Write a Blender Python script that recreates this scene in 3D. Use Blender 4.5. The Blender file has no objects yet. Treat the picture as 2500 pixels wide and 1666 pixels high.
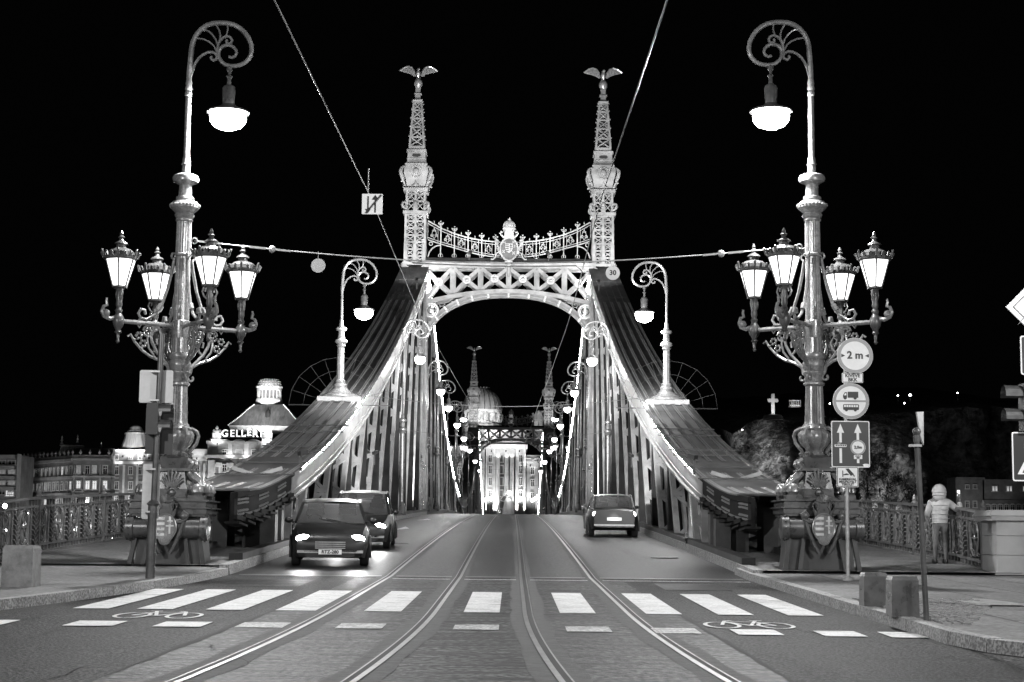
import bpy, bmesh, math, random
from mathutils import Vector as V, Matrix
random.seed(11)
S = bpy.context.scene
COL = S.collection
R = math.radians
PI = math.pi

# ------------------------------------------------------------------ camera
EYE = V((0.44, 0.0, 1.23))
F = 4094.0                                   # focal length in photograph pixels (2500 wide)
PITCH, YAW, ROLL = R(6.66), R(0.084), 0.0100
ROT = (Matrix.Rotation(YAW, 3, 'Z') @ Matrix.Rotation(R(90) + PITCH, 3, 'X') @ Matrix.Rotation(ROLL, 3, 'Z'))
cd = bpy.data.cameras.new('camera'); cam = bpy.data.objects.new('camera', cd); COL.objects.link(cam)
cam.location = EYE; cam.rotation_euler = ROT.to_euler()
cd.sensor_width = 36.0; cd.lens = 36.0 * F / 2500.0
cd.clip_start = 0.1; cd.clip_end = 5000
S.camera = cam

# ------------------------------------------------------------------ night sky, exposure
W = bpy.data.worlds.new('World'); S.world = W; W.use_nodes = True
bg = W.node_tree.nodes['Background']
bg.inputs[0].default_value = (0.5, 0.5, 0.5, 1); bg.inputs[1].default_value = 0.0016
S.view_settings.view_transform = 'Standard'; S.view_settings.look = 'None'
S.view_settings.exposure = 0.0; S.view_settings.gamma = 1.0; S.view_settings.use_curve_mapping = False
try:
    S.cycles.use_denoising = True; S.cycles.max_bounces = 5; S.cycles.diffuse_bounces = 2; S.cycles.glossy_bounces = 3
    S.cycles.sample_clamp_indirect = 4.0; S.cycles.sample_clamp_direct = 0.0; S.cycles.caustics_reflective = False
    S.cycles.caustics_refractive = False
except Exception:
    pass

# ------------------------------------------------------------------ where things stand
def P(px, py, Y):
    """the point at depth Y that the camera sees at photograph pixel (px, py)"""
    d = ROT @ V(((px - 1250.0) / F, (833.0 - py) / F, -1.0))
    t = (Y - EYE.y) / d.y
    return EYE + d * t
def pz(py, Y, px=1256): return P(px, py, Y).z
def pxx(px, Y, py=1200): return P(px, py, Y).x
def zg(Y):
    """height of the road: a gentle approach, then the arched deck of the bridge"""
    if Y <= 35: return 0.019 * (Y - 14.5)
    u = Y - 35
    if u <= 334: return 0.39 + 0.0376 * u - 0.0376 / 334 * u * u
    return 0.39
def chz(Y):
    """height of the upper side of the top chord"""
    y = Y if Y <= 202 else 404 - Y
    if y < 38: r = 1.0 - 0.05 * (38 - y)
    elif y < 115: r = 1.0 + 0.0404 * (y - 38) ** 1.4
    else: r = 4.4 + 14.2 * ((202 - y) / 87.0) ** 2.1
    return EYE.z + r

# ------------------------------------------------------------------ materials
def wear(m, lo, scale, stretch, cut):
    """streaks where the coat has worn off and the dark ground shows"""
    nt = m.node_tree; b = nt.nodes['Principled BSDF']; old = b.inputs['Base Color'].links[0].from_socket
    geo = nt.nodes.new('ShaderNodeNewGeometry'); mp = nt.nodes.new('ShaderNodeMapping'); mp.inputs['Scale'].default_value = stretch
    n = nt.nodes.new('ShaderNodeTexNoise'); n.inputs['Scale'].default_value = scale; n.inputs['Detail'].default_value = 8; n.inputs['Roughness'].default_value = 0.7
    r = nt.nodes.new('ShaderNodeMapRange'); r.inputs['From Min'].default_value = cut; r.inputs['From Max'].default_value = cut + 0.08
    mx = nt.nodes.new('ShaderNodeMix'); mx.data_type = 'RGBA'; mx.inputs[7].default_value = (lo, lo, lo, 1)
    nt.links.new(geo.outputs['Position'], mp.inputs[0]); nt.links.new(mp.outputs[0], n.inputs['Vector']); nt.links.new(n.outputs['Fac'], r.inputs['Value'])
    nt.links.new(r.outputs[0], mx.inputs[0]); nt.links.new(old, mx.inputs[6]); nt.links.new(mx.outputs[2], b.inputs['Base Color'])
def mat(name, g, rough=0.5, metal=0.0, var=0.0, scale=4.0, bump=0.0, emit=0.0, spec=0.5, detail=6.0, bdist=0.02, fine=0.0, fscale=60.0, stretch=None):
    m = bpy.data.materials.new(name); m.use_nodes = True
    nt = m.node_tree; b = nt.nodes['Principled BSDF']
    b.inputs['Base Color'].default_value = (g, g, g, 1)
    b.inputs['Roughness'].default_value = rough; b.inputs['Metallic'].default_value = metal
    b.inputs['Specular IOR Level'].default_value = spec
    if emit:
        b.inputs['Emission Color'].default_value = (1, 1, 1, 1); b.inputs['Emission Strength'].default_value = emit
    if var or bump or fine:
        tc = nt.nodes.new('ShaderNodeTexCoord'); mp = nt.nodes.new('ShaderNodeMapping')
        geo = nt.nodes.new('ShaderNodeNewGeometry')
        nt.links.new(geo.outputs['Position'], mp.inputs[0])
        if stretch: mp.inputs['Scale'].default_value = stretch
        n = nt.nodes.new('ShaderNodeTexNoise'); n.inputs['Scale'].default_value = scale; n.inputs['Detail'].default_value = detail
        n.inputs['Roughness'].default_value = 0.62
        nt.links.new(mp.outputs[0], n.inputs['Vector'])
        fac = n.outputs['Fac']
        lo, hi = max(0.0, g * (1 - var)), g * (1 + var)
        mr = nt.nodes.new('ShaderNodeMapRange'); mr.inputs['From Min'].default_value = 0.3; mr.inputs['From Max'].default_value = 0.7
        mr.inputs['To Min'].default_value = lo; mr.inputs['To Max'].default_value = hi
        nt.links.new(fac, mr.inputs['Value'])
        out = mr.outputs[0]
        if fine:
            n2 = nt.nodes.new('ShaderNodeTexNoise'); n2.inputs['Scale'].default_value = fscale; n2.inputs['Detail'].default_value = 3
            nt.links.new(geo.outputs['Position'], n2.inputs['Vector'])
            m2 = nt.nodes.new('ShaderNodeMapRange'); m2.inputs['From Min'].default_value = 0.40; m2.inputs['From Max'].default_value = 0.62
            m2.inputs['To Min'].default_value = 1 - fine; m2.inputs['To Max'].default_value = 1 + fine * 1.6
            nt.links.new(n2.outputs['Fac'], m2.inputs['Value'])
            mu = nt.nodes.new('ShaderNodeMath'); mu.operation = 'MULTIPLY'
            nt.links.new(out, mu.inputs[0]); nt.links.new(m2.outputs[0], mu.inputs[1]); out = mu.outputs[0]
            fac = n2.outputs['Fac']
        cc = nt.nodes.new('ShaderNodeCombineColor')
        for k in range(3): nt.links.new(out, cc.inputs[k])
        nt.links.new(cc.outputs[0], b.inputs['Base Color'])
        rr = nt.nodes.new('ShaderNodeMapRange'); rr.inputs['To Min'].default_value = max(0.05, rough - 0.12); rr.inputs['To Max'].default_value = min(1, rough + 0.12)
        nt.links.new(n.outputs['Fac'], rr.inputs['Value']); nt.links.new(rr.outputs[0], b.inputs['Roughness'])
        if bump:
            bp = nt.nodes.new('ShaderNodeBump'); bp.inputs['Strength'].default_value = bump; bp.inputs['Distance'].default_value = bdist
            nt.links.new(fac, bp.inputs['Height']); nt.links.new(bp.outputs[0], b.inputs['Normal'])
    return m
M = {}
M['iron'] = mat('bridge_paint', 0.24, 0.45, 0.0, 0.4, 1.3, 0.2, spec=0.35)
M['iron_shaded'] = mat('bridge_paint_shaded', 0.018, 0.8, 0.0, 0.5, 2.0, 0.2, spec=0.05)  # same paint, matte, with shade on girder, posts and gutter put into the colour
M['iron_dark'] = mat('bridge_paint_dark', 0.085, 0.6, 0.0, 0.45, 0.9, 0.2, spec=0.2)  # darker tone of the bridge paint
M['plate'] = mat('chord_plate', 0.10, 0.58, 0.0, 0.65, 0.8, 0.25, stretch=(1, 0.35, 1), spec=0.12)
M['rivet'] = mat('worn_rivet', 0.27, 0.3, 0.4)
M['cast'] = mat('cast_iron_paint', 0.23, 0.26, 0.3, 0.25, 4.0, 0.15, fine=0.1, fscale=30.0)
M['cast_dark'] = mat('cast_iron_dark', 0.085, 0.3, 0.2, 0.35, 6.0, 0.2)
M['gold'] = mat('gilded', 0.6, 0.3, 0.6, 0.2, 8.0)
M['asphalt'] = mat('asphalt', 0.027, 0.65, 0, 0.6, 0.6, 0.8, fine=1.0, fscale=30.0, bdist=0.02, spec=0.15, stretch=(1, 0.4, 1))
M['asphalt_deck'] = mat('asphalt_deck', 0.024, 0.5, 0, 0.8, 0.9, 0.35, fine=0.5, fscale=16.0, stretch=(1, 0.08, 1), bdist=0.01, spec=0.13)
M['slab'] = mat('track_concrete', 0.036, 0.55, 0, 1.0, 1.5, 0.8, fine=0.9, fscale=13.0, stretch=(0.5, 3.0, 1), bdist=0.02, detail=10, spec=0.12)
M['slab_edge'] = mat('track_edge_mortar', 0.05, 0.75, 0, 0.6, 7.0, 0.8, bdist=0.02)
M['paint'] = mat('road_paint', 0.62, 0.6, 0, 0.22, 5.0, 0.2, fine=0.12, fscale=24.0, stretch=(0.3, 1.5, 1))
M['paint_worn'] = mat('road_paint_worn', 0.4, 0.6, 0, 0.5, 6.0, 0.2, fine=0.3, fscale=24.0)
wear(M['paint'], 0.06, 4.0, (0.5, 2.2, 1), 0.56); wear(M['paint_worn'], 0.05, 6.0, (0.4, 3.0, 1), 0.52)
wear(M['asphalt'], 0.012, 1.1, (1, 0.3, 1), 0.60); wear(M['slab'], 0.006, 1.6, (0.4, 2.6, 1), 0.50); wear(M['asphalt_deck'], 0.011, 0.8, (1.2, 0.05, 1), 0.55)
M['rail'] = mat('polished_rail', 0.2, 0.42, 0.85, 0.5, 5.0)
M['groove'] = mat('rail_groove', 0.012, 0.8)
M['paving'] = mat('paving', 0.13, 0.62, 0, 0.35, 1.3, 0.3, fine=0.25, fscale=14.0)
M['kerb'] = mat('kerb_granite', 0.24, 0.6, 0, 0.25, 3.0, 0.3, fine=0.4, fscale=30.0)
M['cobble'] = mat('cobble', 0.14, 0.5, 0, 0.5, 5.0, 0.3)
M['stone'] = mat('facade_stone', 0.38, 0.8, 0, 0.3, 0.5, 0.2)
M['stone_dark'] = mat('dark_stone', 0.2, 0.85, 0, 0.35, 0.45, 0.2)  # darker tone of the facade stone
M['stone_pale'] = mat('pale_stone', 0.55, 0.8, 0, 0.22, 0.5, 0.2)
M['roof'] = mat('slate_roof', 0.1, 0.55, 0, 0.5, 0.6, 0.3, stretch=(3, 1, 0.4))
M['roof_pale'] = mat('zinc_roof', 0.3, 0.45, 0.2, 0.4, 0.7, 0.2, stretch=(3, 1, 0.4))
M['glass'] = mat('dark_pane', 0.015, 0.15)
M['lit'] = mat('lit_pane', 0.5, 0.5, emit=0.75)
M['lit_dim'] = mat('dim_lit_pane', 0.3, 0.5, emit=0.16)
M['black'] = mat('black_metal', 0.025, 0.45, 0.1, 0.3, 6.0)
M['pole'] = mat('pole_paint', 0.10, 0.35, 0.4, 0.3, 6.0)
M['galv'] = mat('galvanised_steel', 0.42, 0.4, 0.5, 0.25, 9.0)
M['signback'] = mat('sign_back', 0.5, 0.5, 0.2, 0.12, 7.0)
M['white'] = mat('sign_white', 0.85, 0.45, 0, 0.06, 7.0)
M['grey'] = mat('sign_red_band', 0.32, 0.45, 0, 0.08, 7.0)
M['ink'] = mat('sign_black', 0.02, 0.5)
M['darkface'] = mat('sign_blue_field', 0.03, 0.4)
M['lantern'] = mat('lantern_glass', 0.6, 0.4, emit=2.6)
M['bulb'] = mat('lamp_glass', 0.8, 0.4, emit=45.0)
M['bulb_mid'] = mat('bridge_lamp_glass', 0.8, 0.4, emit=9.0)
M['bulb_far'] = mat('far_lamp_glass', 0.8, 0.4, emit=25.0)
M['led'] = mat('led_strip', 0.8, 0.4, emit=150.0)
M['neon'] = mat('neon_letters', 0.8, 0.4, emit=1.15)
M['bead'] = mat('roof_bulbs', 0.8, 0.4, emit=0.8)
M['car'] = mat('dark_car_paint', 0.025, 0.32, 0.2, 0.3, 3.0, spec=0.5)
M['car_glass'] = mat('car_glass', 0.5, 0.02, spec=0.6)
_b = M['car_glass'].node_tree.nodes['Principled BSDF']; _b.inputs['Transmission Weight'].default_value = 0.9; _b.inputs['IOR'].default_value = 1.12
M['interior'] = mat('car_interior', 0.03, 0.8)
M['tyre'] = mat('tyre', 0.02, 0.85)
M['head'] = mat('headlight', 0.8, 0.3, emit=60.0)
M['tail'] = mat('tail_light', 0.6, 0.3, emit=5.0)
M['cloth_pale'] = mat('pale_jacket', 0.6, 0.75, 0, 0.15, 9.0, 0.2)
M['cloth'] = mat('trousers', 0.2, 0.85, 0, 0.2, 14.0, 0.2)
M['skin'] = mat('skin', 0.42, 0.55)
M['leaf'] = mat('leaves', 0.10, 0.6, 0, 0.9, 0.5)
M['bark'] = mat('bark', 0.06, 0.85, 0, 0.4, 3.0)
M['fence'] = mat('railing_iron', 0.17, 0.34, 0.3, 0.35, 6.0, 0.2)
M['rock'] = mat('cliff_rock', 0.24, 0.9, 0, 0.9, 0.4, 1.0, bdist=2.5, detail=12)
M['earth'] = mat('dark_earth', 0.03, 0.9, 0, 0.4, 0.1)
M['water'] = mat('river_water', 0.006, 0.12, 0, 0.2, 0.3, 0.25, spec=0.5, bdist=0.3, stretch=(0.4, 1, 1))
M['screen'] = mat('phone_screen', 0.5, 0.3, emit=1.2)

# ------------------------------------------------------------------ mesh builder
def wloc(o):
    p = V((0, 0, 0))
    while o is not None: p = p + o.location; o = o.parent
    return p
class MB:
    def __init__(s): s.v = []; s.f = []
    def add(s, vs, fs):
        b = len(s.v); s.v.extend(V(v) for v in vs); s.f.extend(tuple(i + b for i in f) for f in fs); return s
    def box(s, x0, x1, y0, y1, z0, z1):
        return s.add([(x0, y0, z0), (x1, y0, z0), (x1, y1, z0), (x0, y1, z0), (x0, y0, z1), (x1, y0, z1), (x1, y1, z1), (x0, y1, z1)],
                     [(0, 3, 2, 1), (4, 5, 6, 7), (0, 1, 5, 4), (1, 2, 6, 5), (2, 3, 7, 6), (3, 0, 4, 7)])
    def frustum(s, cx, cy, z0, z1, a0, b0, a1, b1):
        return s.add([(cx - a0, cy - b0, z0), (cx + a0, cy - b0, z0), (cx + a0, cy + b0, z0), (cx - a0, cy + b0, z0),
                      (cx - a1, cy - b1, z1), (cx + a1, cy - b1, z1), (cx + a1, cy + b1, z1), (cx - a1, cy + b1, z1)],
                     [(0, 3, 2, 1), (4, 5, 6, 7), (0, 1, 5, 4), (1, 2, 6, 5), (2, 3, 7, 6), (3, 0, 4, 7)])
    def beam(s, p, q, w, h, up=(0, 0, 1)):
        """bar of section w (sideways) x h (along up)"""
        p = V(p); q = V(q); d = (q - p)
        if d.length < 1e-6: return s
        d.normalize(); u = V(up)
        if abs(d.dot(u)) > 0.999: u = V((0, 1, 0)) if abs(d.y) < 0.9 else V((1, 0, 0))
        a = d.cross(u).normalized(); u = a.cross(d).normalized()
        a = a * (w / 2); u = u * (h / 2)
        return s.add([p - a - u, p + a - u, p + a + u, p - a + u, q - a - u, q + a - u, q + a + u, q - a + u],
                     [(0, 1, 2, 3), (4, 7, 6, 5), (0, 4, 5, 1), (1, 5, 6, 2), (2, 6, 7, 3), (3, 7, 4, 0)])
    def tube(s, pts, r, n=8, taper=None):
        pts = [V(p) for p in pts]; m = len(pts); rs = [r] * m if taper is None else [r + (taper - r) * i / (m - 1) for i in range(m)]
        b = len(s.v); prev = None
        for i, p in enumerate(pts):
            d = (pts[min(i + 1, m - 1)] - pts[max(i - 1, 0)]).normalized()
            if prev is None:
                u = V((0, 0, 1)) if abs(d.z) < 0.9 else V((0, 1, 0))
                a = d.cross(u).normalized()
            else:
                a = prev - d * prev.dot(d)
                a = a.normalized() if a.length > 1e-6 else d.cross(V((0, 0, 1))).normalized()
            prev = a; c = d.cross(a)
            for k in range(n):
                t = 2 * PI * k / n; s.v.append(p + a * (rs[i] * math.cos(t)) + c * (rs[i] * math.sin(t)))
        for i in range(m - 1):
            for k in range(n):
                s.f.append((b + i * n + k, b + i * n + (k + 1) % n, b + (i + 1) * n + (k + 1) % n, b + (i + 1) * n + k))
        s.f.append(tuple(b + k for k in reversed(range(n)))); s.f.append(tuple(b + (m - 1) * n + k for k in range(n)))
        return s
    def lathe(s, prof, n=16, c=(0, 0, 0), flute=0.0, ph=0.0, sy=1.0, cap=True):
        b = len(s.v); c = V(c)
        for (r, z) in prof:
            for k in range(n):
                t = 2 * PI * k / n + ph; q = r * (1 - (flute if k % 2 else 0))
                s.v.append(c + V((q * math.cos(t), q * math.sin(t) * sy, z)))
        for i in range(len(prof) - 1):
            for k in range(n):
                s.f.append((b + i * n + k, b + i * n + (k + 1) % n, b + (i + 1) * n + (k + 1) % n, b + (i + 1) * n + k))
        if cap:
            s.f.append(tuple(b + k for k in reversed(range(n)))); s.f.append(tuple(b + (len(prof) - 1) * n + k for k in range(n)))
        return s
    def sph(s, c, r, n=10, m=6, sx=1, sy=1, sz=1):
        c = V(c); b = len(s.v)
        for i in range(m + 1):
            a = PI * i / m
            for k in range(n):
                t = 2 * PI * k / n
                s.v.append(c + V((r * sx * math.sin(a) * math.cos(t), r * sy * math.sin(a) * math.sin(t), -r * sz * math.cos(a))))
        for i in range(m):
            for k in range(n):
                s.f.append((b + i * n + k, b + i * n + (k + 1) % n, b + (i + 1) * n + (k + 1) % n, b + (i + 1) * n + k))
        return s
    def prism(s, pts, o, ax, ay, az, d):
        """flat outline pts (2D) laid on axes ax, ay at o and given thickness d along az"""
        o = V(o); ax = V(ax); ay = V(ay); az = V(az); n = len(pts); b = len(s.v)
        for k in (0, 1):
            for (x, y) in pts: s.v.append(o + ax * x + ay * y + az * (d * k))
        s.f.append(tuple(b + i for i in range(n))); s.f.append(tuple(b + n + i for i in reversed(range(n))))
        for i in range(n): s.f.append((b + i, b + n + i, b + n + (i + 1) % n, b + (i + 1) % n))
        return s
    def fin(s, pts, o, d):            # outline in X-Z, thickness along Y towards the viewer
        return s.prism(pts, o, (1, 0, 0), (0, 0, 1), (0, -1, 0), d)
    def build(s, name, m, parent=None, smooth=False, kind=None):
        me = bpy.data.meshes.new(name); w = wloc(parent) if parent else V((0, 0, 0))
        me.from_pydata([tuple(v - w) for v in s.v], [], s.f); me.materials.append(m); me.update()
        bm = bmesh.new(); bm.from_mesh(me); bmesh.ops.recalc_face_normals(bm, faces=bm.faces); bm.to_mesh(me); bm.free()
        if smooth:
            for p in me.polygons: p.use_smooth = True
            try: me.set_sharp_from_angle(angle=R(38))
            except Exception: pass
        o = bpy.data.objects.new(name, me); COL.objects.link(o)
        if parent: o.parent = parent
        if kind: o['kind'] = kind
        return o
def thing(name, label, cat, loc=(0, 0, 0), group=None):
    o = bpy.data.objects.new(name, None); COL.objects.link(o); o.location = loc; o.empty_display_size = 0.2
    o['label'] = label; o['category'] = cat
    if group: o['group'] = group
    return o
def tag(o, label, cat, group=None):
    o['label'] = label; o['category'] = cat
    if group: o['group'] = group
    return o
def node(name, parent, loc):                 # an empty part that carries sub-parts; loc in world
    o = bpy.data.objects.new(name, None); COL.objects.link(o); o.location = V(loc) - wloc(parent); o.parent = parent; o.empty_display_size = 0.1
    return o
def inst(src, parent, wpos, rotz=0.0):       # shares the mesh of src
    o = src.copy(); COL.objects.link(o); o.parent = parent; o.location = V(wpos) - (wloc(parent) if parent else V((0, 0, 0))); o.rotation_euler = (0, 0, rotz)
    return o
def copy_tree(o, parent=None):
    c = o.copy(); COL.objects.link(c); c.parent = parent
    for ch in list(o.children): copy_tree(ch, c)
    return c
def centered(mesh_obj):                      # drop the template object once its mesh has been shared
    bpy.data.objects.remove(mesh_obj)
def plate(pts, o, d, mb=None): return (mb or MB()).fin(pts, o, d)
def circ(r, n=32, cx=0, cz=0): return [(cx + r * math.cos(2 * PI * k / n), cz + r * math.sin(2 * PI * k / n)) for k in range(n)]
def rrect(w, h, r=0.03, n=4):
    out = []
    for (sx, sz, a0) in ((1, 1, 0), (-1, 1, 90), (-1, -1, 180), (1, -1, 270)):
        for k in range(n + 1):
            a = R(a0 + 90 * k / n); out.append((sx * (w / 2 - r) + r * math.cos(a), sz * (h / 2 - r) + r * math.sin(a)))
    return out
def text(s, size, m, parent, wpos, name='lettering', extrude=0.002, align='CENTER', rot=(R(90), 0, 0), spacing=1.0, bold=0.0):
    cu = bpy.data.curves.new('t', 'FONT'); cu.body = s; cu.size = size; cu.extrude = extrude; cu.align_x = align; cu.align_y = 'CENTER'
    cu.space_character = spacing; cu.space_line = 0.85; cu.offset = bold; cu.resolution_u = 3
    o = bpy.data.objects.new('t', cu); COL.objects.link(o); bpy.context.view_layer.update()
    me = bpy.data.meshes.new_from_object(o.evaluated_get(bpy.context.evaluated_depsgraph_get()))
    bpy.data.objects.remove(o)
    me.materials.clear(); me.materials.append(m); me.name = name
    q = bpy.data.objects.new(name, me); COL.objects.link(q); q.parent = parent
    q.location = V(wpos) - (wloc(parent) if parent else V((0, 0, 0))); q.rotation_euler = rot
    return q
def lamp_light(name, parent, wpos, power, radius=0.15, kind='POINT', aim=None, cone=60, blend=0.5):
    ld = bpy.data.lights.new(name, kind); ld.energy = power; ld.shadow_soft_size = radius; ld.color = (1, 1, 1)
    if kind == 'SPOT': ld.spot_size = R(cone); ld.spot_blend = blend
    o = bpy.data.objects.new(name, ld); COL.objects.link(o); o.parent = parent
    o.location = V(wpos) - (wloc(parent) if parent else V((0, 0, 0)))
    if aim is not None: o.rotation_euler = (V(aim) - V(wpos)).to_track_quat('-Z', 'Y').to_euler()
    return o

# ================================================================== GROUND, ROAD, PAVEMENT
def structure(o): o['kind'] = 'structure'; return o
def ribbon(xl, xr, ys, dz, mb=None):
    """sheet following the road between two X curves (numbers or functions of Y)"""
    mb = mb or MB(); fl = xl if callable(xl) else (lambda y: xl); fr = xr if callable(xr) else (lambda y: xr)
    vs = []; fs = []
    for y in ys: vs += [(fl(y), y, zg(y) + dz), (fr(y), y, zg(y) + dz)]
    for i in range(len(ys) - 1): fs.append((2 * i, 2 * i + 1, 2 * i + 3, 2 * i + 2))
    return mb.add(vs, fs)
def lin(a, b, n): return [a + (b - a) * i / n for i in range(n + 1)]
YA = lin(-40, 35, 15); YB = lin(35, 369, 70)
g = MB()
g.add([(-260, -60, -1.6), (260, -60, -1.6), (260, 37.0, -0.05), (-260, 37.0, -0.05)], [(0, 1, 2, 3)])
g.add([(-260, 37.0, -0.05), (260, 37.0, -0.05), (260, 37.0, -10), (-260, 37.0, -10)], [(0, 1, 2, 3)])
structure(g.build('ground', M['earth']))
g = MB().add([(-900, 37.0, -9.0), (900, 37.0, -9.0), (900, 384, -9.0), (-900, 384, -9.0)], [(0, 1, 2, 3)])
structure(g.build('river_water', M['water']))
g = MB().add([(-900, 384, -10), (900, 384, -10), (900, 384, -6.2), (-900, 384, -6.2), (-900, 404, -6.2), (900, 404, -6.2), (900, 404, 0.3), (-900, 404, 0.3), (-900, 2500, 0.3), (900, 2500, 0.3)],
             [(0, 1, 2, 3), (3, 2, 5, 4), (4, 5, 6, 7), (7, 6, 9, 8)])
structure(g.build('far_riverbank', M['paving']))

KR = lambda y: 5.3 if y >= 19 else 5.3 + (19 - y) ** 2 * 0.16
def KL(y):
    return -5.42 if y >= 34 else -5.42 - 0.012 * (34 - y) ** 1.9
road = ribbon(lambda y: -40.0, lambda y: 40.0, YA, 0.0).build('road', M['asphalt']); structure(road)
deck = ribbon(-5.45, 5.45, YB, 0.0).build('bridge_roadway', M['asphalt_deck']); structure(deck)

# track bed: rougher concrete with ragged mortar borders along the rails
tb = ribbon(lambda y: -2.75 - 0.02 * max(0, 30 - y), lambda y: 2.7 + 0.012 * max(0, 30 - y), lin(-10, 34.2, 20), 0.004)
tb.build('track_bed', M['slab'], road)
def railx(y, k):
    """k = -2, -1, 1, 2 : outer and inner rails of the two tracks"""
    inner = 0.66 + (0.0028 * (24 - y) ** 2 if y < 24 else 0.0)
    s = 1 if k > 0 else -1
    return s * (inner if abs(k) == 1 else inner + 1.435)
rr = random.Random(3); rr0 = random.Random(17)
for k in (-2, -1, 1, 2):
    for (ys, par) in ((lin(-8, 35, 44), road), (lin(35, 200, 60), deck)):
        m = MB()                                          # ragged mortar edging, then the rail: head, groove, check lip
        for sg in (-1, 1):
            prev = None
            for y in ys:
                wv = 0.16 + rr.uniform(-0.035, 0.05) if par is road else 0.10 + rr.uniform(-0.02, 0.03)
                c = (railx(y, k) + sg * 0.072, railx(y, k) + sg * (0.072 + wv))
                if prev is not None:
                    z0, z1 = zg(prev[0]) + 0.008, zg(y) + 0.008
                    m.add([(prev[1][0], prev[0], z0), (prev[1][1], prev[0], z0), (c[1], y, z1), (c[0], y, z1)], [(0, 1, 2, 3)])
                prev = (y, c)
        m.build('rail_mortar', M['slab_edge'], par)
        h = MB()
        for (a, b, zt) in ((-0.07, -0.012, 0.016), (0.052, 0.07, 0.012)):
            a2, b2 = (a, b) if k > 0 else (-b, -a)
            ribbon(lambda y: railx(y, k) + a2, lambda y: railx(y, k) + b2, ys, zt, h)
        h.build('tram_rail', M['rail'], par)
        ribbon(lambda y: railx(y, k) - 0.071, lambda y: railx(y, k) + 0.071, ys, 0.010).build('rail_groove', M['groove'], par)
# steel expansion joint and give-way line where the deck begins
for (y0, y1, mm, dz) in ((34.55, 34.8, 'slab_edge', 0.012), (34.9, 35.0, 'galv', 0.016), (33.75, 33.95, 'paint_worn', 0.010)):
    for (a, b) in ((-5.2, -2.25), (-1.95, -0.8), (-0.52, 0.52), (0.8, 1.95), (2.25, 5.2)):
        if y0 < 34 and a < -2.1: continue
        ribbon(a, b, [y0, y1], dz).build('expansion_joint' if y0 > 34 else 'give_way_line', M[mm], road)
# zebra crossing, cycle crossing dashes
for (x, w, worn) in ((-5.42, .5, 0), (-4.53, .5, 0), (-3.56, .52, 0), (-2.57, .56, 1), (-1.36, .52, 1), (0.02, .5, 1), (1.36, .5, 1), (2.56, .5, 0), (3.56, .5, 0), (4.53, .5, 0)):
    ribbon(x - w / 2, x + w / 2, [23.6, 29.0], 0.012).build('zebra_stripe', M['paint'], road)
for (x, w) in ((-6.0, .62), (-4.65, .6), (-3.58, .58), (-2.6, .58), (-1.4, .56), (0.01, .55), (1.37, .54), (2.42, .54), (3.38, .54), (4.36, .5), (5.1, .45)):
    ribbon(x - w / 2, x + w / 2, [20.35 - 0.11 * max(0, x), 21.2 - 0.11 * max(0, x)], 0.012).build('cycle_crossing_dash', M['paint_worn'] if abs(x) < 2.8 else M['paint'], road)
def bicycle(cx, cy, flip):
    m = MB(); sg = -1 if flip else 1
    def q(pts, w=0.05):
        for (a, b) in zip(pts[:-1], pts[1:]):
            ax, ay, bx, by = cx + sg * a[0], cy + a[1], cx + sg * b[0], cy + b[1]
            d = V((bx - ax, by - ay)); d.normalize(); n = V((-d.y, d.x)) * w / 2
            m.add([(ax + n.x, ay + n.y, zg(ay) + .013), (bx + n.x, by + n.y, zg(by) + .013), (bx - n.x, by - n.y, zg(by) + .013), (ax - n.x, ay - n.y, zg(ay) + .013)], [(0, 1, 2, 3)])
    for wx in (-0.34, 0.34): q([(wx + .21 * math.cos(2 * PI * k / 20), .52 * math.sin(2 * PI * k / 20)) for k in range(21)], 0.055)
    q([(-.34, 0), (-.02, -.05), (.24, .62), (-.16, .62), (-.34, 0)]); q([(-.02, -.05), (-.2, .85)]); q([(-.28, .85), (-.12, .85)], .08)
    q([(.34, 0), (.22, .75), (.12, .85)])
    m.build('bicycle_symbol', M['paint'], road)
bicycle(-4.2, 22.3, False); bicycle(3.45, 21.55, True)
# small worn arrow heads on the deck lanes
for (x, y) in ((-4.1, 66), (-4.2, 86), (4.1, 74)):
    m = MB().add([(x - .3, y, zg(y) + .008), (x - .05, y + 2, zg(y + 2) + .008), (x, y + 5.5, zg(y + 5.5) + .008), (x + .35, y + 2.4, zg(y + 2.4) + .008), (x + .15, y + 1, zg(y + 1) + .008)], [(0, 1, 2, 3, 4)])
    m.build('lane_arrow', M['paint_worn'], deck)

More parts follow.
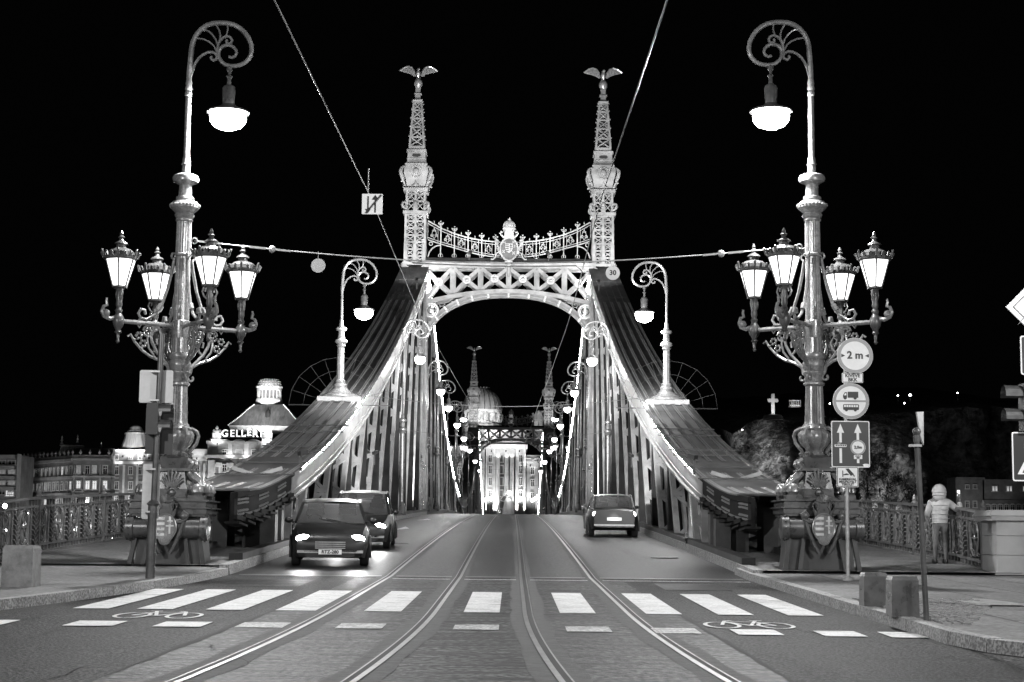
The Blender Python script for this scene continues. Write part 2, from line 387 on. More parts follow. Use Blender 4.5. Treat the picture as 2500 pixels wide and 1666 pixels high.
# repairs and ironwork in the road
def patch(x0, x1, y0, y1, m, name, dz=.0065):
    ribbon(x0, x1, [y0, y1], dz).build(name, M[m], road)
for (x0, x1, y0, y1, mm) in ((-4.9, -3.4, 30.4, 33.2, 'slab'), (3.2, 4.4, 30.5, 33.0, 'asphalt_deck')):
    patch(x0, x1, y0, y1, mm, 'road_patch')
    for (a, b, c, d) in ((x0 - .03, x0, y0, y1), (x1, x1 + .03, y0, y1), (x0, x1, y0 - .05, y0), (x0, x1, y1, y1 + .05)): patch(a, b, c, d, 'groove', 'patch_seam', .007)
for (x, y) in ((-3.1, 52.0), (4.4, 44.0)):
    MB().lathe([(.36, zg(y) + .004), (.36, zg(y) + .014), (.3, zg(y) + .012), (.29, zg(y) + .016), (.01, zg(y) + .016)], 24, (x, y, 0)).build('manhole_cover', M['pole'], deck)
for side in (-1, 1):                                           # ragged asphalt seam beside the track bed
    m = MB(); prev = None
    for y in lin(8, 34, 40):
        xb = (2.7 + .012 * max(0, 30 - y)) if side > 0 else (-2.75 - .02 * max(0, 30 - y)); c = (xb - .03 + rr0.uniform(-.03, .03), xb + .03 + rr0.uniform(-.03, .03))
        if prev: m.add([(prev[1][0], prev[0], zg(prev[0]) + .0075), (prev[1][1], prev[0], zg(prev[0]) + .0075), (c[1], y, zg(y) + .0075), (c[0], y, zg(y) + .0075)], [(0, 1, 2, 3)])
        prev = (y, c)
    m.build('asphalt_seam', M['groove'], road)
for (x, y, L, a) in ((-4.2, 12, 5, 1.2), (3.6, 12.5, 6, 1.7), (1.2, 13, 4, 1.0), (-1.6, 15, 3.5, 2.0), (5.0, 27, 4, 1.9), (-5.3, 26, 4, 1.3)):   # cracks
    m = MB(); px_, py_ = x, y; n_ = 14
    for i in range(n_):
        a2 = a + rr0.uniform(-.7, .7); qx, qy = px_ + L / n_ * math.cos(a2), py_ + L / n_ * math.sin(a2); w = .008
        m.add([(px_ - w, py_, zg(py_) + .009), (px_ + w, py_, zg(py_) + .009), (qx + w, qy, zg(qy) + .009), (qx - w, qy, zg(qy) + .009)], [(0, 1, 2, 3)]); px_, py_ = qx, qy
    m.build('crack', M['groove'], road)

# pavements: raised sheets with a granite kerb laid stone by stone
KH = 0.14
def pavement(name, xin, xout, ys, side, stones):
    o = ribbon(lambda y: xin(y) + side * 0.2, xout, ys, KH).build(name, M['paving']); structure(o)
    for (y0, y1) in stones:
        m = MB(); a0, a1 = xin(y0), xin(y1); g_ = 0.008
        z0, z1 = zg(y0 + g_), zg(y1 - g_)
        x0, x1 = xin(y0 + g_), xin(y1 - g_); b0, b1 = x0 + side * 0.205, x1 + side * 0.205; t = KH + 0.006 + rr.uniform(-.004, .004)
        m.add([(x0, y0 + g_, z0 - .05), (x1, y1 - g_, z1 - .05), (b1, y1 - g_, z1 - .05), (b0, y0 + g_, z0 - .05),
               (x0 + side * .012, y0 + g_, z0 + t), (x1 + side * .012, y1 - g_, z1 + t), (b1, y1 - g_, z1 + t), (b0, y0 + g_, z0 + t)],
              [(0, 1, 5, 4), (1, 2, 6, 5), (2, 3, 7, 6), (3, 0, 4, 7), (4, 5, 6, 7)])
        m.build('kerb_stone', M['kerb'], o)
    return o
pr = pavement('pavement_right', KR, lambda y: 11.2 if y > 30 else 45.0, [6, 8, 10, 12, 14, 16, 18, 19, 22, 26, 29.99, 30.01, 35, 37.2], 1, [(y, y + 1.0) for y in range(8, 37)])
pl = pavement('pavement_left', KL, lambda y: -11.2 if y > 30 else -45.0, lin(10, 30, 10) + [30.01, 33, 37.2], -1, [(y, y + 1.0) for y in range(12, 37)])
for (nm, sg) in (('bridge_kerb_right', 1), ('bridge_kerb_left', -1)):
    o = ribbon(sg * 5.62, sg * 7.4, YB, 0.2).build(nm.replace('kerb', 'verge'), M['paving']); structure(o)
    ys = [35 + 2.0 * i for i in range(40)]
    for y in ys:
        m = MB().add([(sg * 5.40, y + .01, zg(y) - .05), (sg * 5.40, y + 1.99, zg(y + 2) - .05), (sg * 5.63, y + 1.99, zg(y + 2) - .05), (sg * 5.63, y + .01, zg(y) - .05),
                      (sg * 5.42, y + .01, zg(y) + .21), (sg * 5.42, y + 1.99, zg(y + 2) + .21), (sg * 5.63, y + 1.99, zg(y + 2) + .21), (sg * 5.63, y + .01, zg(y) + .21)],
                     [(0, 1, 5, 4), (1, 2, 6, 5), (2, 3, 7, 6), (3, 0, 4, 7), (4, 5, 6, 7)])
        m.build('kerb_stone', M['kerb'], o)
    ys2 = lin(115, 369, 40); ribbon(sg * 5.40, sg * 5.63, ys2, 0.21).build('kerb_run', M['kerb'], o)
    w = ribbon(sg * 7.4, sg * 11.0, YB, 0.2).build('footway_left' if sg < 0 else 'footway_right', M['paving']); structure(w)
# joints in the paving at the right corner, cobbled strip and a metal hatch
for y in [12 + 1.0 * i for i in range(24)]:
    if y < 31: ribbon(lambda t: KR(t) + .23, 12.0, [y, y + .02], KH + .003).build('paving_joint', M['groove'], pr)
for x in (6.6, 7.7, 8.8, 9.9):
    ribbon(x, x + .02, lin(14, 36, 6), KH + .003).build('paving_joint', M['groove'], pr)
m = MB()
for i in range(16):
    for j in range(44):
        x = 5.62 + .115 * i + rr.uniform(-.01, .01); y = 20.2 + .125 * j + (.06 if i % 2 else 0); z = zg(y) + KH
        if x - 5.6 > 0.35 * (y - 19.4): continue
        m.frustum(x, y, z - .02, z + .02 + rr.uniform(-.004, .006), .052, .056, .042, .046)
o = m.build('cobble', M['cobble'], pr, kind='stuff')
m = MB().box(7.0, 7.7, 24.0, 26.2, zg(25) + KH, zg(25) + KH + .02); m.build('access_hatch', M['galv'], pr)

# ================================================================== THE BRIDGE
bridge = thing('bridge', 'iron truss bridge with lattice towers, eagles and an arched gateway', 'bridge', (0, 35, 0.39))
Y0 = 115.0
def zt(y): return pz(y, Y0)
def bx(rx): return (rx - 1152) / 3.92 / 35.6      # offset from the axis, read in the enlarged photograph
def ry(r): return zt(500 + r / 3.92)
TX = 6.5

def lat_face(m, x0, x1, z0, z1, y, w, t):          # one X brace on a face in X-Z
    m.beam((x0, y, z0), (x1, y, z1), t, w, (0, 1, 0)) if False else None
def xz_bar(m, x0, z0, x1, z1, y, w, t=0.05):       # flat bar in the X-Z plane
    m.beam((x0, y, z0), (x1, y, z1), w, t, (0, 1, 0))
def yz_bar(m, y0, z0, y1, z1, x, w, t=0.05):
    m.beam((x, y0, z0), (x, y1, z1), w, t, (1, 0, 0))
def shaft_bm(m, cx, z0, z1, hw0, hw1, cells, w, cols=2, xb=True):
    """square lattice shaft: corner posts, middle posts and X braces on the four faces"""
    lerp = lambda t: hw0 + (hw1 - hw0) * t
    for sx in ((-1, 0, 1) if cols == 2 else (-1, 1)):
        for sy in (-1, 1):
            m.beam((cx + sx * hw0, Y0 + sy * hw0, z0), (cx + sx * hw1, Y0 + sy * hw1, z1), w, w * (1 if sx else .6), (0, 1, 0))
            if sx == 0: m.beam((cx + sy * hw0, Y0, z0), (cx + sy * hw1, Y0, z1), w * .6, w, (0, 1, 0))
    for i in range(cells):
        t0, t1 = i / cells, (i + 1) / cells; a, b = lerp(t0), lerp(t1); u, v = z0 + (z1 - z0) * t0, z0 + (z1 - z0) * t1
        for s in (-1, 1):
            for c in range(cols if s < 0 or i % 2 else 0):
                f = lambda h, k: -h + 2 * h * (c + k) / cols
                xz_bar(m, cx + f(a, 0), u, cx + f(b, 1), v, Y0 + s * (a + .02), w * .36, .04); xz_bar(m, cx + f(a, 1), u, cx + f(b, 0), v, Y0 + s * (b + .045), w * .36, .04)
                yz_bar(m, Y0 + f(a, 0), u, Y0 + f(b, 1), v, cx + s * (a + .02), w * .36, .04); yz_bar(m, Y0 + f(a, 1), u, Y0 + f(b, 0), v, cx + s * (b + .045), w * .36, .04)
            m.beam((cx - b, Y0 + s * b, v), (cx + b, Y0 + s * b, v), w * .5, w * .7); m.beam((cx + s * b, Y0 - b, v), (cx + s * b, Y0 + b, v), w * .5, w * .7)

def tower(cx):
    t = node('tower', bridge, (cx, Y0, zg(Y0)))
    r1 = lambda r: zt(150 + r / 3.92)
    m = MB(); shaft_bm(m, cx, ry(585), ry(118), .68, .66, 7, .155); m.build('lattice_shaft', M['iron'], t)
    for sx in (-1, 0, 1):                              # brackets at the foot of the shaft
        for sy in (-1, 1): MB().box(cx + sx * .64 - .12, cx + sx * .64 + .12, Y0 + sy * .79 - .07, Y0 + sy * .79 + .07, ry(590), ry(400)).build('foot_bracket', M['iron'], t)
    m = MB(); m.box(cx - .86, cx + .86, Y0 - .86, Y0 + .86, ry(118), ry(88)); shaft_bm(m, cx, ry(88), r1(1270), .62, .62, 2, .14)
    for sx in (-1, 1):                                 # big scrolls of the capital
        for sy in (-1, 1):
            m.tube([(cx + sx * (.72 + .24 * math.cos(a) * f), Y0 + sy * (.72 + .24 * math.cos(a) * f), r1(1400) + .26 * math.sin(a) * f) for a, f in [(k * .7 - 1.6, 1 - k * .08) for k in range(10)]], .09, 6)
    for (ax, ay) in ((0, -1), (0, 1), (1, 0), (-1, 0)):
        m.sph((cx + ax * .78, Y0 + ay * .78, r1(1390)), .17, 8, 5); m.box(cx + ax * .75 - .15, cx + ax * .75 + .15, Y0 + ay * .75 - .15, Y0 + ay * .75 + .15, r1(1460), r1(1410))
    m.build('capital', M['iron'], t)
    m = MB(); m.box(cx - .84, cx + .84, Y0 - .84, Y0 + .84, r1(1272), r1(1240))
    for k in range(12): m.sph((cx - .8 + .145 * k, Y0 - .86, r1(1245)), .06, 6, 4)
    m.build('cornice', M['iron'], t)
    q = math.sqrt(2)
    m = MB(); m.lathe([(.62 * q, r1(1240)), (.64 * q, r1(1220)), (.72 * q, r1(1150)), (.84 * q, r1(1100)), (.84 * q, r1(1060)), (.76 * q, r1(1030)), (.78 * q, r1(1010)), (.66 * q, r1(990)), (.60 * q, r1(962))], 4, (cx, Y0, 0), ph=PI / 4)
    m.box(cx - .66, cx + .66, Y0 - .66, Y0 + .66, r1(966), r1(955))
    for s in (-1, 1):                                  # sun boss in a toothed ring on each face
        m.sph((cx, Y0 + s * .84, r1(1085)), .24, 12, 8, sy=.6); m.sph((cx + s * .84, Y0, r1(1085)), .24, 12, 8, sx=.6)
        for k in range(18):
            a = 2 * PI * k / 18; m.sph((cx + .40 * math.cos(a), Y0 + s * .82, r1(1085) + .40 * math.sin(a)), .05, 6, 4)
        m.prism([(-.3, 0), (.3, 0), (.12, .12), (0, .42), (-.12, .12)], (cx, Y0 + s * .76, r1(1228)), (1, 0, 0), (0, 0, 1), (0, s, 0), .08)
    for k in range(24):
        a = k / 24 * 2 - 1; m.box(cx + a * .62 - .012, cx + a * .62 + .03, Y0 - .80, Y0 - .7, r1(1034), r1(1006))
    m.build('urn', M['iron'], t, True)
    for sx in (-1, 1):
        for sy in (-1, 1):                             # four corner handles
            m = MB()
            pts = [(.70, 1040), (.92, 1042), (1.10, 1062), (1.16, 1090), (1.10, 1130), (.98, 1165), (.86, 1195), (.76, 1225), (.9, 1215)]
            m.tube([(cx + sx * r * .95, Y0 + sy * r * .95, r1(z)) for r, z in pts], .075, 6)
            m.tube([(cx + sx * (r - .12) * .95, Y0 + sy * (r - .12) * .95, r1(z)) for r, z in pts[2:6]], .045, 5)
            for zz in (1150, 1185): m.sph((cx + sx * .98, Y0 + sy * .98, r1(zz)), .08, 6, 4)
            m.build('urn_handle', M['iron'], t, True)
    m = MB(); m.frustum(cx, Y0, r1(955), r1(896), .63, .63, .60, .60); m.box(cx - .68, cx + .68, Y0 - .68, Y0 + .68, r1(896), r1(872)); m.build('neck', M['iron'], t)
    m = MB().fin([(-.3, 0), (-.22, .1), (.22, .1), (.3, 0), (.22, -.1), (-.22, -.1)], (cx, Y0 - .63, r1(930)), .03); m.build('neck_opening', M['ink'], t)
    m = MB(); m.box(cx - .56, cx + .56, Y0 - .56, Y0 + .56, r1(872), r1(836)); 
    zs = [840, 750, 655, 570, 490, 415]; hw = lambda y: .50 + (.27 - .50) * (840 - y) / 425
    for sx in (-1, 1):
        for sy in (-1, 1): m.beam((cx + sx * hw(840), Y0 + sy * hw(840), r1(840)), (cx + sx * hw(415), Y0 + sy * hw(415), r1(415)), .13, .13, (0, 1, 0))
    for a, b in zip(zs[:-1], zs[1:]):
        for s in (-1, 1):
            h0, h1 = hw(a), hw(b)
            xz_bar(m, cx - h0, r1(a), cx + h1, r1(b), Y0 + s * h0, .075, .04); xz_bar(m, cx + h0, r1(a), cx - h1, r1(b), Y0 + s * (h0 - .03), .075, .04)
            yz_bar(m, Y0 - h0, r1(a), Y0 + h1, r1(b), cx + s * h0, .075, .04); yz_bar(m, Y0 + h0, r1(a), Y0 - h1, r1(b), cx + s * (h0 - .03), .075, .04)
            m.beam((cx - h1, Y0 + s * h1, r1(b)), (cx + h1, Y0 + s * h1, r1(b)), .09, .11); m.beam((cx + s * h1, Y0 - h1, r1(b)), (cx + s * h1, Y0 + h1, r1(b)), .09, .11)
            m.sph((cx, Y0 + s * (h0 + .0), (r1(a) + r1(b)) / 2), .09, 6, 4)
            for s2 in (-1, 1): m.sph((cx + s * (h1 + .09), Y0 + s2 * (h1 + .09), r1(b) + .05), .065, 6, 4)
    m.build('spire', M['iron'], t)
    m = MB(); m.frustum(cx, Y0, r1(408), r1(388), .30, .30, .36, .36); m.frustum(cx, Y0, r1(372), r1(270), .19, .19, .16, .16); m.frustum(cx, Y0, r1(388), r1(372), .30, .30, .2, .2)
    m.box(cx - .26, cx + .26, Y0 - .26, Y0 + .26, r1(330), r1(322)); m.frustum(cx, Y0, r1(270), r1(258), .19, .19, .19, .19); m.build('finial', M['iron'], t)
    m = MB(); m.lathe([(.2, r1(258)), (.29, r1(238)), (.3, r1(216)), (.26, r1(195)), (.15, r1(180)), (.06, r1(172))], 16, (cx, Y0, 0)); m.build('globe', M['gold'], t, True)
    e = MB()                                           # turul bird: body, head, tail, legs and spread wings
    e.lathe([(.05, r1(170)), (.13, r1(150)), (.17, r1(130)), (.15, r1(112)), (.1, r1(100)), (.11, r1(92)), (.06, r1(84)), (.01, r1(80))], 10, (cx, Y0 - .02, 0), sy=1.25)
    e.sph((cx + .04, Y0 - .17, r1(90)), .09, 8, 6); e.lathe([(.05, 0), (.0, .12)], 6, (cx + .05, Y0 - .25, r1(94)))
    e.frustum(cx, Y0 + .22, r1(178), r1(130), .16, .05, .09, .06)
    for s in (-1, 1): e.beam((cx + s * .07, Y0, r1(178)), (cx + s * .08, Y0, r1(150)), .06, .06)
    w = [(24, 148), (36, 108), (64, 66), (100, 52), (140, 60), (188, 92), (150, 104), (110, 116), (70, 132), (40, 152)]
    for s in (-1, 1):
        n = len(w); b = len(e.v)
        for (dy0) in (0.0, 0.09):
            for (x, y) in w: e.v.append(V((cx + s * x / 139.6, Y0 + dy0 + .0016 * x, r1(y))))
        e.f.append(tuple(b + i for i in range(n))); e.f.append(tuple(b + n + i for i in reversed(range(n))))
        for i in range(n): e.f.append((b + i, b + n + i, b + n + (i + 1) % n, b + (i + 1) % n))
        for (xa, ya, xb, yb) in ((50, 100, 60, 138), (70, 84, 84, 126), (92, 76, 108, 116), (116, 78, 132, 110), (138, 80, 154, 103)):
            e.beam((cx + s * xa / 139.6, Y0 - .02 + .0016 * xa, r1(ya)), (cx + s * xb / 139.6, Y0 - .02 + .0016 * xb, r1(yb)), .05, .05, (0, 1, 0))
        e.tube([(cx + s * x / 139.6, Y0 - .01 + .0016 * x, r1(y)) for x, y in w[1:6]], .05, 5)
    e.build('eagle', M['gold'], t)
    # leg between deck and gateway beam
    zd = zg(Y0) + .2; m = MB(); hw_ = .92
    for sx in (-1, 1):
        for sy in (-1, 1): m.beam((cx + sx * .85, Y0 + sy * .85, zd), (cx + sx * .72, Y0 + sy * .72, ry(590)), .3, .3, (0, 1, 0))
    n = 12
    for i in range(n):
        u, v = zd + (ry(590) - zd) * i / n, zd + (ry(590) - zd) * (i + 1) / n
        for s in (-1, 1):
            xz_bar(m, cx - .8, u, cx + .8, v, Y0 + s * .86, .14); xz_bar(m, cx + .8, u, cx - .8, v, Y0 + s * .92, .14)
            yz_bar(m, Y0 - .8, u, Y0 + .8, v, cx + s * .86, .14); yz_bar(m, Y0 + .8, u, Y0 - .8, v, cx + s * .92, .14)
            m.beam((cx - .85, Y0 + s * .85, v), (cx + .85, Y0 + s * .85, v), .12, .2)
    m.build('tower_leg', M['iron'], t)
    sgn = -1 if cx > 0 else 1; px_ = cx + sgn * .42          # cast pier in front of the leg
    m = MB(); yb = Y0 - 2.0
    m.frustum(px_, yb, zd, zd + .75, .62, .62, .47, .47); m.frustum(px_, yb, zd + .75, zd + 2.75, .43, .43, .40, .40); m.box(px_ - .5, px_ + .5, yb - .5, yb + .5, zd + .75, zd + .86)
    m.box(px_ - .5, px_ + .5, yb - .5, yb + .5, zd + 2.75, zd + 2.9); m.frustum(px_, yb, zd + 2.9, zd + 3.1, .58, .58, .62, .62); m.lathe([(.55, zd + 3.1), (.5, zd + 3.3), (.3, zd + 3.55), (.05, zd + 3.65)], 12, (px_, yb, 0))
    m.sph((px_, yb - .44, zd + 2.55), .14, 10, 6, sy=.5); m.fin([(-.25, 0), (.25, 0), (.12, -.16), (-.12, -.16)], (px_, yb - .40, zd + 2.35), .08)
    m.box(px_ - .28, px_ + .28, yb - .47, yb - .40, zd + 1.0, zd + 2.1)
    m.build('pier_base', M['cast'], t, True)
    m = MB()
    for k in range(3): m.tube([(px_ + .42 * math.cos(a) * (1 - .1 * k), yb + .1 * k - .2, zd + 3.55 + .52 * math.sin(a) * (1 - .12 * k)) for a in [PI * i / 8 for i in range(9)]], .05, 6)
    m.build('pier_crest', M['cast'], t, True)
    return t
tw = [tower(-TX), tower(TX)]

# ------------------------------------------------------------------ gateway beam, arch, railing and arms
pb = node('gateway_beam', bridge, (0, Y0, ry(590)))
m = MB(); m.box(-5.84, 5.84, Y0 - 1.0, Y0 + 1.0, ry(604), ry(580)); m.box(-5.9, 5.9, Y0 - 1.08, Y0 + 1.08, ry(580), ry(575)); m.box(-5.84, 5.84, Y0 - .86, Y0 + .86, ry(626), ry(606)); m.build('upper_flange', M['iron'], pb)
m = MB(); m.box(-5.7, 5.7, Y0 - .86, Y0 + .86, ry(574), ry(534))
for k in range(96):
    x = -5.66 + k * .119; m.prism([(-.034, 0), (.034, 0), (.034, .2), (.012, .26), (-.034, .26)], (x, Y0 - .94, ry(574)), (1, 0, 0), (0, 0, 1), (0, 1, 0), .1)
m.build('corrugated_gutter', M['iron_shaded'], pb)
low = lambda x: ry(828) + (ry(945) - ry(828)) * (abs(x) / 5.8) ** 1.9       # upper edge of the lower flange
def arc_band(m, fn, h, y0, y1, n=40, x1=5.8):
    for i in range(n):
        a, b = -x1 + 2 * x1 * i / n, -x1 + 2 * x1 * (i + 1) / n
        za, zb = fn(a), fn(b)
        m.add([(a, y0, za - h), (b, y0, zb - h), (b, y0, zb), (a, y0, za), (a, y1, za - h), (b, y1, zb - h), (b, y1, zb), (a, y1, za)],
              [(0, 1, 2, 3), (5, 4, 7, 6), (0, 4, 5, 1), (3, 2, 6, 7)])
m = MB(); arc_band(m, low, .26, Y0 - .86, Y0 - .62); arc_band(m, low, .26, Y0 + .62, Y0 + .86); arc_band(m, lambda x: low(x) + .02, .05, Y0 - .9, Y0 + .9)
m.build('lower_flange', M['iron'], pb)
xs = [-5.8, -3.85, -1.94, 0, 1.94, 3.85, 5.8]
for x in xs[1:-1]:
    for s in (-1, 1):
        m = MB(); y = Y0 + s * .76; z0, z1 = low(x), ry(626)
        m.box(x - .175, x + .175, y - .02, y + .02, z0, z1)
        for d in (-.13, .13): m.box(x + d - .045, x + d + .045, y - .06, y + .06, z0 + .004, z1 - .004)
        m.build('strut', M['iron'], pb)
for a, b in zip(xs[:-1], xs[1:]):
    zc = (ry(626) + low((a + b) / 2)) / 2 + .02; xc = (a + b) / 2
    for s in (-1, 1):
        m = MB()
        for (xa, za) in ((a, ry(622)), (b, ry(622)), (a, low(a)), (b, low(b))):
            m.beam((xa, Y0 + s * .78, za), (xc, Y0 + s * .78, zc), .24, .09, (0, 1, 0)); m.beam((xa, Y0 + s * .7, za), (xc, Y0 + s * .7, zc), .07, .14, (0, 1, 0))
        m.build('cross_brace', M['iron'], pb)
    m = MB(); yf = Y0 - .86
    m.prism(circ(.29, 20), (xc, yf, zc), (1, 0, 0), (0, 0, 1), (0, 1, 0), .06); 
    for k in range(10):
        t_ = 2 * PI * k / 10; m.sph((xc + .21 * math.cos(t_), yf - .02, zc + .21 * math.sin(t_)), .055, 6, 4)
    m.sph((xc, yf - .05, zc), .11, 8, 5); m.build('rosette', M['gold'], pb)
# arch under the beam
A_, B_, ZC = 5.72, 575 / 139.6, ry(1450)
def arch_pt(t, k=1.0, off=0.0):
    c, s_ = math.cos(t), math.sin(t)
    x = A_ * (abs(c) ** (2 / 2.3)) * (1 if c > 0 else -1); z = B_ * (abs(s_) ** (2 / 2.3))
    n = V((x / A_ ** 2, z / B_ ** 2)); n.normalize()
    return x + n.x * off, ZC + z + n.y * off
N_ = 48; ts = [PI * i / N_ for i in range(N_ + 1)]
m = MB()
for (o0, o1, ya, yb) in ((0, .07, -.62, .62), (.26, .33, -.55, .55), (.07, .26, -.5, -.42), (.07, .26, .42, .5)):
    for i in range(N_):
        p = [arch_pt(ts[i], off=o0), arch_pt(ts[i + 1], off=o0), arch_pt(ts[i + 1], off=o1), arch_pt(ts[i], off=o1)]
        m.add([(x, Y0 + ya, z) for x, z in p] + [(x, Y0 + yb, z) for x, z in p], [(0, 1, 2, 3), (5, 4, 7, 6), (0, 4, 5, 1), (3, 2, 6, 7)])
m.build('arch_rib', M['iron'], pb)
for i in range(3, N_ - 2, 3):
    x, z = arch_pt(ts[i], off=-.02); x2, z2 = arch_pt(ts[i], off=.34)
    m = MB().beam((x, Y0 - .6, z), (x2, Y0 - .6, z2), .13, .12, (0, 1, 0)); m.sph((x, Y0 - .62, z - .03), .09, 6, 4); m.build('arch_clasp', M['gold'], pb)
for sx in (-1, 1):                                         # spandrels: a ring with a boss, and scrolls
    cx, cz = sx * 5.3, ry(1030); m = MB()
    m.tube([(cx + .46 * math.cos(a), Y0 - .6, cz + .46 * math.sin(a)) for a in [2 * PI * k / 20 for k in range(21)]], .09, 6)
    m.tube([(cx + .33 * math.cos(a), Y0 - .62, cz + .33 * math.sin(a)) for a in [2 * PI * k / 20 for k in range(21)]], .04, 6)
    m.sph((cx, Y0 - .6, cz), .22, 10, 6, sy=.5); m.build('spandrel_boss', M['gold'], pb, True)
    for (qx, qz, r) in ((4.62, 965, .3), (4.25, 935, .2), (5.45, 1120, .2), (5.6, 1180, .16), (3.95, 915, .13)):
        m = MB(); m.tube([(sx * (qx + r * (1 - k * .045) * math.cos(k * .55)), Y0 - .58, ry(qz) + r * (1 - k * .045) * math.sin(k * .55)) for k in range(20)], .03, 5)
        for k in range(4): m.sph((sx * (qx + r * .8 * math.cos(k * 1.7)), Y0 - .6, ry(qz) + r * .8 * math.sin(k * 1.7)), .05, 5, 3)
        m.build('spandrel_scroll', M['iron'], pb)
    m = MB(); m.box(sx * 5.72 - .1, sx * 5.72 + .1, Y0 - .95, Y0 - .72, ry(1500), ry(600)); m.build('gateway_post', M['iron'], pb)
    m = MB(); m.box(sx * 5.5 - .035, sx * 5.5 + .035, Y0 - .5, Y0 - .44, ry(905), ry(655)); m.build('led_strip', M['led'], pb)
# hanging railing above the gateway
rl = node('crest_railing', bridge, (0, Y0, ry(540)))
def interp(tab, x):
    x = abs(x)
    for (a, za), (b, zb) in zip(tab[:-1], tab[1:]):
        if a <= x <= b: return za + (zb - za) * (x - a) / (b - a)
    return tab[-1][1] if x > tab[-1][0] else tab[0][1]
topc = [(0, ry(374)), (.94, ry(366)), (1.9, ry(354)), (2.85, ry(329)), (3.8, ry(292)), (4.74, ry(240)), (5.62, ry(172))]
botc = [(0, ry(520)), (.94, ry(512)), (1.9, ry(494)), (2.85, ry(465)), (3.8, ry(427)), (4.74, ry(392)), (5.62, ry(352))]
xs2 = lin(-5.62, 5.62, 48)
m = MB()
m.tube([(x, Y0 - .35, interp(topc, x)) for x in xs2], .05, 6); m.tube([(x, Y0 - .35, interp(botc, x)) for x in xs2], .045, 6)
m.tube([(x, Y0 - .35, interp(topc, x) - .19) for x in xs2], .028, 5); m.tube([(x, Y0 - .35, interp(botc, x) + .15) for x in xs2], .028, 5)
m.build('rail', M['iron'], rl, True)
m = MB()
for i in range(-24, 25):
    x = i * .235
    if abs(x) > .7 and abs((abs(x) % .95) - .475) > .2: m.beam((x, Y0 - .35, interp(botc, x)), (x, Y0 - .35, interp(topc, x)), .03, .03)
m.build('baluster', M['iron'], rl, kind='stuff')
for k in range(1, 6):
    for sx in (-1, 1):
        x = sx * (.94 + .95 * (k - 1)); m = MB(); zb, zt_ = ry(525), interp(topc, x)
        m.beam((x, Y0 - .35, zb), (x, Y0 - .35, zt_ + .34), .07, .07); m.sph((x, Y0 - .35, zt_ + .10), .07, 6, 4); m.sph((x, Y0 - .35, zt_ + .48), .055, 6, 4)
        m.beam((x - .19, Y0 - .35, zt_ + .34), (x + .19, Y0 - .35, zt_ + .34), .05, .05)
        for s in (-1, 1):
            m.tube([(x + s * a, Y0 - .35, zt_ + b) for a, b in ((.03, .2), (.12, .26), (.17, .33), (.15, .4))], .03, 5)
            m.tube([(x + s * a, Y0 - .35, zb + b) for a, b in ((.04, .3), (.14, .22), (.15, .1), (.06, .04))], .025, 5)
        m.build('railing_post', M['iron'], rl)
    for sx in (-1, 1):
        x = sx * (.94 + .95 * (k - 1) + .475)
        if k == 5: x = sx * 5.2
        m = MB(); zb, zt_ = interp(botc, x) + .2, interp(topc, x) - .2; h = zt_ - zb
        for s in (-1, 1):
            m.tube([(x + s * (.13 + .12 * (1 - j * .06) * math.cos(j * .7 - 1.2)), Y0 - .35, zb + .25 + .12 * (1 - j * .06) * math.sin(j * .7 - 1.2)) for j in range(13)], .024, 5)
            m.tube([(x + s * a, Y0 - .35, zb + b * h) for a, b in ((.0, .02), (.17, .35), (.12, .6), (.02, .8), (0, 1.0))], .022, 5)
            m.tube([(x + s * (.08 + .05 * math.cos(j * .8)), Y0 - .35, zb + .7 * h + .05 * math.sin(j * .8)) for j in range(8)], .02, 4)
        m.beam((x, Y0 - .35, zt_ + .2), (x, Y0 - .35, zt_ + .45), .03, .03); m.sph((x, Y0 - .35, zt_ + .36), .05, 5, 3)
        m.build('scroll_panel', M['iron'], rl)
for sx in (-1, 1):
    m = MB(); m.tube([(sx * (5.62 - .85 * math.sin(a)), Y0 - .35, ry(540) + .98 * math.cos(a) - .02) if False else (sx * (4.78 + .84 * math.sin(a)), Y0 - .35, ry(540) + 1.0 * math.cos(a)) for a in [PI / 2 * k / 8 for k in range(9)]], .05, 6)
    m.tube([(sx * (5.42 + .12 * math.cos(a)), Y0 - .35, ry(390) + .12 * math.sin(a)) for a in [2 * PI * k / 12 for k in range(13)]], .03, 5); m.build('railing_bracket', M['iron'], rl, True)
# coat of arms
ca = node('coat_of_arms', bridge, (0, Y0, ry(560)))
yc = Y0 - 1.05
ell = lambda rx, rz, n=36: [(rx * math.cos(2 * PI * k / n), rz * math.sin(2 * PI * k / n)) for k in range(n)]
m = MB().fin(ell(.62, .80), (0, yc + .12, ry(450)), .14); m.tube([(x, yc - .02, ry(450) + z) for x, z in ell(.60, .78) + [(.60, 0)]], .065, 6); m.build('cartouche', M['iron'], ca, True)
m = MB().fin(ell(.52, .70), (0, yc - .02, ry(450)), .03); m.build('field', M['iron_dark'], ca)
sh = [(-.26, .3), (.26, .3), (.26, -.02), (.2, -.22), (0, -.36), (-.2, -.22), (-.26, -.02)]
m = MB().fin(sh, (0, yc - .05, ry(440)), .03); m.build('shield', M['gold'], ca)
m = MB()
for k in range(4): m.box(-.24, -.01, yc - .105, yc - .085, ry(440) + .2 - .13 * k - .035, ry(440) + .2 - .13 * k + .03)
m.build('shield_bar', M['iron_dark'], ca)
m = MB(); zc = ry(440); m.box(.115, .155, yc - .11, yc - .085, zc - .2, zc + .26); m.box(.06, .21, yc - .108, yc - .085, zc + .13, zc + .17); m.box(.035, .235, yc - .106, yc - .085, zc + .01, zc + .05); m.build('double_cross', M['ink'], ca)
m = MB()
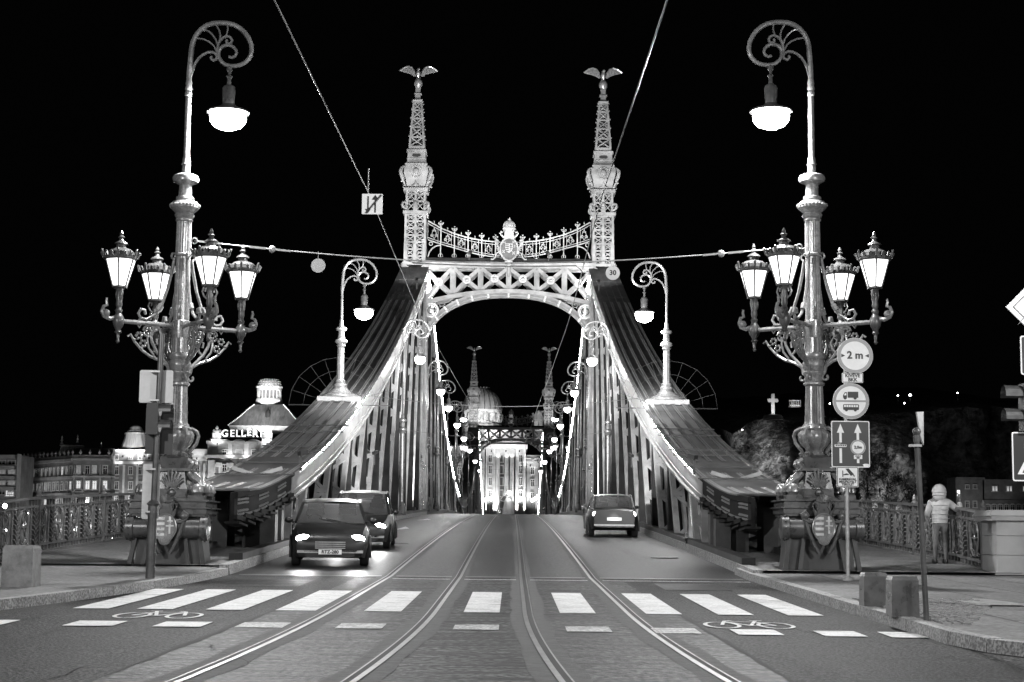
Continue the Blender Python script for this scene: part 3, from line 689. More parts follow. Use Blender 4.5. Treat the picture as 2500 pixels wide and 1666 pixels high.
for (qx, qz, w_, h_) in ((-.33, .38, .2, .1), (.3, .4, .14, .14), (-.36, -.25, .16, .2), (.33, -.36, .2, .2), (.38, .12, .1, .2)):
    for i in range(3):
        for j in range(3):
            if (i + j) % 2 == 0: m.box(qx - w_ / 2 + i * w_ / 3, qx - w_ / 2 + (i + 1) * w_ / 3, yc - .075, yc - .055, zc + qz - h_ / 2 + j * h_ / 3, zc + qz - h_ / 2 + (j + 1) * h_ / 3)
m.build('quartering', M['gold'], ca)
for s in (-1, 1):
    m = MB()
    m.tube([(s * a, yc + .05, ry(b)) for a, b in ((.62, 500), (.72, 430), (.9, 380), (.86, 360), (.72, 372))], .06, 6)
    m.tube([(s * a, yc + .05, ry(b)) for a, b in ((.6, 470), (.85, 490), (.92, 530), (1.1, 548), (1.24, 545))], .05, 6)
    for k in range(5): m.beam((s * .74, yc + .03, ry(400 + 16 * k)), (s * (1.0 - .04 * k), yc + .03, ry(385 + 18 * k)), .05, .06, (0, 1, 0))
    m.tube([(s * a, yc + .05, ry(b)) for a, b in ((.3, 345), (.5, 320), (.62, 300), (.55, 285), (.42, 292))], .07, 6)
    m.build('mantling', M['iron'], ca, True)
m = MB(); m.frustum(0, yc + .1, ry(352), ry(282), .36, .25, .30, .25); m.lathe([(.40, ry(282)), (.42, ry(272)), (.42, ry(240)), (.40, ry(236))], 20, (0, yc + .2, 0), sy=.8)
for a in [PI * k / 6 for k in range(7)]:
    m.tube([(.41 * math.cos(t) * math.cos(a), yc + .2 + .33 * math.cos(t) * math.sin(a), ry(236) + .44 * math.sin(t)) for t in [PI * j / 10 for j in range(11)]], .035, 5)
for k in range(14): m.sph((.42 * math.cos(2 * PI * k / 14), yc + .2 + .34 * math.sin(2 * PI * k / 14), ry(255)), .05, 5, 4)
m.sph((0, yc + .2, ry(236) + .1), .33, 12, 8, sy=.8)
m.build('crown', M['gold'], ca, True)
m = MB(); m.beam((-.03, yc + .2, ry(180)), (.05, yc + .2, ry(150)), .06, .06); m.beam((-.1, yc + .2, ry(162)), (.1, yc + .2, ry(170)), .05, .05); m.sph((-.02, yc + .2, ry(180)), .07, 6, 5); m.build('crown_cross', M['gold'], ca)
m = MB(); m.lathe([(.05, ry(720)), (.1, ry(700)), (.12, ry(640)), (.25, ry(585)), (.32, ry(560))], 10, (0, yc + .1, 0)); m.build('pendant', M['iron'], ca, True)
# floodlights on the chords aimed at the tower tops, and on the deck aimed at the gateway
def flood(parent, p, aim, power, cone, rad=.12, size=.18):
    n_ = node('floodlight', parent, p); m = MB(); d = (V(aim) - V(p)).normalized(); p = V(p)
    m.beam(p - d * .5, p - d * .12, size, size); m.beam(p - d * .4, p - d * .4 - V((0, 0, .5)), .06, .06); m.build('floodlight_housing', M['black'], n_)
    lamp_light('floodlight_lamp', n_, p, power, rad, 'SPOT', aim, cone, .6)
    return n_
import os
for sx in (-1, 1):
    for (dy, zz, pw) in ((-13.0, 20.6, 14000), (9, 20.6, 1500)):
        flood(bridge, (sx * 5.6, Y0 + dy, chz(Y0 + abs(dy) * -1) + 1.1), (sx * 6.5, Y0, ry(-260)), pw, 66)
    flood(bridge, (sx * 5.5, Y0 - 13, zg(102) + .6), (sx * 2.4, Y0, ry(760)), 13000, 46)
    flood(bridge, (sx * 2.5, Y0 - 2.6, ry(575) + .5), (sx * 1.2, Y0 - .5, ry(330)), 420, 110)
# ------------------------------------------------------------------ the far gateway and towers
FAR = 175.0
def shift(o): o.location.y += FAR; return o
for src in tw + [pb, rl, ca]: shift(copy_tree(src, bridge))
for sx in (-1, 1): flood(bridge, (sx * 5.6, Y0 + FAR - 7, chz(108) + 1.1), (sx * 6.5, Y0 + FAR, ry(-260)), 4500, 66)

# ------------------------------------------------------------------ the two trusses
XI, XO = 5.66, 7.22
def member(m, sg, y0, z0, y1, z1, strips, fl=.34, lace=.75):
    """built-up bar from (y0,z0) to (y1,z1): flange plates, edge strips and lacing bars"""
    d = V((0, y1 - y0, z1 - z0)); L = d.length; d.normalize(); n = V((0, -d.z, d.y))
    if n.y > 0: n = -n
    f = n * (fl / 2)
    X = V((1, 0, 0))
    a, b = V((0, y0, z0)), V((0, y1, z1))
    for x in (XI, XO): m.beam(a + X * sg * x, b + X * sg * x, fl, .045, (1, 0, 0))
    if strips:
        for s in (1, -1):
            o = f * s
            for x, w_ in ((XI + .07, .14), (XI + .34, .11), (XO - .34, .11), (XO - .07, .14)): m.beam(a + o + X * sg * x, b + o + X * sg * x, .03, w_, (1, 0, 0))
        k = max(2, int(L / lace))
        for i in range(k):
            p, q = a + d * (L * i / k), a + d * (L * (i + 1) / k)
            for (x0, x1) in ((XI + .05, XI + .80), (XO - .80, XO - .05)):
                u, w = (x0, x1) if i % 2 == 0 else (x1, x0)
                m.beam(p + f * 1.14 + X * sg * u, q + f * 1.14 + X * sg * w, .12, .03, n)
            m.beam(p + f * 1.17 + X * sg * (XI + .02), p + f * 1.17 + X * sg * (XI + .3), .2, .03, n) if i % 2 == 0 else None
    else:                                                      # closed post: solid riveted front plates
        for x0 in (XI + .02, XO - .36): m.beam(a + f + X * sg * (x0 + .17), b + f + X * sg * (x0 + .17), .03, .34, (1, 0, 0))
        m.beam(a + X * sg * (XI + .6), b + X * sg * (XI + .6), .04, .5, (1, 0, 0))
PANEL = 6.5
def side_truss(sg):
    t = node('truss', bridge, (sg * 6.45, 60, zg(60)))
    nodes = [115 - PANEL * k for k in range(1, 12)]            # 108.5 ... 43.5
    main = [115 + 175.0 / 27 * k for k in range(1, 27)]
    def ht(y): return chz(y) - (zg(y) + .15)
    ys = lin(46, 115, 44); ym = lin(115, 289, 64); yf = lin(289, 366, 24)
    # chord: two webs, soffit
    m = MB()
    def web(ys, dep, x0, x1):
        vs = []
        for i in range(len(ys) - 1):
            a, b = ys[i], ys[i + 1]; za, zb = chz(a), chz(b); da, db = dep(a), dep(b)
            m.add([(x0, a, za - .03), (x0, b, zb - .03), (x0, b, zb - db), (x0, a, za - da), (x1, a, za - .03), (x1, b, zb - .03), (x1, b, zb - db), (x1, a, za - da)],
                  [(0, 1, 2, 3), (7, 6, 5, 4), (0, 4, 5, 1), (3, 2, 6, 7)])
    dep = lambda y: min(1.05, .62 + .012 * abs((y if y < 202 else 404 - y) - 38)) if (y < 115 or y > 289) else .95
    for seq in (ys, ym, yf):
        web(seq, dep, sg * (XI - .03), sg * (XI + .03)); web(seq, dep, sg * (XO - .03), sg * (XO + .03))
        web(seq, lambda y: dep(y) + .04, sg * (XI - .14), sg * (XI + .14)) if False else None
    m.build('top_chord', M['iron'], t)
    m = MB()                                                   # angle flanges along the foot of the webs and ribs on their faces
    for seq in (ys, ym):
        for a, b in zip(seq[:-1], seq[1:]):
            for x in (XI, XO): m.beam((sg * x, a, chz(a) - dep(a)), (sg * x, b, chz(b) - dep(b)), .30, .05)
            m.beam((sg * (XI - .05), a, chz(a) - .16), (sg * (XI - .05), b, chz(b) - .16), .04, .14); m.beam((sg * (XI - .05), a, chz(a) - dep(a) + .09), (sg * (XI - .05), b, chz(b) - dep(b) + .09), .04, .12)
    m.build('chord_flange', M['iron'], t)
    # riveted cover plates, panel by panel, with long straps
    edge0, edge1 = 5.5, 7.4
    def cover(a, b):
        n = 4; m = MB(); w = .012
        for i in range(n):
            p, q = a + .02 + (b - a - .04) * i / n, a + .02 + (b - a - .04) * (i + 1) / n
            z0, z1 = chz(p), chz(q)
            m.add([(sg * edge0, p, z0), (sg * edge1, p, z0), (sg * edge1, q, z1), (sg * edge0, q, z1), (sg * edge0, p, z0 - .03), (sg * edge1, p, z0 - .03), (sg * edge1, q, z1 - .03), (sg * edge0, q, z1 - .03)],
                  [(0, 1, 2, 3), (7, 6, 5, 4), (0, 4, 5, 1), (3, 2, 6, 7)] + ([(0, 3, 7, 4)] if False else []) + ([(1, 5, 6, 2)]) + [(0, 3, 7, 4)])
        m.build('cover_plate', M['plate'], t)
        if a > 49 and a < 115:
            for x in (5.83, 6.25, 6.66, 7.07):
                m = MB(); 
                for i in range(n):
                    p, q = a + .05 + (b - a - .1) * i / n, a + .05 + (b - a - .1) * (i + 1) / n
                    m.beam((sg * x, p, chz(p) + .013), (sg * x, q, chz(q) + .013), .13, .024)
                m.build('cover_strap', M['plate'], t)
    for a, b in zip(lin(38, 115, 12)[:-1], lin(38, 115, 12)[1:]): cover(a, b)
    for a, b in zip(lin(115, 289, 18)[:-1], lin(115, 289, 18)[1:]): cover(a, b)
    for a, b in zip(lin(289, 366, 4)[:-1], lin(289, 366, 4)[1:]): cover(a, b)
    # rivet rows
    m = MB()
    def riv(x, y, r=.032):
        z = chz(y) + (.026 if y > 49.5 and 5.7 < x < 7.2 else .002); m.add([(sg * x - r, y - r, z), (sg * x + r, y - r, z), (sg * x + r, y + r, z), (sg * x - r, y + r, z), (sg * x, y, z + .03)], [(0, 1, 4), (1, 2, 4), (2, 3, 4), (3, 0, 4)])
    for x in (5.545, 5.62, 5.79, 5.87, 6.21, 6.29, 6.62, 6.70, 7.03, 7.11, 7.28, 7.35):
        y = 38.6
        rows = x < 5.7 or x > 7.2; r0 = .036
        while y < 100:
            if rows or y > 49.5 or (39.5 < y < 42.0) or (44.5 < y < 46.5): riv(x, y, r0)
            y += .19
    m.build('rivet', M['rivet'], t, kind='stuff')
    for y in (44.2, 47.8, 51.0, 52.5, 56.5, 58.3): MB().beam((sg * 5.3, y, chz(y) + .05), (sg * 7.42, y, chz(y) + .05), .035, .035).build('cross_bar', M['black'], t)
    # posts and diagonals
    for i, y in enumerate(nodes):
        h = ht(y)
        if y > 44: m = MB(); member(m, sg, y, zg(y) + .1, y, chz(y) - dep(y), False, fl=.36); m.build('truss_post', M['iron_shaded'], t)
        dy = min(PANEL * .93, .78 * h)
        if y > 45: m = MB(); member(m, sg, y - .1, chz(y) - .7, y - dy, zg(y - dy) + .1, True); m.build('truss_diagonal', M['iron'], t)
    m = MB(); member(m, sg, 114.0, chz(114) - .9, 108.6, zg(108.6) + .1, True); m.build('truss_diagonal', M['iron'], t)
    for y in main:
        h = ht(y)
        if y < 205: m = MB(); member(m, sg, y, zg(y) + .1, y, chz(y) - .9, False, fl=.36, lace=.8); m.build('truss_post', M['iron_shaded'], t)
        if y < 202:
            dy = min(6.0, .8 * h); m = MB(); member(m, sg, y, chz(y) - .7, y + dy, zg(y + dy) + .1, True, lace=1.0); m.build('truss_diagonal', M['iron'], t)
    for y in [208 + 13 * k for k in range(6)]:
        m = MB(); member(m, sg, y, zg(y) + .1, y, chz(y) - .9, False, lace=1.2); m.build('truss_post', M['iron'], t)
    for y in [296 + 6.5 * k for k in range(10)]:
        m = MB(); member(m, sg, y, zg(y) + .1, y, chz(y) - .8, False, lace=1.2); m.build('truss_post', M['iron'], t)
    # end portal of the truss: solid bright end post, X bracing, deep riveted girder
    m = MB(); y = 46.2
    m.box(sg * (XI - .02), sg * (XI + .16), y - .3, y + .3, zg(y) + .1, chz(y) - .1); m.box(sg * (XI - .08), sg * (XI + .4), y - .34, y - .30, zg(y) + .1, chz(y) - .1); m.build('end_post', M['iron'], t)
    for (ya, yb, mm) in ((44.6, 44.6, 'iron_dark'), (43.4, 43.4, 'iron_dark')):
        m = MB(); member(m, sg, ya, zg(ya) + .1, yb, chz(yb) - .6, False, fl=.5); m.build('end_strut', M[mm], t)
    m = MB()
    for k in range(5):
        z0 = zg(45) + .15 + k * .42
        m.beam((sg * (XI + .1), 45.2, z0), (sg * (XO - .1), 45.2, z0 + .42), .1, .04, (0, 1, 0)); m.beam((sg * (XI + .1), 45.15, z0 + .42), (sg * (XO - .1), 45.15, z0), .1, .04, (0, 1, 0))
    m.build('end_bracing', M['iron'], t)
    ye = lin(36.6, 46, 8); mi, mo = MB(), MB()
    for a, b in zip(ye[:-1], ye[1:]):
        for x in (XI + .0, XO):
            za, zb = chz(a) - .03, chz(b) - .03; ha, hb = .66, .78
            (mi if x < 6 else mo).add([(sg * (x - .05), a, za - ha), (sg * (x + .05), a, za - ha), (sg * (x + .05), b, zb - hb), (sg * (x - .05), b, zb - hb), (sg * (x - .05), a, za), (sg * (x + .05), a, za), (sg * (x + .05), b, zb), (sg * (x - .05), b, zb)],
                  [(0, 3, 2, 1), (4, 5, 6, 7), (0, 1, 5, 4), (1, 2, 6, 5), (2, 3, 7, 6), (3, 0, 4, 7)])
        m = mi; m.beam((sg * XI, a, chz(a) - .68), (sg * XI, b, chz(b) - .8), .34, .05); m.beam((sg * (XI - .08), a, chz(a) - .08), (sg * (XI - .08), b, chz(b) - .08), .08, .12); m.beam((sg * (XI - .08), a, chz(a) - .56), (sg * (XI - .08), b, chz(b) - .66), .08, .1)
    mi.build('end_girder', M['iron_shaded'], t); mo.build('end_girder', M['iron_shaded'], t)  # shade under the overhanging cover plates painted in
    m = MB()
    for i in range(46):
        y = 37 + .195 * i
        for dz in (.12, .2, .28, .45, .53):
            if dz in (.2, .28, .45) and (i // 8) % 2: continue
            r = .03; x = sg * (XI - .06); z = chz(y) - dz; m.add([(x, y - r, z - r), (x, y + r, z - r), (x, y + r, z + r), (x, y - r, z + r), (x - sg * .035, y, z)], [(0, 1, 4), (1, 2, 4), (2, 3, 4), (3, 0, 4)])
    m.build('girder_rivet', M['rivet'], t, kind='stuff')
    # foot girder along the deck
    m = MB(); yy = lin(37, 369, 60)
    for a, b in zip(yy[:-1], yy[1:]):
        for x in (XI - .05, XO + .05): m.beam((sg * x, a, zg(a) + .1), (sg * x, b, zg(b) + .1), .3, .5)
    m.build('bottom_chord', M['iron_dark'], t)
    # line of lamps along the inner edge of the chord
    def led(a, b, r, n=3):
        m = MB()
        for i in range(n):
            p, q = a + (b - a) * i / n, a + (b - a) * (i + 1) / n
            m.beam((sg * (XI - .12), p, chz(p) - .065), (sg * (XI - .12), q, chz(q) - .065), r, r)
        m.build('led_strip', M['led'], t)
        m = MB()
        for y in (a, b): m.beam((sg * (XI - .16), y, chz(y) - .06), (sg * XI, y, chz(y) - .06), .04, .04)
        m.build('led_bracket', M['black'], t)
    y = 47.5
    while y < 112: led(y, y + 1.35, .022); y += 1.5
    for a in lin(117.5, 190, 22)[:-1]: led(a, a + 3.1, .045, 4)
    for a in lin(292, 360, 10)[:-1]: led(a, a + 6.0, .05, 2)
    for (yy_, ya_, za_, pw, cn) in ((47.5, 72, 6.5, 70000, 38), (72, 102, 11, 60000, 42), (118, 148, 7, 22000, 44)):   # floodlights added across the deck to brighten the opposite truss
        flood(bridge, (-sg * 5.35, yy_, chz(yy_) + .4 if yy_ < 60 else zg(yy_) + 3.2), (sg * 6.2, ya_, zg(ya_) + za_), pw, cn, .2, .12)
    for (yy_, pw) in ((50.5, 300),):     # lamps along the deck that light the web members from below
        flood(bridge, (sg * 5.5, yy_ - 1.6, zg(yy_) + .45), (sg * 6.3, yy_ + 3.5, chz(yy_ + 3.5) - .6), pw * 1.5, 100, .15, .09)
    for yy_ in (): flood(bridge, (sg * 5.5, yy_ - 2, zg(yy_) + .45), (sg * 6.3, yy_ + 3, zg(yy_) + 5), 420, 100, .15, .09)
    return t
side_truss(-1); side_truss(1)

# ================================================================== STREET LAMPS
s36 = 36.0 / F
def lamp_head(name, parent, top, power, mb='bulb', rad=.25, k=1.0):
    """hanging luminaire: neck, flared hood and a glowing glass bowl; top = the hook"""
    x, y, z = top; n_ = node(name, parent, top)
    m = MB(); m.lathe([(.03, z), (.07, z - .04), (.07, z - .1), (.035, z - .14), (.035, z - .2), (.08, z - .24), (.045, z - .28), (.05, z - .42), (.12, z - .46), (.15, z - .52), (.13, z - .86), (.2, z - .92), (.41 * k, z - 1.02), (.42 * k, z - 1.06), (.3, z - 1.05)], 16, (x, y, 0))
    m.build('lamp_hood', M['cast_dark'], n_, True)
    m = MB(); m.lathe([(.30 * k, z - 1.04), (.36 * k, z - 1.12), (.35 * k, z - 1.24), (.27 * k, z - 1.36), (.12, z - 1.43), (.01, z - 1.45)], 20, (x, y, 0)); m.build('lamp_bowl', M[mb], n_, True)
    if power: lamp_light('lamp_light', n_, (x, y, z - 1.75), power, rad)
    return n_
CROOK = [(755, 600), (756, 540), (762, 430), (768, 350), (778, 300), (800, 250), (835, 205), (880, 172), (930, 155), (985, 150), (1040, 152), (1095, 165), (1140, 190), (1180, 225), (1212, 270), (1234, 320), (1240, 370), (1234, 410), (1215, 445), (1187, 473), (1150, 491), (1110, 498), (1070, 497), (1035, 488), (1005, 465), (985, 430), (980, 395), (990, 362), (1012, 340), (1040, 330), (1072, 333), (1100, 348), (1118, 372), (1122, 398), (1110, 420), (1088, 431), (1062, 424)]
CURL1 = [(766, 590), (780, 530), (800, 480), (828, 435), (860, 408), (895, 390), (930, 387), (958, 402), (970, 425), (962, 446), (943, 455), (926, 446), (920, 432), (932, 424)]
CURL2 = [(972, 415), (970, 370), (975, 325), (990, 292), (1015, 268), (1045, 258), (1070, 268), (1084, 290), (1076, 312), (1058, 320), (1040, 311), (1038, 296), (1050, 290)]
SPOKE = [[(965, 385), (940, 335), (905, 305), (860, 285), (788, 274)], [(970, 330), (955, 285), (930, 250), (900, 222), (858, 205)], [(988, 285), (990, 250), (982, 215), (965, 185), (944, 155)], [(1030, 262), (1042, 235), (1048, 205), (1046, 180), (1034, 150)]]
def crook(parent, ox, oy, zj, side):
    """spiral bracket; zj = height of the joint at the top of the thin pole, side = +1 curls towards +X"""
    f = lambda p: (ox + side * (p[0] - 755) / 3.136 * s36, oy, zj + (600 - p[1]) / 3.136 * s36)
    m = MB(); m.tube([f(p) for p in CROOK], .062, 8, .035); m.build('crook', M['cast'], parent, True)
    m = MB(); m.tube([f(p) for p in CURL1], .033, 6); m.tube([f(p) for p in CURL2], .033, 6)
    for q in SPOKE:
        m.tube([f(p) for p in q], .02, 5); m.sph(f(q[-1]), .045, 6, 4)
    m.build('crook_scroll', M['cast'], parent, True)
    return f((1070, 500))

def candelabra(label, px, Y, side, arm0, base_scale=1.0, group=None):
    """big lamp: palmette pedestal, fluted shaft, four lanterns on arms, spiral crook with hanging lamp"""
    X = P(px, 1150, Y).x; zy = lambda y: P(px, y, Y).z
    s = Y / F
    root = thing('candelabra_lamp', label, 'street lamp', (X, Y, zg(Y)), group)
    rs = lambda p: p * s
    # ---- lower block with drum, volute and painted shield
    pd = node('pedestal', root, (X, Y, zg(Y)))
    zb = zg(Y); m = MB()
    m.frustum(X, Y, zb, zy(1262), .70, .66, .60, .56)
    for k in (-1, 1):
        m.beam((X + k * .80, Y - .70, zb), (X + k * .66, Y - .62, zy(1300)), .09, .12, (0, 1, 0)); m.beam((X + k * .5, Y - .80, zb), (X + k * .36, Y - .66, zy(1300)), .08, .08, (0, 1, 0))
    m.box(X - .92, X + .92, Y - .86, Y + .86, zb, zb + .12); m.build('plinth', M['iron_dark'], pd)
    m = MB(); zd = zy(1290)
    prof = [(.20, -.86), (.26, -.85), (.26, -.7), (.215, -.68), (.215, -.4), (.235, -.38), (.235, .38), (.215, .4), (.215, .68), (.26, .7), (.26, .85), (.2, .86)]
    b = len(m.v); n = 20
    for (r, xx) in prof:
        for k in range(n): a = 2 * PI * k / n; m.v.append(V((X + xx, Y - .66 + r * math.cos(a), zd + r * math.sin(a))))
    for i in range(len(prof) - 1):
        for k in range(n): m.f.append((b + i * n + k, b + i * n + (k + 1) % n, b + (i + 1) * n + (k + 1) % n, b + (i + 1) * n + k))
    m.f.append(tuple(b + k for k in range(n))); m.f.append(tuple(b + (len(prof) - 1) * n + k for k in range(n)))
    for e in (-.78, .78):
        for k in range(12): a = 2 * PI * k / 12; m.sph((X + e, Y - .66 + .265 * math.cos(a), zd + .265 * math.sin(a)), .025, 5, 3)
    m.build('drum', M['cast_dark'], pd, True)
    m = MB()                                              # volute bracket with a shell at its head
    for k in (-1, 1):
        m.tube([(X + k * a, Y - .92, zy(q)) for a, q in ((.17, 1232), (.2, 1240), (.15, 1248), (.1, 1240), (.13, 1228), (.2, 1232), (.14, 1262), (.2, 1275), (.32, 1275), (.42, 1268), (.45, 1258), (.38, 1252), (.33, 1260), (.37, 1268))], .045, 6)
        m.tube([(X + k * a, Y - .9, zy(q)) for a, q in ((.38, 1270), (.30, 1300), (.2, 1330), (.1, 1350))], .05, 6)
        m.sph((X + k * .38, Y - .93, zy(1262)), .09, 8, 6, sy=.6)
    m.fin([(-.16, 0), (.16, 0), (.12, .2), (.18, .4), (-.18, .4), (-.12, .2)], (X, Y - .84, zy(1272)), .10)
    for k in range(7):
        a = PI * (k + .5) / 7; m.beam((X, Y - .97, zy(1228)), (X + .15 * math.cos(a), Y - .93, zy(1228) + .15 * math.sin(a)), .05, .06, (0, 1, 0))
    m.build('volute', M['cast_dark'], pd, True)
    shp = [(.23 * math.sin(a) * (1 if math.cos(a) > -.2 else 1 - .25 * (-.2 - math.cos(a))), .29 * math.cos(a) - (.05 if math.cos(a) < -.9 else 0)) for a in [2 * PI * k / 28 for k in range(28)]]
    m = MB().fin([(x * 1.0, z) for x, z in shp], (X, Y - .88, zy(1290)), .09); m.build('shield_face', M['cast'], pd)
    m = MB().tube([(X + x, Y - .97, zy(1290) + z) for x, z in shp + shp[:1]], .022, 6); m.build('shield_rim', M['rivet'], pd, True)
    m = MB(); zs = zy(1290)
    for k in range(4): m.box(X - .18, X - .01, Y - .985, Y - .965, zs + .17 - k * .11, zs + .225 - k * .11)
    m.box(X + .08, X + .12, Y - .985, Y - .965, zs - .12, zs + .24); m.box(X + .04, X + .16, Y - .983, Y - .965, zs + .13, zs + .16); m.box(X + .02, X + .18, Y - .982, Y - .965, zs + .03, zs + .06)
    m.build('shield_charge', M['gold'], pd)
    # ---- stepped cornice
    m = MB()
    for (ya, yb, h) in ((1262, 1256, .76), (1256, 1243, .80), (1243, 1240, .86), (1240, 1226, .78), (1226, 1222, .84), (1222, 1217, .6)):
        m.frustum(X, Y, zy(ya), zy(yb), h, h * .9, h, h * .9)
    m.build('cornice', M['cast_dark'], pd)
    for sx in (-1, 1):
        for sy in (-1, 1):
            for (dx, rr_) in ((.56, .13), (.72, .1)):
                m = MB(); cx, cy = X + sx * dx, Y + sy * (.5 if dx < .6 else .2)
                if dx < .6: MB().box(cx - .17, cx + .17, cy - .17, cy + .17, zy(1222), zy(1211)).build('acorn_block', M['cast_dark'], pd)
                m.lathe([(rr_ * .7, zy(1211)), (rr_ * .85, zy(1206)), (rr_ * 1.1, zy(1203)), (rr_ * 1.05, zy(1199)), (rr_, zy(1196)), (rr_ * .85, zy(1189)), (rr_ * .5, zy(1184)), (.01, zy(1182))], 12, (cx, cy, 0), flute=.05)
                m.build('acorn', M['cast'], pd, True)
    # ---- palmette block with scroll buttresses
    m = MB(); m.box(X - .32, X + .32, Y - .42, Y + .42, zy(1216), zy(1195)); m.frustum(X, Y, zy(1195), zy(1150), .30, .40, .25, .34); m.box(X - .40, X + .40, Y - .42, Y + .42, zy(1152), zy(1148)); m.box(X - .36, X + .36, Y - .38, Y + .38, zy(1148), zy(1145))
    m.frustum(X, Y, zy(1145), zy(1117), .26, .28, .30, .30); m.lathe([(.33, zy(1120)), (.35, zy(1116)), (.3, zy(1113))], 20, (X, Y, 0))
    for k in (-1, 1): m.box(X + k * .2 - .1, X + k * .2 + .1, Y - .44, Y - .41, zy(1212), zy(1200))
    m.sph((X, Y - .42, zy(1205)), .09, 10, 6, sy=.5)
    m.build('palmette_block', M['cast_dark'], pd)
    m = MB()
    for k in range(-4, 5):
        a = k * .26; L = .36 - .022 * abs(k); m.tube([(X + .02 * k, Y - .43, zy(1190)), (X + L * .5 * math.sin(a) * 1.2, Y - .46, zy(1190) + L * .5 * math.cos(a)), (X + L * math.sin(a), Y - .43, zy(1190) + L * math.cos(a))], .03, 5, .018)
    for k in (-1, 1): m.tube([(X + k * (.1 + .05 * math.cos(j * .8)), Y - .44, zy(1189) + .05 * math.sin(j * .8)) for j in range(8)], .018, 5)
    m.build('palmette', M['cast'], pd, True)
    for sx in (-1, 1):
        m = MB()
        for yy in (-.25, .25):
            m.tube([(X + sx * a, Y + yy, zy(q)) for a, q in ((.30, 1125), (.36, 1128), (.38, 1134), (.34, 1138), (.31, 1146), (.33, 1158), (.40, 1168), (.52, 1176), (.58, 1186), (.53, 1194), (.45, 1193), (.42, 1186), (.47, 1182))], .06, 6)
        m.tube([(X + sx * a, Y, zy(q)) for a, q in ((.3, 1158), (.4, 1168), (.5, 1178), (.52, 1190))], .12, 6)
        m.build('buttress_scroll', M['cast'], pd, True)
    # ---- shaft
    sh = node('shaft', root, (X, Y, zy(1115)))
    r_ = lambda p: p * s36 * (Y / 36.0)
    m = MB(); m.lathe([(r_(a), zy(q)) for a, q in ((26, 1115), (30, 1112), (26, 1108), (22, 1102), (24, 1096), (34, 1088), (40, 1076), (42, 1062), (38, 1056), (34, 1052), (36, 1047), (30, 1042), (27, 1036))], 28, (X, Y, 0), flute=.10); m.build('urn', M['cast'], sh, True)
    m = MB()
    for k in range(4):
        a = arm0 + PI / 2 * k; c, n_ = math.cos(a), math.sin(a)
        m.tube([(X + c * r_(q), Y + n_ * r_(q), zy(y)) for q, y in ((26, 1048), (36, 1046), (50, 1052), (55, 1064), (50, 1082), (38, 1096), (30, 1106), (36, 1112), (40, 1106))], .045, 6)
    m.build('urn_handle', M['cast'], sh, True)
    MB().lathe([(r_(a), zy(q)) for a, q in ((25, 1036), (24, 1030), (21.5, 945), (23, 942))], 40, (X, Y, 0), flute=.10).build('fluted_shaft', M['cast'], sh); MB().lathe([(r_(a), zy(q)) for a, q in ((20, 783), (18, 628))], 36, (X, Y, 0), flute=.10).build('fluted_shaft', M['cast'], sh)
    MB().lathe([(r_(a), zy(q)) for a, q in ((19.5, 620), (18.5, 542))], 36, (X, Y, 0), flute=.10).build('fluted_shaft', M['cast'], sh); MB().lathe([(r_(a), zy(q)) for a, q in ((22, 862), (21, 825))], 32, (X, Y, 0), flute=.08).build('fluted_shaft', M['cast'], sh)
    MB().lathe([(r_(a), zy(q)) for a, q in ((23, 943), (26, 940), (26, 936), (22, 933), (23, 925), (24, 918), (27, 914), (27, 909), (24, 906), (27, 896), (28, 888), (24, 880), (28, 876), (29, 870), (27, 864), (22, 862))], 28, (X, Y, 0)).build('turned_ring', M['cast'], sh, True)
    MB().lathe([(r_(a), zy(q)) for a, q in ((21, 826), (22, 812), (22, 785), (20, 783))], 24, (X, Y, 0)).build('arm_hub', M['cast'], sh, True); MB().lathe([(r_(a), zy(q)) for a, q in ((18, 628), (22, 627), (23, 622), (19.5, 619))], 24, (X, Y, 0)).build('turned_ring', M['cast'], sh, True)
    m = MB(); m.lathe([(r_(a), zy(q)) for a, q in ((18.5, 542), (21, 540), (21, 536), (19, 534), (23, 531), (25, 526), (22, 521), (28, 516), (36, 509), (36, 502), (30, 494), (20, 492), (23, 488), (22, 482), (16, 480), (15.5, 452), (22, 449), (31, 445), (33, 437), (30, 430), (20, 426), (10.5, 424), (10, 404), (12.5, 402), (10, 398), (9.5, 388), (7.6, 383), (7.2, 236), (9, 234), (9, 226), (7, 224), (9.5, 218), (7.5, 210), (8.5, 205), (6.5, 191))], 28, (X, Y, 0)); m.build('upper_pole', M['cast'], sh, True)
    m = MB()
    for k in range(26): a = 2 * PI * k / 26; m.sph((X + r_(35) * math.cos(a), Y + r_(35) * math.sin(a), zy(503)), .035, 6, 4)
    m.build('bead', M['cast'], sh, True)
    hook = crook(root, X, Y, zy(191), side)
    lamp_head('hanging_lamp', root, hook, 4200 if Y < 50 else 900, 'bulb', .3, 1.12)
    # ---- arms with lanterns
    pane = None
    for k in range(4):
        a = arm0 + PI / 2 * k; c, n_ = math.cos(a), math.sin(a); q = lambda r, z, o=0.0: (X + c * r - n_ * o, Y + n_ * r + c * o, z)
        ar = node('arm', root, q(.2, zy(795)))
        zA = zy(797); zz = lambda y: zy(y)
        m = MB(); m.tube([q(.16, zA), q(1.34, zA)], .05, 8); m.tube([q(.17, zA), q(.22, zA)], .085, 8); m.tube([q(r, zz(y)) for r, y in ((.2, 632), (.24, 660), (.34, 710), (.47, 752), (.6, 774), (.8, 788), (.92, 786), (.98, 775), (.93, 764), (.84, 766), (.82, 776))], .035, 6); m.tube([q(.47, zz(748)), q(.54, zz(762))], .06, 6)
        m.tube([q(.2 + .07 * math.cos(t), zz(628) + .07 * math.sin(t)) for t in [-1.8 + .6 * j for j in range(9)]], .025, 5)
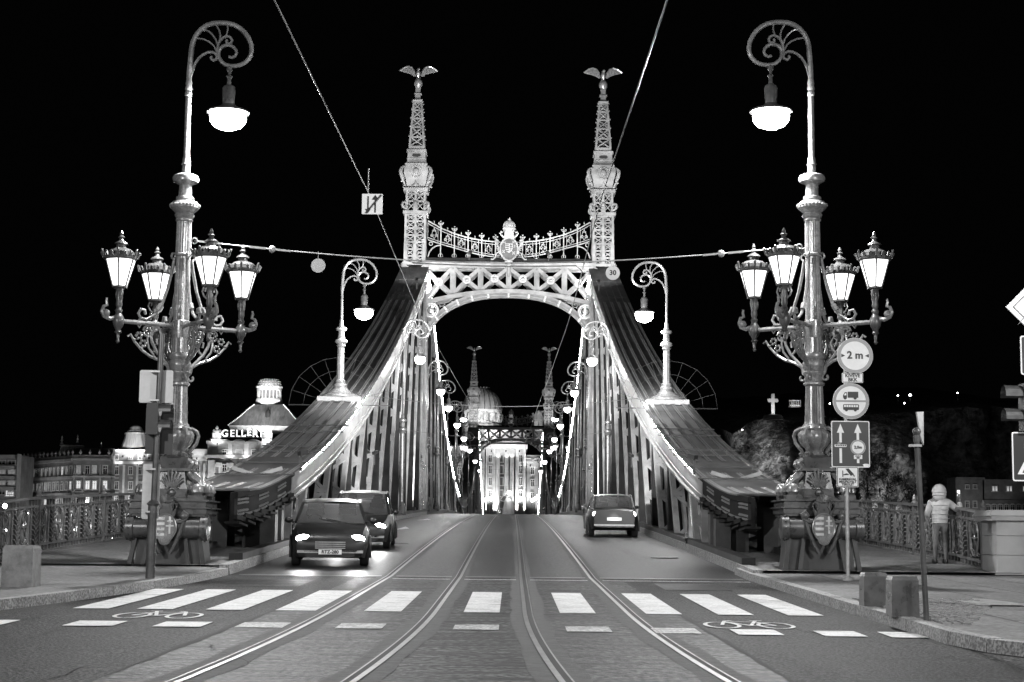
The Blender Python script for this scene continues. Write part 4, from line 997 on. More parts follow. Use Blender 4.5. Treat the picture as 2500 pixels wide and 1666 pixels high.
        m.tube([q(r, zz(y)) for r, y in ((.95, 788), (1.0, 800), (.95, 808), (.9, 800), (.95, 790))], .022, 5); m.build('arm_bar', M['cast'], ar, True)
        m = MB()                                          # scrolling bracket under the arm with rosettes
        m.tube([q(r, zz(y)) for r, y in ((.24, 912), (.28, 896), (.45, 884), (.68, 876), (.88, 862), (1.05, 842), (1.14, 826), (1.2, 832))], .042, 6, .025)
        m.tube([q(r, zz(y)) for r, y in ((.26, 896), (.4, 880), (.55, 862), (.66, 840), (.68, 822), (.62, 806), (.52, 804), (.46, 816), (.5, 828))], .035, 6)
        m.tube([q(r, zz(y)) for r, y in ((.55, 868), (.44, 856), (.4, 840), (.46, 828), (.54, 834), (.52, 846))], .025, 5); m.tube([q(r, zz(y)) for r, y in ((.6, 872), (.72, 856), (.76, 836), (.74, 822))], .025, 5)
        m.tube([q(.27 + .09 * math.cos(t) * (1 - j * .06), zz(922) + .09 * math.sin(t) * (1 - j * .06)) for j, t in enumerate([1.8 + .6 * i for i in range(10)])], .03, 5)
        m.tube([q(.74 + .12 * math.cos(t), zz(815) + .12 * math.sin(t)) for t in [.6 * i for i in range(11)]], .025, 5)
        for (r, y) in ((.74, 815), (.95, 828), (.85, 846)):
            for j in range(6): m.sph(q(r + .06 * math.cos(j), zz(y) + .06 * math.sin(j)), .035, 5, 4)
        for (r, y) in ((.6, 876), (.9, 858), (1.06, 838)): m.sph(q(r, zz(y)), .05, 5, 4, sz=.6)
        m.build('bracket_scroll', M['cast'], ar, True)
        lx, ly = q(1.42, 0)[:2]; m = MB(); r = lambda p: p * s36
        m.lathe([(r(2), zy(850)), (r(5), zy(846)), (r(3), zy(842)), (r(4.5), zy(828)), (r(9), zy(824)), (r(6), zy(819)), (r(8), zy(814)), (r(12), zy(808)), (r(14), zy(800)), (r(14), zy(790)), (r(10), zy(784)), (r(7), zy(779)), (r(9), zy(772)), (r(6), zy(766)), (r(8), zy(758)), (r(7), zy(748)), (r(9), zy(740)), (r(6), zy(732)), (r(8), zy(722)), (r(13), zy(717))], 14, (lx, ly, 0))
        m.build('lantern_stem', M['cast_dark'], ar, True)
        m = MB()
        for j in (-1, 1): m.tube([(lx + j * (-n_) * w, ly + j * c * w, zy(y)) for w, y in ((.06, 748), (.13, 742), (.17, 732), (.14, 722), (.09, 724), (.1, 732))], .02, 5)
        m.tube([q(u, zz(y)) for u, y in ((1.5, 790), (1.62, 793), (1.74, 788), (1.79, 776), (1.75, 764), (1.68, 762), (1.70, 752), (1.69, 744))], .055, 6, .025); m.sph(q(1.7, zz(780)), .085, 8, 6)
        m.build('arm_tip', M['cast'], ar, True)
        ln = node('lantern', root, (lx, ly, zy(715))); zl0, zl1, ra, rb = zy(713), zy(652), .155, .325
        m = MB(); m.lathe([(.17, zy(718)), (.17, zl0 - .005), (.14, zl0)], 6, (lx, ly, 0), ph=a)
        for j in range(6):
            t = a + PI / 3 * j; m.beam((lx + ra * math.cos(t), ly + ra * math.sin(t), zl0 - .01), (lx + rb * math.cos(t), ly + rb * math.sin(t), zl1 + .02), .028, .028)
        m.lathe([(.33, zl1), (.36, zl1 + .03), (.37, zl1 + .08), (.30, zl1 + .09), (.29, zl1 + .17), (.2, zl1 + .24), (.11, zl1 + .26), (.10, zl1 + .33), (.15, zl1 + .35), (.13, zl1 + .38), (.06, zl1 + .42), (.04, zl1 + .47), (.075, zl1 + .5), (.03, zl1 + .54), (.045, zl1 + .57), (.01, zl1 + .64)], 12, (lx, ly, 0), ph=a); m.build('lantern_frame', M['cast_dark'], ln)
        m = MB()                                          # crown of cresting round the hood
        for j in range(18):
            t = a + 2 * PI * j / 18; h = .10 if j % 3 == 0 else .055; rr2 = .37 * (1 if j % 3 else 1.04)
            m.beam((lx + rr2 * math.cos(t), ly + rr2 * math.sin(t), zl1 + .06), (lx + (rr2 + .03) * math.cos(t), ly + (rr2 + .03) * math.sin(t), zl1 + .09 + h), .05, .03); m.sph((lx + (rr2 + .03) * math.cos(t), ly + (rr2 + .03) * math.sin(t), zl1 + .09 + h), .028, 5, 3)
        m.build('lantern_crown', M['cast_dark'], ln)
        for j in range(6):
            t0, t1 = a + PI / 3 * j + .07, a + PI / 3 * (j + 1) - .07
            m = MB(); vs = []
            for (rad, z) in ((ra, zl0), (rb, zl1)):
                for t in (t0, t1): vs.append((lx + rad * .985 * math.cos(t), ly + rad * .985 * math.sin(t), z))
            for (rad, z) in ((ra, zl0), (rb, zl1)):
                for t in (t0, t1): vs.append((lx + rad * .95 * math.cos(t), ly + rad * .95 * math.sin(t), z))
            m.add(vs, [(0, 1, 3, 2), (4, 6, 7, 5), (0, 2, 6, 4), (1, 5, 7, 3)]); m.build('lantern_pane', M['lantern'], ln)
    return root
cl = candelabra('tall ornate lamp with four lanterns left of the roadway behind the traffic signal', 430, 36.0, 1, R(35), group='ornate lantern lamps on the bridge')
cr = candelabra('tall ornate lamp with four lanterns right of the roadway behind the width limit sign', 1990, 36.0, -1, R(55), group='ornate lantern lamps on the bridge')
for o, lab, x in ((cl, 'small distant four lantern lamp on the low middle of the left truss', -6.6), (cr, 'small distant four lantern lamp on the low middle of the right truss', 6.4)):
    c = copy_tree(o); c.location = (x, 206, chz(204)); c['label'] = lab
    for ch in c.children_recursive:
        if ch.type == 'LIGHT': ch.data = ch.data.copy(); ch.data.energy = 500
# side copies added to light the signs, two more lamps stand behind the photographer
for (x, y, e, lab) in ((-15.0, 13, 8000, 'added ornate lantern lamp lighting the signs from the left, outside the picture'), (15.0, 14, 8500, 'added ornate lantern lamp lighting the signs from the right, outside the picture'), (-11.0, -34, 6500, 'ornate lantern lamp far behind the viewpoint on the left'), (11.0, -32, 6500, 'ornate lantern lamp far behind the viewpoint on the right')):
    c = copy_tree(cl if x < 0 else cr); c.location = (x, y, zg(y)); c['label'] = lab
    for ch in c.children_recursive:
        if ch.type == 'LIGHT': ch.data = ch.data.copy(); ch.data.energy = e

# ------------------------------------------------------------------ arc lamps along the bridge
def arc_lamp(label, X, Y, zbase, side, power, zhook_y=None, full=True):
    root = thing('bridge_lamp', label, 'street lamp', (X, Y, zbase), 'lamps with a curled bracket along the bridge')
    H = 4.25 if full else zhook_y
    m = MB(); prof = [(.75, 0), (.75, .05), (.62, .12), (.42, .22), (.3, .34), (.26, .42), (.28, .5), (.2, .56), (.22, .64), (.17, .7)] if full else [(.3, 0), (.26, .4), (.2, .5), (.15, .7)]
    m.lathe([(r, zbase + z) for r, z in prof], 20, (X, Y, 0)); m.build('lamp_foot', M['cast' if full else 'cast_dark'], root, True)
    m = MB(); top = H * .47
    m.lathe([(.15, zbase + .7), (.13, zbase + top)], 24, (X, Y, 0), flute=.1)
    m.lathe([(.13, zbase + top), (.19, zbase + top + .04), (.16, zbase + top + .1), (.25, zbase + top + .18), (.25, zbase + top + .26), (.14, zbase + top + .34), (.12, zbase + top + .62), (.22, zbase + top + .66), (.23, zbase + top + .74), (.1, zbase + top + .82), (.07, zbase + top + 1.05), (.05, zbase + top + 1.1), (.05, zbase + H)], 18, (X, Y, 0)); m.build('lamp_pole', M['cast' if full else 'cast_dark'], root, True)
    hook = crook(root, X, Y, zbase + H, side)
    lamp_head('hanging_lamp', root, hook, power, 'bulb' if full else 'bulb_mid', .25, 1.0 if full else .8)
    return root
def fan_guard(root, X, Y, z):
    m = MB(); R0 = 2.0
    for k in range(11):
        a = PI * k / 10; m.beam((X, Y - .1, z + .05), (X + R0 * math.cos(a), Y - .1, z + .05 + R0 * .95 * math.sin(a)), .009, .009)
    for f in (.45, .72, 1.0):
        pts = [(X + R0 * f * math.cos(PI * k / 10), Y - .1, z + .05 + R0 * .95 * f * math.sin(PI * k / 10)) for k in range(11)]
        for p, q in zip(pts[:-1], pts[1:]): m.beam(p, q, .009, .009)
    m.beam((X - R0, Y - .1, z + .05), (X + R0, Y - .1, z + .05), .04, .04); m.build('climbing_guard', M['black'], root)
for sg, lab in ((-1, 'curled lamp with fan shaped spike guard standing on the left truss'), (1, 'curled lamp with fan shaped spike guard standing on the right truss')):
    Y = 66.0; X = -6.43 if sg < 0 else 6.47; zb = chz(Y) + .12
    L = arc_lamp(lab, X, Y, zb, -sg, 800)
    m = MB(); m.box(X - .85, X + .85, Y - .42, Y + .42, chz(Y) - .1, zb); m.build('lamp_step', M['cast'], L)
    fan_guard(L, X, Y, chz(64.8))
WHERE = {90: 'before the near gateway', 116: 'beside the near gateway', 131: 'first past the near gateway', 151: 'second past the near gateway', 172: 'third past the near gateway', 196: 'just before mid bridge', 224: 'just past mid bridge', 256: 'nearest the far gateway'}
for (Y, pw) in ((90, 450), (116, 380), (131, 380), (151, 350), (172, 350), (196, 350), (224, 300), (256, 300)):
    for sg in (-1, 1):
        zb = zg(Y) + .2; arc_lamp('curled roadway lamp %s, %s row' % (WHERE[Y], 'left' if sg < 0 else 'right'), sg * 5.53, Y, zb, -sg, pw, EYE.z + (9.4 if Y == 90 else 9.9) + .96 - zb, False)

# ================================================================== WIRES
def wire(name, label, pts, r=.014, group=None, mm='galv'):
    m = MB().tube(pts, r, 6); return tag(m.build(name, M[mm], None, True), label, 'cable', group)
def contact(px0, py0, Ya, px1, py1, Yb, sgx):
    return None
for sg, lab in ((-1, 'overhead tram wire above the left track'), (1, 'overhead tram wire above the right track')):
    pts = []
    for Y in lin(8, 200, 48): pts.append((sg * (1.68 + .014 * max(0, 24 - Y)) if Y < 60 else sg * (1.68 - .2 * min(1, (Y - 60) / 60)), Y, EYE.z + (4.9 if Y < 38 else 4.9 + (zg(Y) - zg(38)))))
    wire('tram_wire', lab, pts, .009, 'overhead tram wires', 'pole')
XL, XR = P(460, 600, 36).x + .15, P(1966, 610, 36).x - .15
spn = [(XL + (XR - XL) * t, 35.9, pz(598, 36) - .42 * math.sin(PI * t)) for t in lin(0, 1, 24)]
cab = wire('span_cable', 'steel span cable slung between the two big lamps', spn, .014)
for e, s_ in ((0, 1), (24, -1)):
    m = MB(); p = V(spn[e]); q = V(spn[e + s_ * 2]); d = (q - p).normalized(); m.beam(p + d * .1, p + d * .6, .04, .04); m.beam(p + d * 1.2, p + d * 1.55, .045, .045); m.sph(p + d * 1.7, .08, 8, 6); m.beam(p + d * 1.8, p + d * 2.1, .04, .04)
    m.tube([p + V((.06 * math.cos(t), 0, .06 * math.sin(t))) for t in [.7 * i for i in range(10)]], .018, 5)
    m.build('turnbuckle', M['galv'], cab)
for (Y, zr, lab) in ((66, 5.9, 'span cable between the two lamps with spike guards'), (100, 6.3, 'span cable before the near gateway leg'), (150, 7.5, 'span cable in the first half of the main span'), (190, 8.0, 'span cable near the middle of the bridge'), (240, 7.6, 'span cable past the middle of the bridge')):
    pts = [(-6.3 + 12.6 * t, Y, zr + EYE.z - .5 * math.sin(PI * t) - (0 if Y > 70 else .3)) for t in lin(0, 1, 12)]
    wire('span_cable', lab, pts, .009, None, 'pole')
wire('hanger_wire', 'dark wire sagging across the gateway beam', [(x, Y0 - 1.25, ry(604) - .02 - .12 * math.cos(x / 3) + .0 * x) for x in lin(-6.6, 4.6, 16)] + [(4.9, Y0 - 1.3, ry(640)), (5.2, Y0 - 1.3, ry(690)), (5.1, Y0 - 1.3, ry(740)), (4.9, Y0 - 1.3, ry(790))], .03, None, 'black')

# ================================================================== SIGNS, SIGNALS, POSTS
def band(pr_out, pr_in, o, d):                 # flat ring between two outlines of equal length
    m = MB(); n = len(pr_out); o = V(o)
    for k in (0, 1):
        for pr_ in (pr_out, pr_in):
            for (x, z) in pr_: m.v.append(o + V((x, -d * k, z)))
    for i in range(n):
        j = (i + 1) % n
        m.f += [(i, j, n + j, n + i), (2 * n + i, 3 * n + i, 3 * n + j, 2 * n + j), (i, 2 * n + i, 2 * n + j, j), (n + i, n + j, 3 * n + j, 3 * n + i)]
    return m
def post(root, x, Y, z0, z1, r=.038, mm='galv', lean=0.0):
    m = MB().tube([(x, Y, z0), (x + lean, Y, z1)], r, 12); return m.build('post', M[mm], root, True)
# -- right hand sign post
SX = P(2072, 1400, 32).x; SY = 32.0; zs = lambda y: pz(y, SY, 2080)
sp = thing('sign_post', 'galvanised post carrying traffic signs in front of the right lantern lamp', 'sign post', (SX, SY, zg(SY) + KH))
post(sp, SX, SY + .06, zg(SY) + KH, zs(846), .038)
m = MB().lathe([(.1, zg(SY) + KH), (.1, zg(SY) + KH + .05), (.05, zg(SY) + KH + .08)], 12, (SX, SY + .06, 0)); m.build('post_foot', M['galv'], sp)
def round_sign(root, cx, cz, Y, r, bandw=.17):
    n_ = node('round_sign', root, (cx, Y, cz))
    MB().fin(circ(r, 48), (cx, Y, cz), .02).build('sign_plate', M['white'], n_)
    band(circ(r * .985, 48), circ(r * (1 - bandw), 48), (cx, Y - .02, cz), .004).build('sign_band', M['grey'], n_)
    return n_
X1 = P(2087, 869, SY).x; z1 = zs(869)
a = round_sign(sp, X1, z1, SY, .345, .2)
text('2 m', .20, M['ink'], a, (X1, SY - .026, z1 + .005), bold=.006)
for sx in (-1, 1): MB().fin([(sx * .265, .035), (sx * .265, -.035), (sx * .19, 0)], (X1, SY - .02, z1), .006).build('arrow_mark', M['ink'], a)
X2 = P(2081, 923, SY).x; z2 = zs(923)
a = node('sign_plate', sp, (X2, SY, z2)); MB().fin(rrect(.40, .185, .012), (X2, SY, z2), .02).build('plate_face', M['white'], a)
band(rrect(.385, .17, .012), rrect(.37, .155, .012), (X2, SY - .02, z2), .003).build('plate_border', M['ink'], a); text('KIVÉVE\nBKK', .092, M['ink'], a, (X2, SY - .025, z2), bold=.003)
X3 = P(2077, 980, SY).x; z3 = zs(980)
a = round_sign(sp, X3, z3, SY, .345, .17)
MB().box(X3 - .29, X3 + .29, SY - .025, SY - .02, z3 - .018, z3 + .018).build('sign_bar', M['grey'], a)
m = MB(); m.box(X3 - .06, X3 + .14, SY - .026, SY - .02, z3 + .065, z3 + .18); m.fin([(-.15, .065), (-.075, .065), (-.075, .17), (-.115, .17), (-.15, .11)], (X3, SY - .02, z3), .006)
for dx in (-.11, .08): m.fin(circ(.03, 14, dx, .06), (X3, SY - .02, z3), .008)
m.build('lorry_mark', M['ink'], a); MB().fin([(-.135, .11), (-.088, .11), (-.088, .15), (-.112, .15)], (X3, SY - .026, z3), .002).build('lorry_window', M['white'], a)
m = MB(); m.fin(rrect(.30, .11, .02), (X3, SY - .02, z3 - .115), .006)
for dx in (-.09, .08): m.fin(circ(.028, 14, dx, -.17), (X3, SY - .02, z3), .008)
m.build('bus_mark', M['ink'], a); m = MB()
for k in range(6): m.box(X3 - .135 + k * .046, X3 - .098 + k * .046, SY - .028, SY - .026, z3 - .115, z3 - .075)
m.build('bus_window', M['white'], a)
X4 = P(2076, 1085, SY).x; z4 = zs(1085)
a = node('lane_sign', sp, (X4, SY, z4)); w, h = .73, .885
MB().fin(rrect(w, h, .03), (X4, SY, z4), .02).build('lane_sign_face', M['darkface'], a); band(rrect(w, h, .03), rrect(w - .035, h - .035, .022), (X4, SY - .02, z4), .003).build('lane_sign_border', M['white'], a)
for dx, gaps in ((-.19, ((-.36, -.08), (.03, .22))), (.14, ((-.36, -.24), (.075, .22)))):
    m = MB()
    for (p, q) in gaps: m.box(X4 + dx - .024, X4 + dx + .024, SY - .026, SY - .02, z4 + p, z4 + q)
    m.fin([(dx - .07, .215), (dx + .07, .215), (dx, .39)], (X4, SY - .02, z4), .006); m.build('lane_arrow', M['white'], a)
m = MB().fin(rrect(.23, .05, .015), (X4 - .19, SY - .02, z4 - .03), .006); m.tube([(X4 - .22 + .022 * math.cos(t), SY - .024, z4 + .02 + .022 * math.sin(t)) for t in [.7 * i for i in range(10)]], .004, 4); m.build('tram_mark', M['white'], a)
m = MB()
for k in range(6): m.box(X4 - .285 + k * .035, X4 - .262 + k * .035, SY - .03, SY - .026, z4 - .04, z4 - .01)
m.build('tram_window', M['darkface'], a)
MB().fin(circ(.145, 32), (X4 + .14, SY - .02, z4 - .06), .006).build('small_round_sign', M['white'], a); band(circ(.143, 32), circ(.115, 32), (X4 + .14, SY - .026, z4 - .06), .002).build('small_round_band', M['grey'], a)
text('2,0m', .075, M['ink'], a, (X4 + .14, SY - .031, z4 - .06), bold=.003)
MB().fin(rrect(.16, .075, .005), (X4 + .14, SY - .02, z4 - .245), .006).build('small_plate', M['white'], a); text('KIVÉVE\nBKK', .035, M['ink'], a, (X4 + .14, SY - .03, z4 - .245))
m = MB(); rs_ = random.Random(5)
m.fin([(.14 + .08 * math.cos(t) * rs_.uniform(.6, 1), .03 * math.sin(t)) for t in [.52 * i for i in range(12)]], (X4 + .15, SY - .024, z4 - .40), .002); m.build('sticker', M['white'], a)
X5 = P(2069, 1165, SY).x; z5 = zs(1165)
a = node('camera_sign', sp, (X5, SY, z5)); MB().fin(rrect(.415, .385, .02), (X5, SY, z5), .02).build('camera_sign_face', M['white'], a); band(rrect(.40, .37, .02), rrect(.375, .345, .015), (X5, SY - .02, z5), .003).build('camera_sign_border', M['ink'], a)
m = MB(); m.fin([(-.04, .155), (.02, .16), (.12, .05), (.06, .02)], (X5, SY - .02, z5), .006); m.fin([(-.1, .12), (-.085, .12), (-.085, .03), (-.02, .05), (.02, .04), (.02, .055), (-.02, .068), (-.085, .045), (-.085, 0), (-.1, 0)], (X5, SY - .02, z5), .006); m.fin([(.10, .05), (.13, .03), (.13, .0), (.11, .02)], (X5, SY - .02, z5), .006); m.build('camera_mark', M['ink'], a)
text('KAMERÁVAL\nMEGFIGYELT\nTERÜLET', .058, M['ink'], a, (X5, SY - .025, z5 - .095), bold=.002)
# -- signs hung on the wires
Yw = 22.8; c = P(909, 499, Yw)
a = thing('hanging_sign', 'small square sign with two opposed arrows hung on the tram wire', 'sign', (c.x, Yw, c.z)); MB().fin(rrect(.285, .285, .01), (c.x, Yw, c.z), .012).build('sign_face', M['white'], a)
MB().fin([(-.07, .11), (-.05, .11), (-.05, -.07), (-.02, -.07), (-.06, -.13), (-.10, -.07), (-.07, -.07)], (c.x, Yw - .012, c.z), .003).build('arrow_mark', M['ink'], a); MB().fin([(.03, -.12), (.05, -.12), (.05, .06), (.09, .06), (.04, .13), (-.01, .06), (.03, .06)], (c.x, Yw - .012, c.z), .003).build('arrow_mark', M['ink'], a)
m = MB().beam((c.x - .09, Yw - .018, c.z - .13), (c.x + .12, Yw - .018, c.z + .13), .02, .004, (0, 1, 0)); m.build('cross_stroke', M['ink'], a)
m = MB().beam((c.x - .06, Yw - .006, c.z + .14), (c.x - .06, Yw - .006, c.z + .5), .012, .012); m.build('hanger', M['galv'], a)
c = P(1496, 667, 36); a = thing('speed_sign', 'small round sign reading 30 hung on the span cable', 'sign', (c.x, 36, c.z)); MB().fin(circ(.155, 32), (c.x, 36, c.z), .015).build('sign_face', M['white'], a)
text('30', .15, M['ink'], a, (c.x, 35.98, c.z), bold=.004); MB().beam((c.x, 35.97, c.z + .14), (c.x, 35.95, c.z + .3), .012, .012).build('hanger', M['galv'], a)
c = P(777, 649, 36); a = thing('hanging_disc', 'blank back of a small round sign hung on the span cable', 'sign', (c.x, 36, c.z)); MB().fin(circ(.155, 32), (c.x, 36, c.z), .015).build('sign_face', M['signback'], a); MB().beam((c.x, 35.97, c.z + .14), (c.x, 35.95, c.z + .3), .012, .012).build('hanger', M['galv'], a)
# -- left traffic signal seen from behind
TY = 30.0; TXp = P(372, 1250, TY).x; zt2 = lambda y: pz(y, TY, 370)
ts_ = thing('traffic_signal', 'traffic signal post with sign backs beside the left lantern lamp', 'traffic light', (TXp, TY, zg(TY) + KH))
post(ts_, TXp, TY, zg(TY) + KH, zt2(815), .055, 'pole', .06)
m = MB().tube([(TXp, TY, zg(TY) + KH), (TXp + .005, TY, zt2(1235))], .085, 14); m.lathe([(.085, zt2(1236)), (.12, zt2(1230)), (.06, zt2(1222))], 14, (TXp + .01, TY, 0)); m.build('post_sleeve', M['pole'], ts_, True)
cx = P(379, 943, TY).x; m = MB().fin(rrect(.60, .59, .035), (cx, TY + .09, zt2(943)), .015); m.build('square_sign_back', M['signback'], ts_)
m = MB()
for y in (908, 978): m.box(cx - .09, cx + .09, TY - .075, TY + .07, zt2(y) - .015, zt2(y) + .015)
m.build('sign_clamp', M['galv'], ts_)
cx = P(366, 1198, TY).x; m = MB().fin(rrect(.31, .98, .03), (cx, TY + .09, zt2(1200)), .015); m.build('tall_sign_back', M['signback'], ts_)
m = MB()
for y in (1146, 1250): m.box(cx - .1, cx + .1, TY - .075, TY + .07, zt2(y) - .015, zt2(y) + .015)
m.build('sign_clamp', M['galv'], ts_)
bp = node('signal_backboard', ts_, (TXp, TY, zt2(1040)))
xa, xb = P(352, 1040, TY).x, P(420, 1040, TY).x
MB().box(xa, xb, TY + .12, TY + .15, zt2(1108), zt2(995)).build('backboard_panel', M['black'], bp)
hd = node('signal_head', ts_, (TXp, TY, zt2(1040))); xh0, xh1 = P(362, 1020, TY).x, P(390, 1020, TY).x
m = MB().box(xh0, xh1, TY - .16, TY + .11, zt2(1062), zt2(985)); m.build('signal_housing', M['black'], hd)
for y in (1003, 1042):
    m = MB()                                              # long visors that look towards the roadway on the right
    for k in range(9):
        a0, a1 = PI * (k - .6) / 8, PI * (k + .4) / 8
        r = .125; p = lambda a_, x_: (x_, TY - .03 + r * math.cos(a_), zt2(y) + r * math.sin(a_))
        m.add([p(a0, xh1), p(a1, xh1), p(a1, xh1 + .22), p(a0, xh1 + .22)], [(0, 1, 2, 3)])
    m.build('visor', M['pole'], hd, True)
    MB().sph((xh1 + .01, TY - .03, zt2(y)), .10, 12, 8, sx=.3).build('lens', M['lit_dim'], hd, True)
# -- right edge signal post, mostly out of frame
EY = 23.0; ze = lambda y: pz(y, EY, 2480); EX = P(2540, 1300, EY).x
es = thing('crossing_signal', 'post at the right edge with priority diamond, signal visors and crossing signs', 'traffic light', (EX, EY, zg(EY) + KH))
post(es, EX, EY, zg(EY) + KH, ze(640), .055, 'pole')
c = P(2531, 753, EY); dm = node('diamond_sign', es, (c.x, EY - .1, c.z)); rot45 = lambda r: [(r, 0), (0, r), (-r, 0), (0, -r)]
MB().fin(rot45(.455), (c.x, EY - .08, c.z), .02).build('diamond_plate', M['white'], dm); band(rot45(.36), rot45(.345), (c.x, EY - .1, c.z), .003).build('diamond_line', M['ink'], dm); MB().fin([(-.36, -.22), (-.30, -.16), (.1, .24), (.04, .30)], (c.x + .06, EY - .1, c.z - .03), .004).build('diamond_bar', M['grey'], dm)
def cross_sign(xl, yt_, yb_, big):
    c = P((xl + xl + (yb_ - yt_)) / 2, (yt_ + yb_) / 2, EY); w = (yb_ - yt_) * EY / F; n_ = node('crossing_sign', es, (c.x, EY - .1, c.z))
    MB().fin(rrect(w, w, .03), (c.x, EY - .08, c.z), .02).build('crossing_face', M['darkface'], n_); band(rrect(w, w, .03), rrect(w - .035, w - .035, .02), (c.x, EY - .1, c.z), .003).build('crossing_border', M['white'], n_)
    MB().fin([(-.40 * w, -.36 * w), (.40 * w, -.36 * w), (0, .38 * w)], (c.x, EY - .1, c.z), .004).build('crossing_triangle', M['white'], n_)
    m = MB()
    for k in range(5): m.fin([(-.3 * w + .13 * w * k, -.33 * w), (-.24 * w + .13 * w * k, -.33 * w), (-.2 * w + .1 * w * k, -.22 * w), (-.25 * w + .1 * w * k, -.22 * w)], (c.x, EY - .104, c.z), .003)
    m.fin(circ(.05 * w, 10, 0, .15 * w), (c.x, EY - .104, c.z), .003); m.beam((c.x, EY - .106, c.z + .08 * w), (c.x + .02 * w, EY - .106, c.z - .08 * w), .06 * w, .004, (0, 1, 0)); m.beam((c.x + .02 * w, EY - .106, c.z - .07 * w), (c.x - .08 * w, EY - .106, c.z - .2 * w), .04 * w, .004, (0, 1, 0)); m.beam((c.x + .02 * w, EY - .107, c.z - .07 * w), (c.x + .1 * w, EY - .107, c.z - .2 * w), .04 * w, .004, (0, 1, 0)); m.build('walker_mark', M['ink'], n_)
cross_sign(2486, 822, 918, False); cross_sign(2466, 1057, 1176, True)
hd = node('signal_head', es, (EX, EY, ze(1000))); xh = P(2492, 1000, EY).x
MB().box(xh, xh + .3, EY - .2, EY + .1, ze(1052), ze(938)).build('signal_housing', M['black'], hd)
for y in (966, 1022):
    m = MB(); r = .13
    for k in range(9):
        a0, a1 = PI * (k - .6) / 8, PI * (k + .4) / 8; p = lambda a_, x_, r_: (x_, EY - .05 + r_ * math.cos(a_), ze(y) + r_ * math.sin(a_))
        m.add([p(a0, xh, r), p(a1, xh, r), p(a1, xh - .25, r * 1.05), p(a0, xh - .25, r * 1.05)], [(0, 1, 2, 3)])
    m.build('visor', M['pole'], hd, True)
# -- leaning post with a ball cap
BY = 20.8; bxp = P(2262, 1528, BY); topp = P(2238, 1060, BY)
bo = thing('ball_post', 'slim leaning post with ball cap and narrow sign seen edge on', 'post', (bxp.x, BY, zg(BY) + KH))
m = MB().tube([(bxp.x, BY, zg(BY) + KH), (topp.x, BY, topp.z)], .036, 12); m.build('post', M['pole'], bo, True)
m = MB().sph((topp.x, BY, topp.z + .03), .055, 12, 8); m.tube([(topp.x, BY, topp.z - .1), (topp.x, BY, topp.z - .02)], .045, 12); m.build('ball_cap', M['pole'], bo, True)
m = MB(); m.box(topp.x - .09, topp.x + .05, BY - .05, BY + .05, topp.z - .16, topp.z - .13); m.build('clamp', M['galv'], bo)
p0, p1 = P(2240, 1005, BY), P(2256, 1085, BY); m = MB().add([(p0.x, BY + .1, p0.z), (p0.x + .10, BY + .16, p0.z + .01), (p1.x + .02, BY + .16, p1.z), (p1.x - .03, BY + .1, p1.z + .1), (p0.x + .012, BY + .085, p0.z), (p0.x + .112, BY + .145, p0.z + .01), (p1.x + .032, BY + .145, p1.z), (p1.x - .018, BY + .085, p1.z + .1)],
    [(0, 1, 2, 3), (7, 6, 5, 4), (0, 4, 5, 1), (1, 5, 6, 2), (2, 6, 7, 3), (3, 7, 4, 0)]); m.build('edge_on_sign', M['signback'], bo)
# -- square stone bollards
def bollard(label, px0, px1, ytop, ybase, Y, mm, group='square bollards on the pavements'):
    a_, b_ = P(px0, ybase, Y), P(px1, ybase, Y); w = (b_.x - a_.x) / 2; cx = (a_.x + b_.x) / 2; z0 = zg(Y) + KH; z1 = pz(ytop, Y)
    o = thing('bollard', label, 'bollard', (cx, Y + w, z0), group)
    m = MB(); m.frustum(cx, Y + w, z0, z1 - .05, w, w, w * .97, w * .97); m.build('bollard_block', M[mm], o); m = MB(); m.frustum(cx, Y + w, z1 - .05, z1, w * .97, w * .97, w * .86, w * .86); m.build('bollard_cap', M[mm], o)
bollard('square dark bollard on the right pavement, farther from the leaning post', 2110, 2170, 1390, 1495, 23.6, 'cast_dark'); bollard('square dark bollard on the right pavement, beside the leaning post', 2178, 2246, 1398, 1524, 21.4, 'cast_dark')
bollard('square stone block on the left pavement in front of the iron railing', 2, 78, 1344, 1420, 26.5, 'cobble')

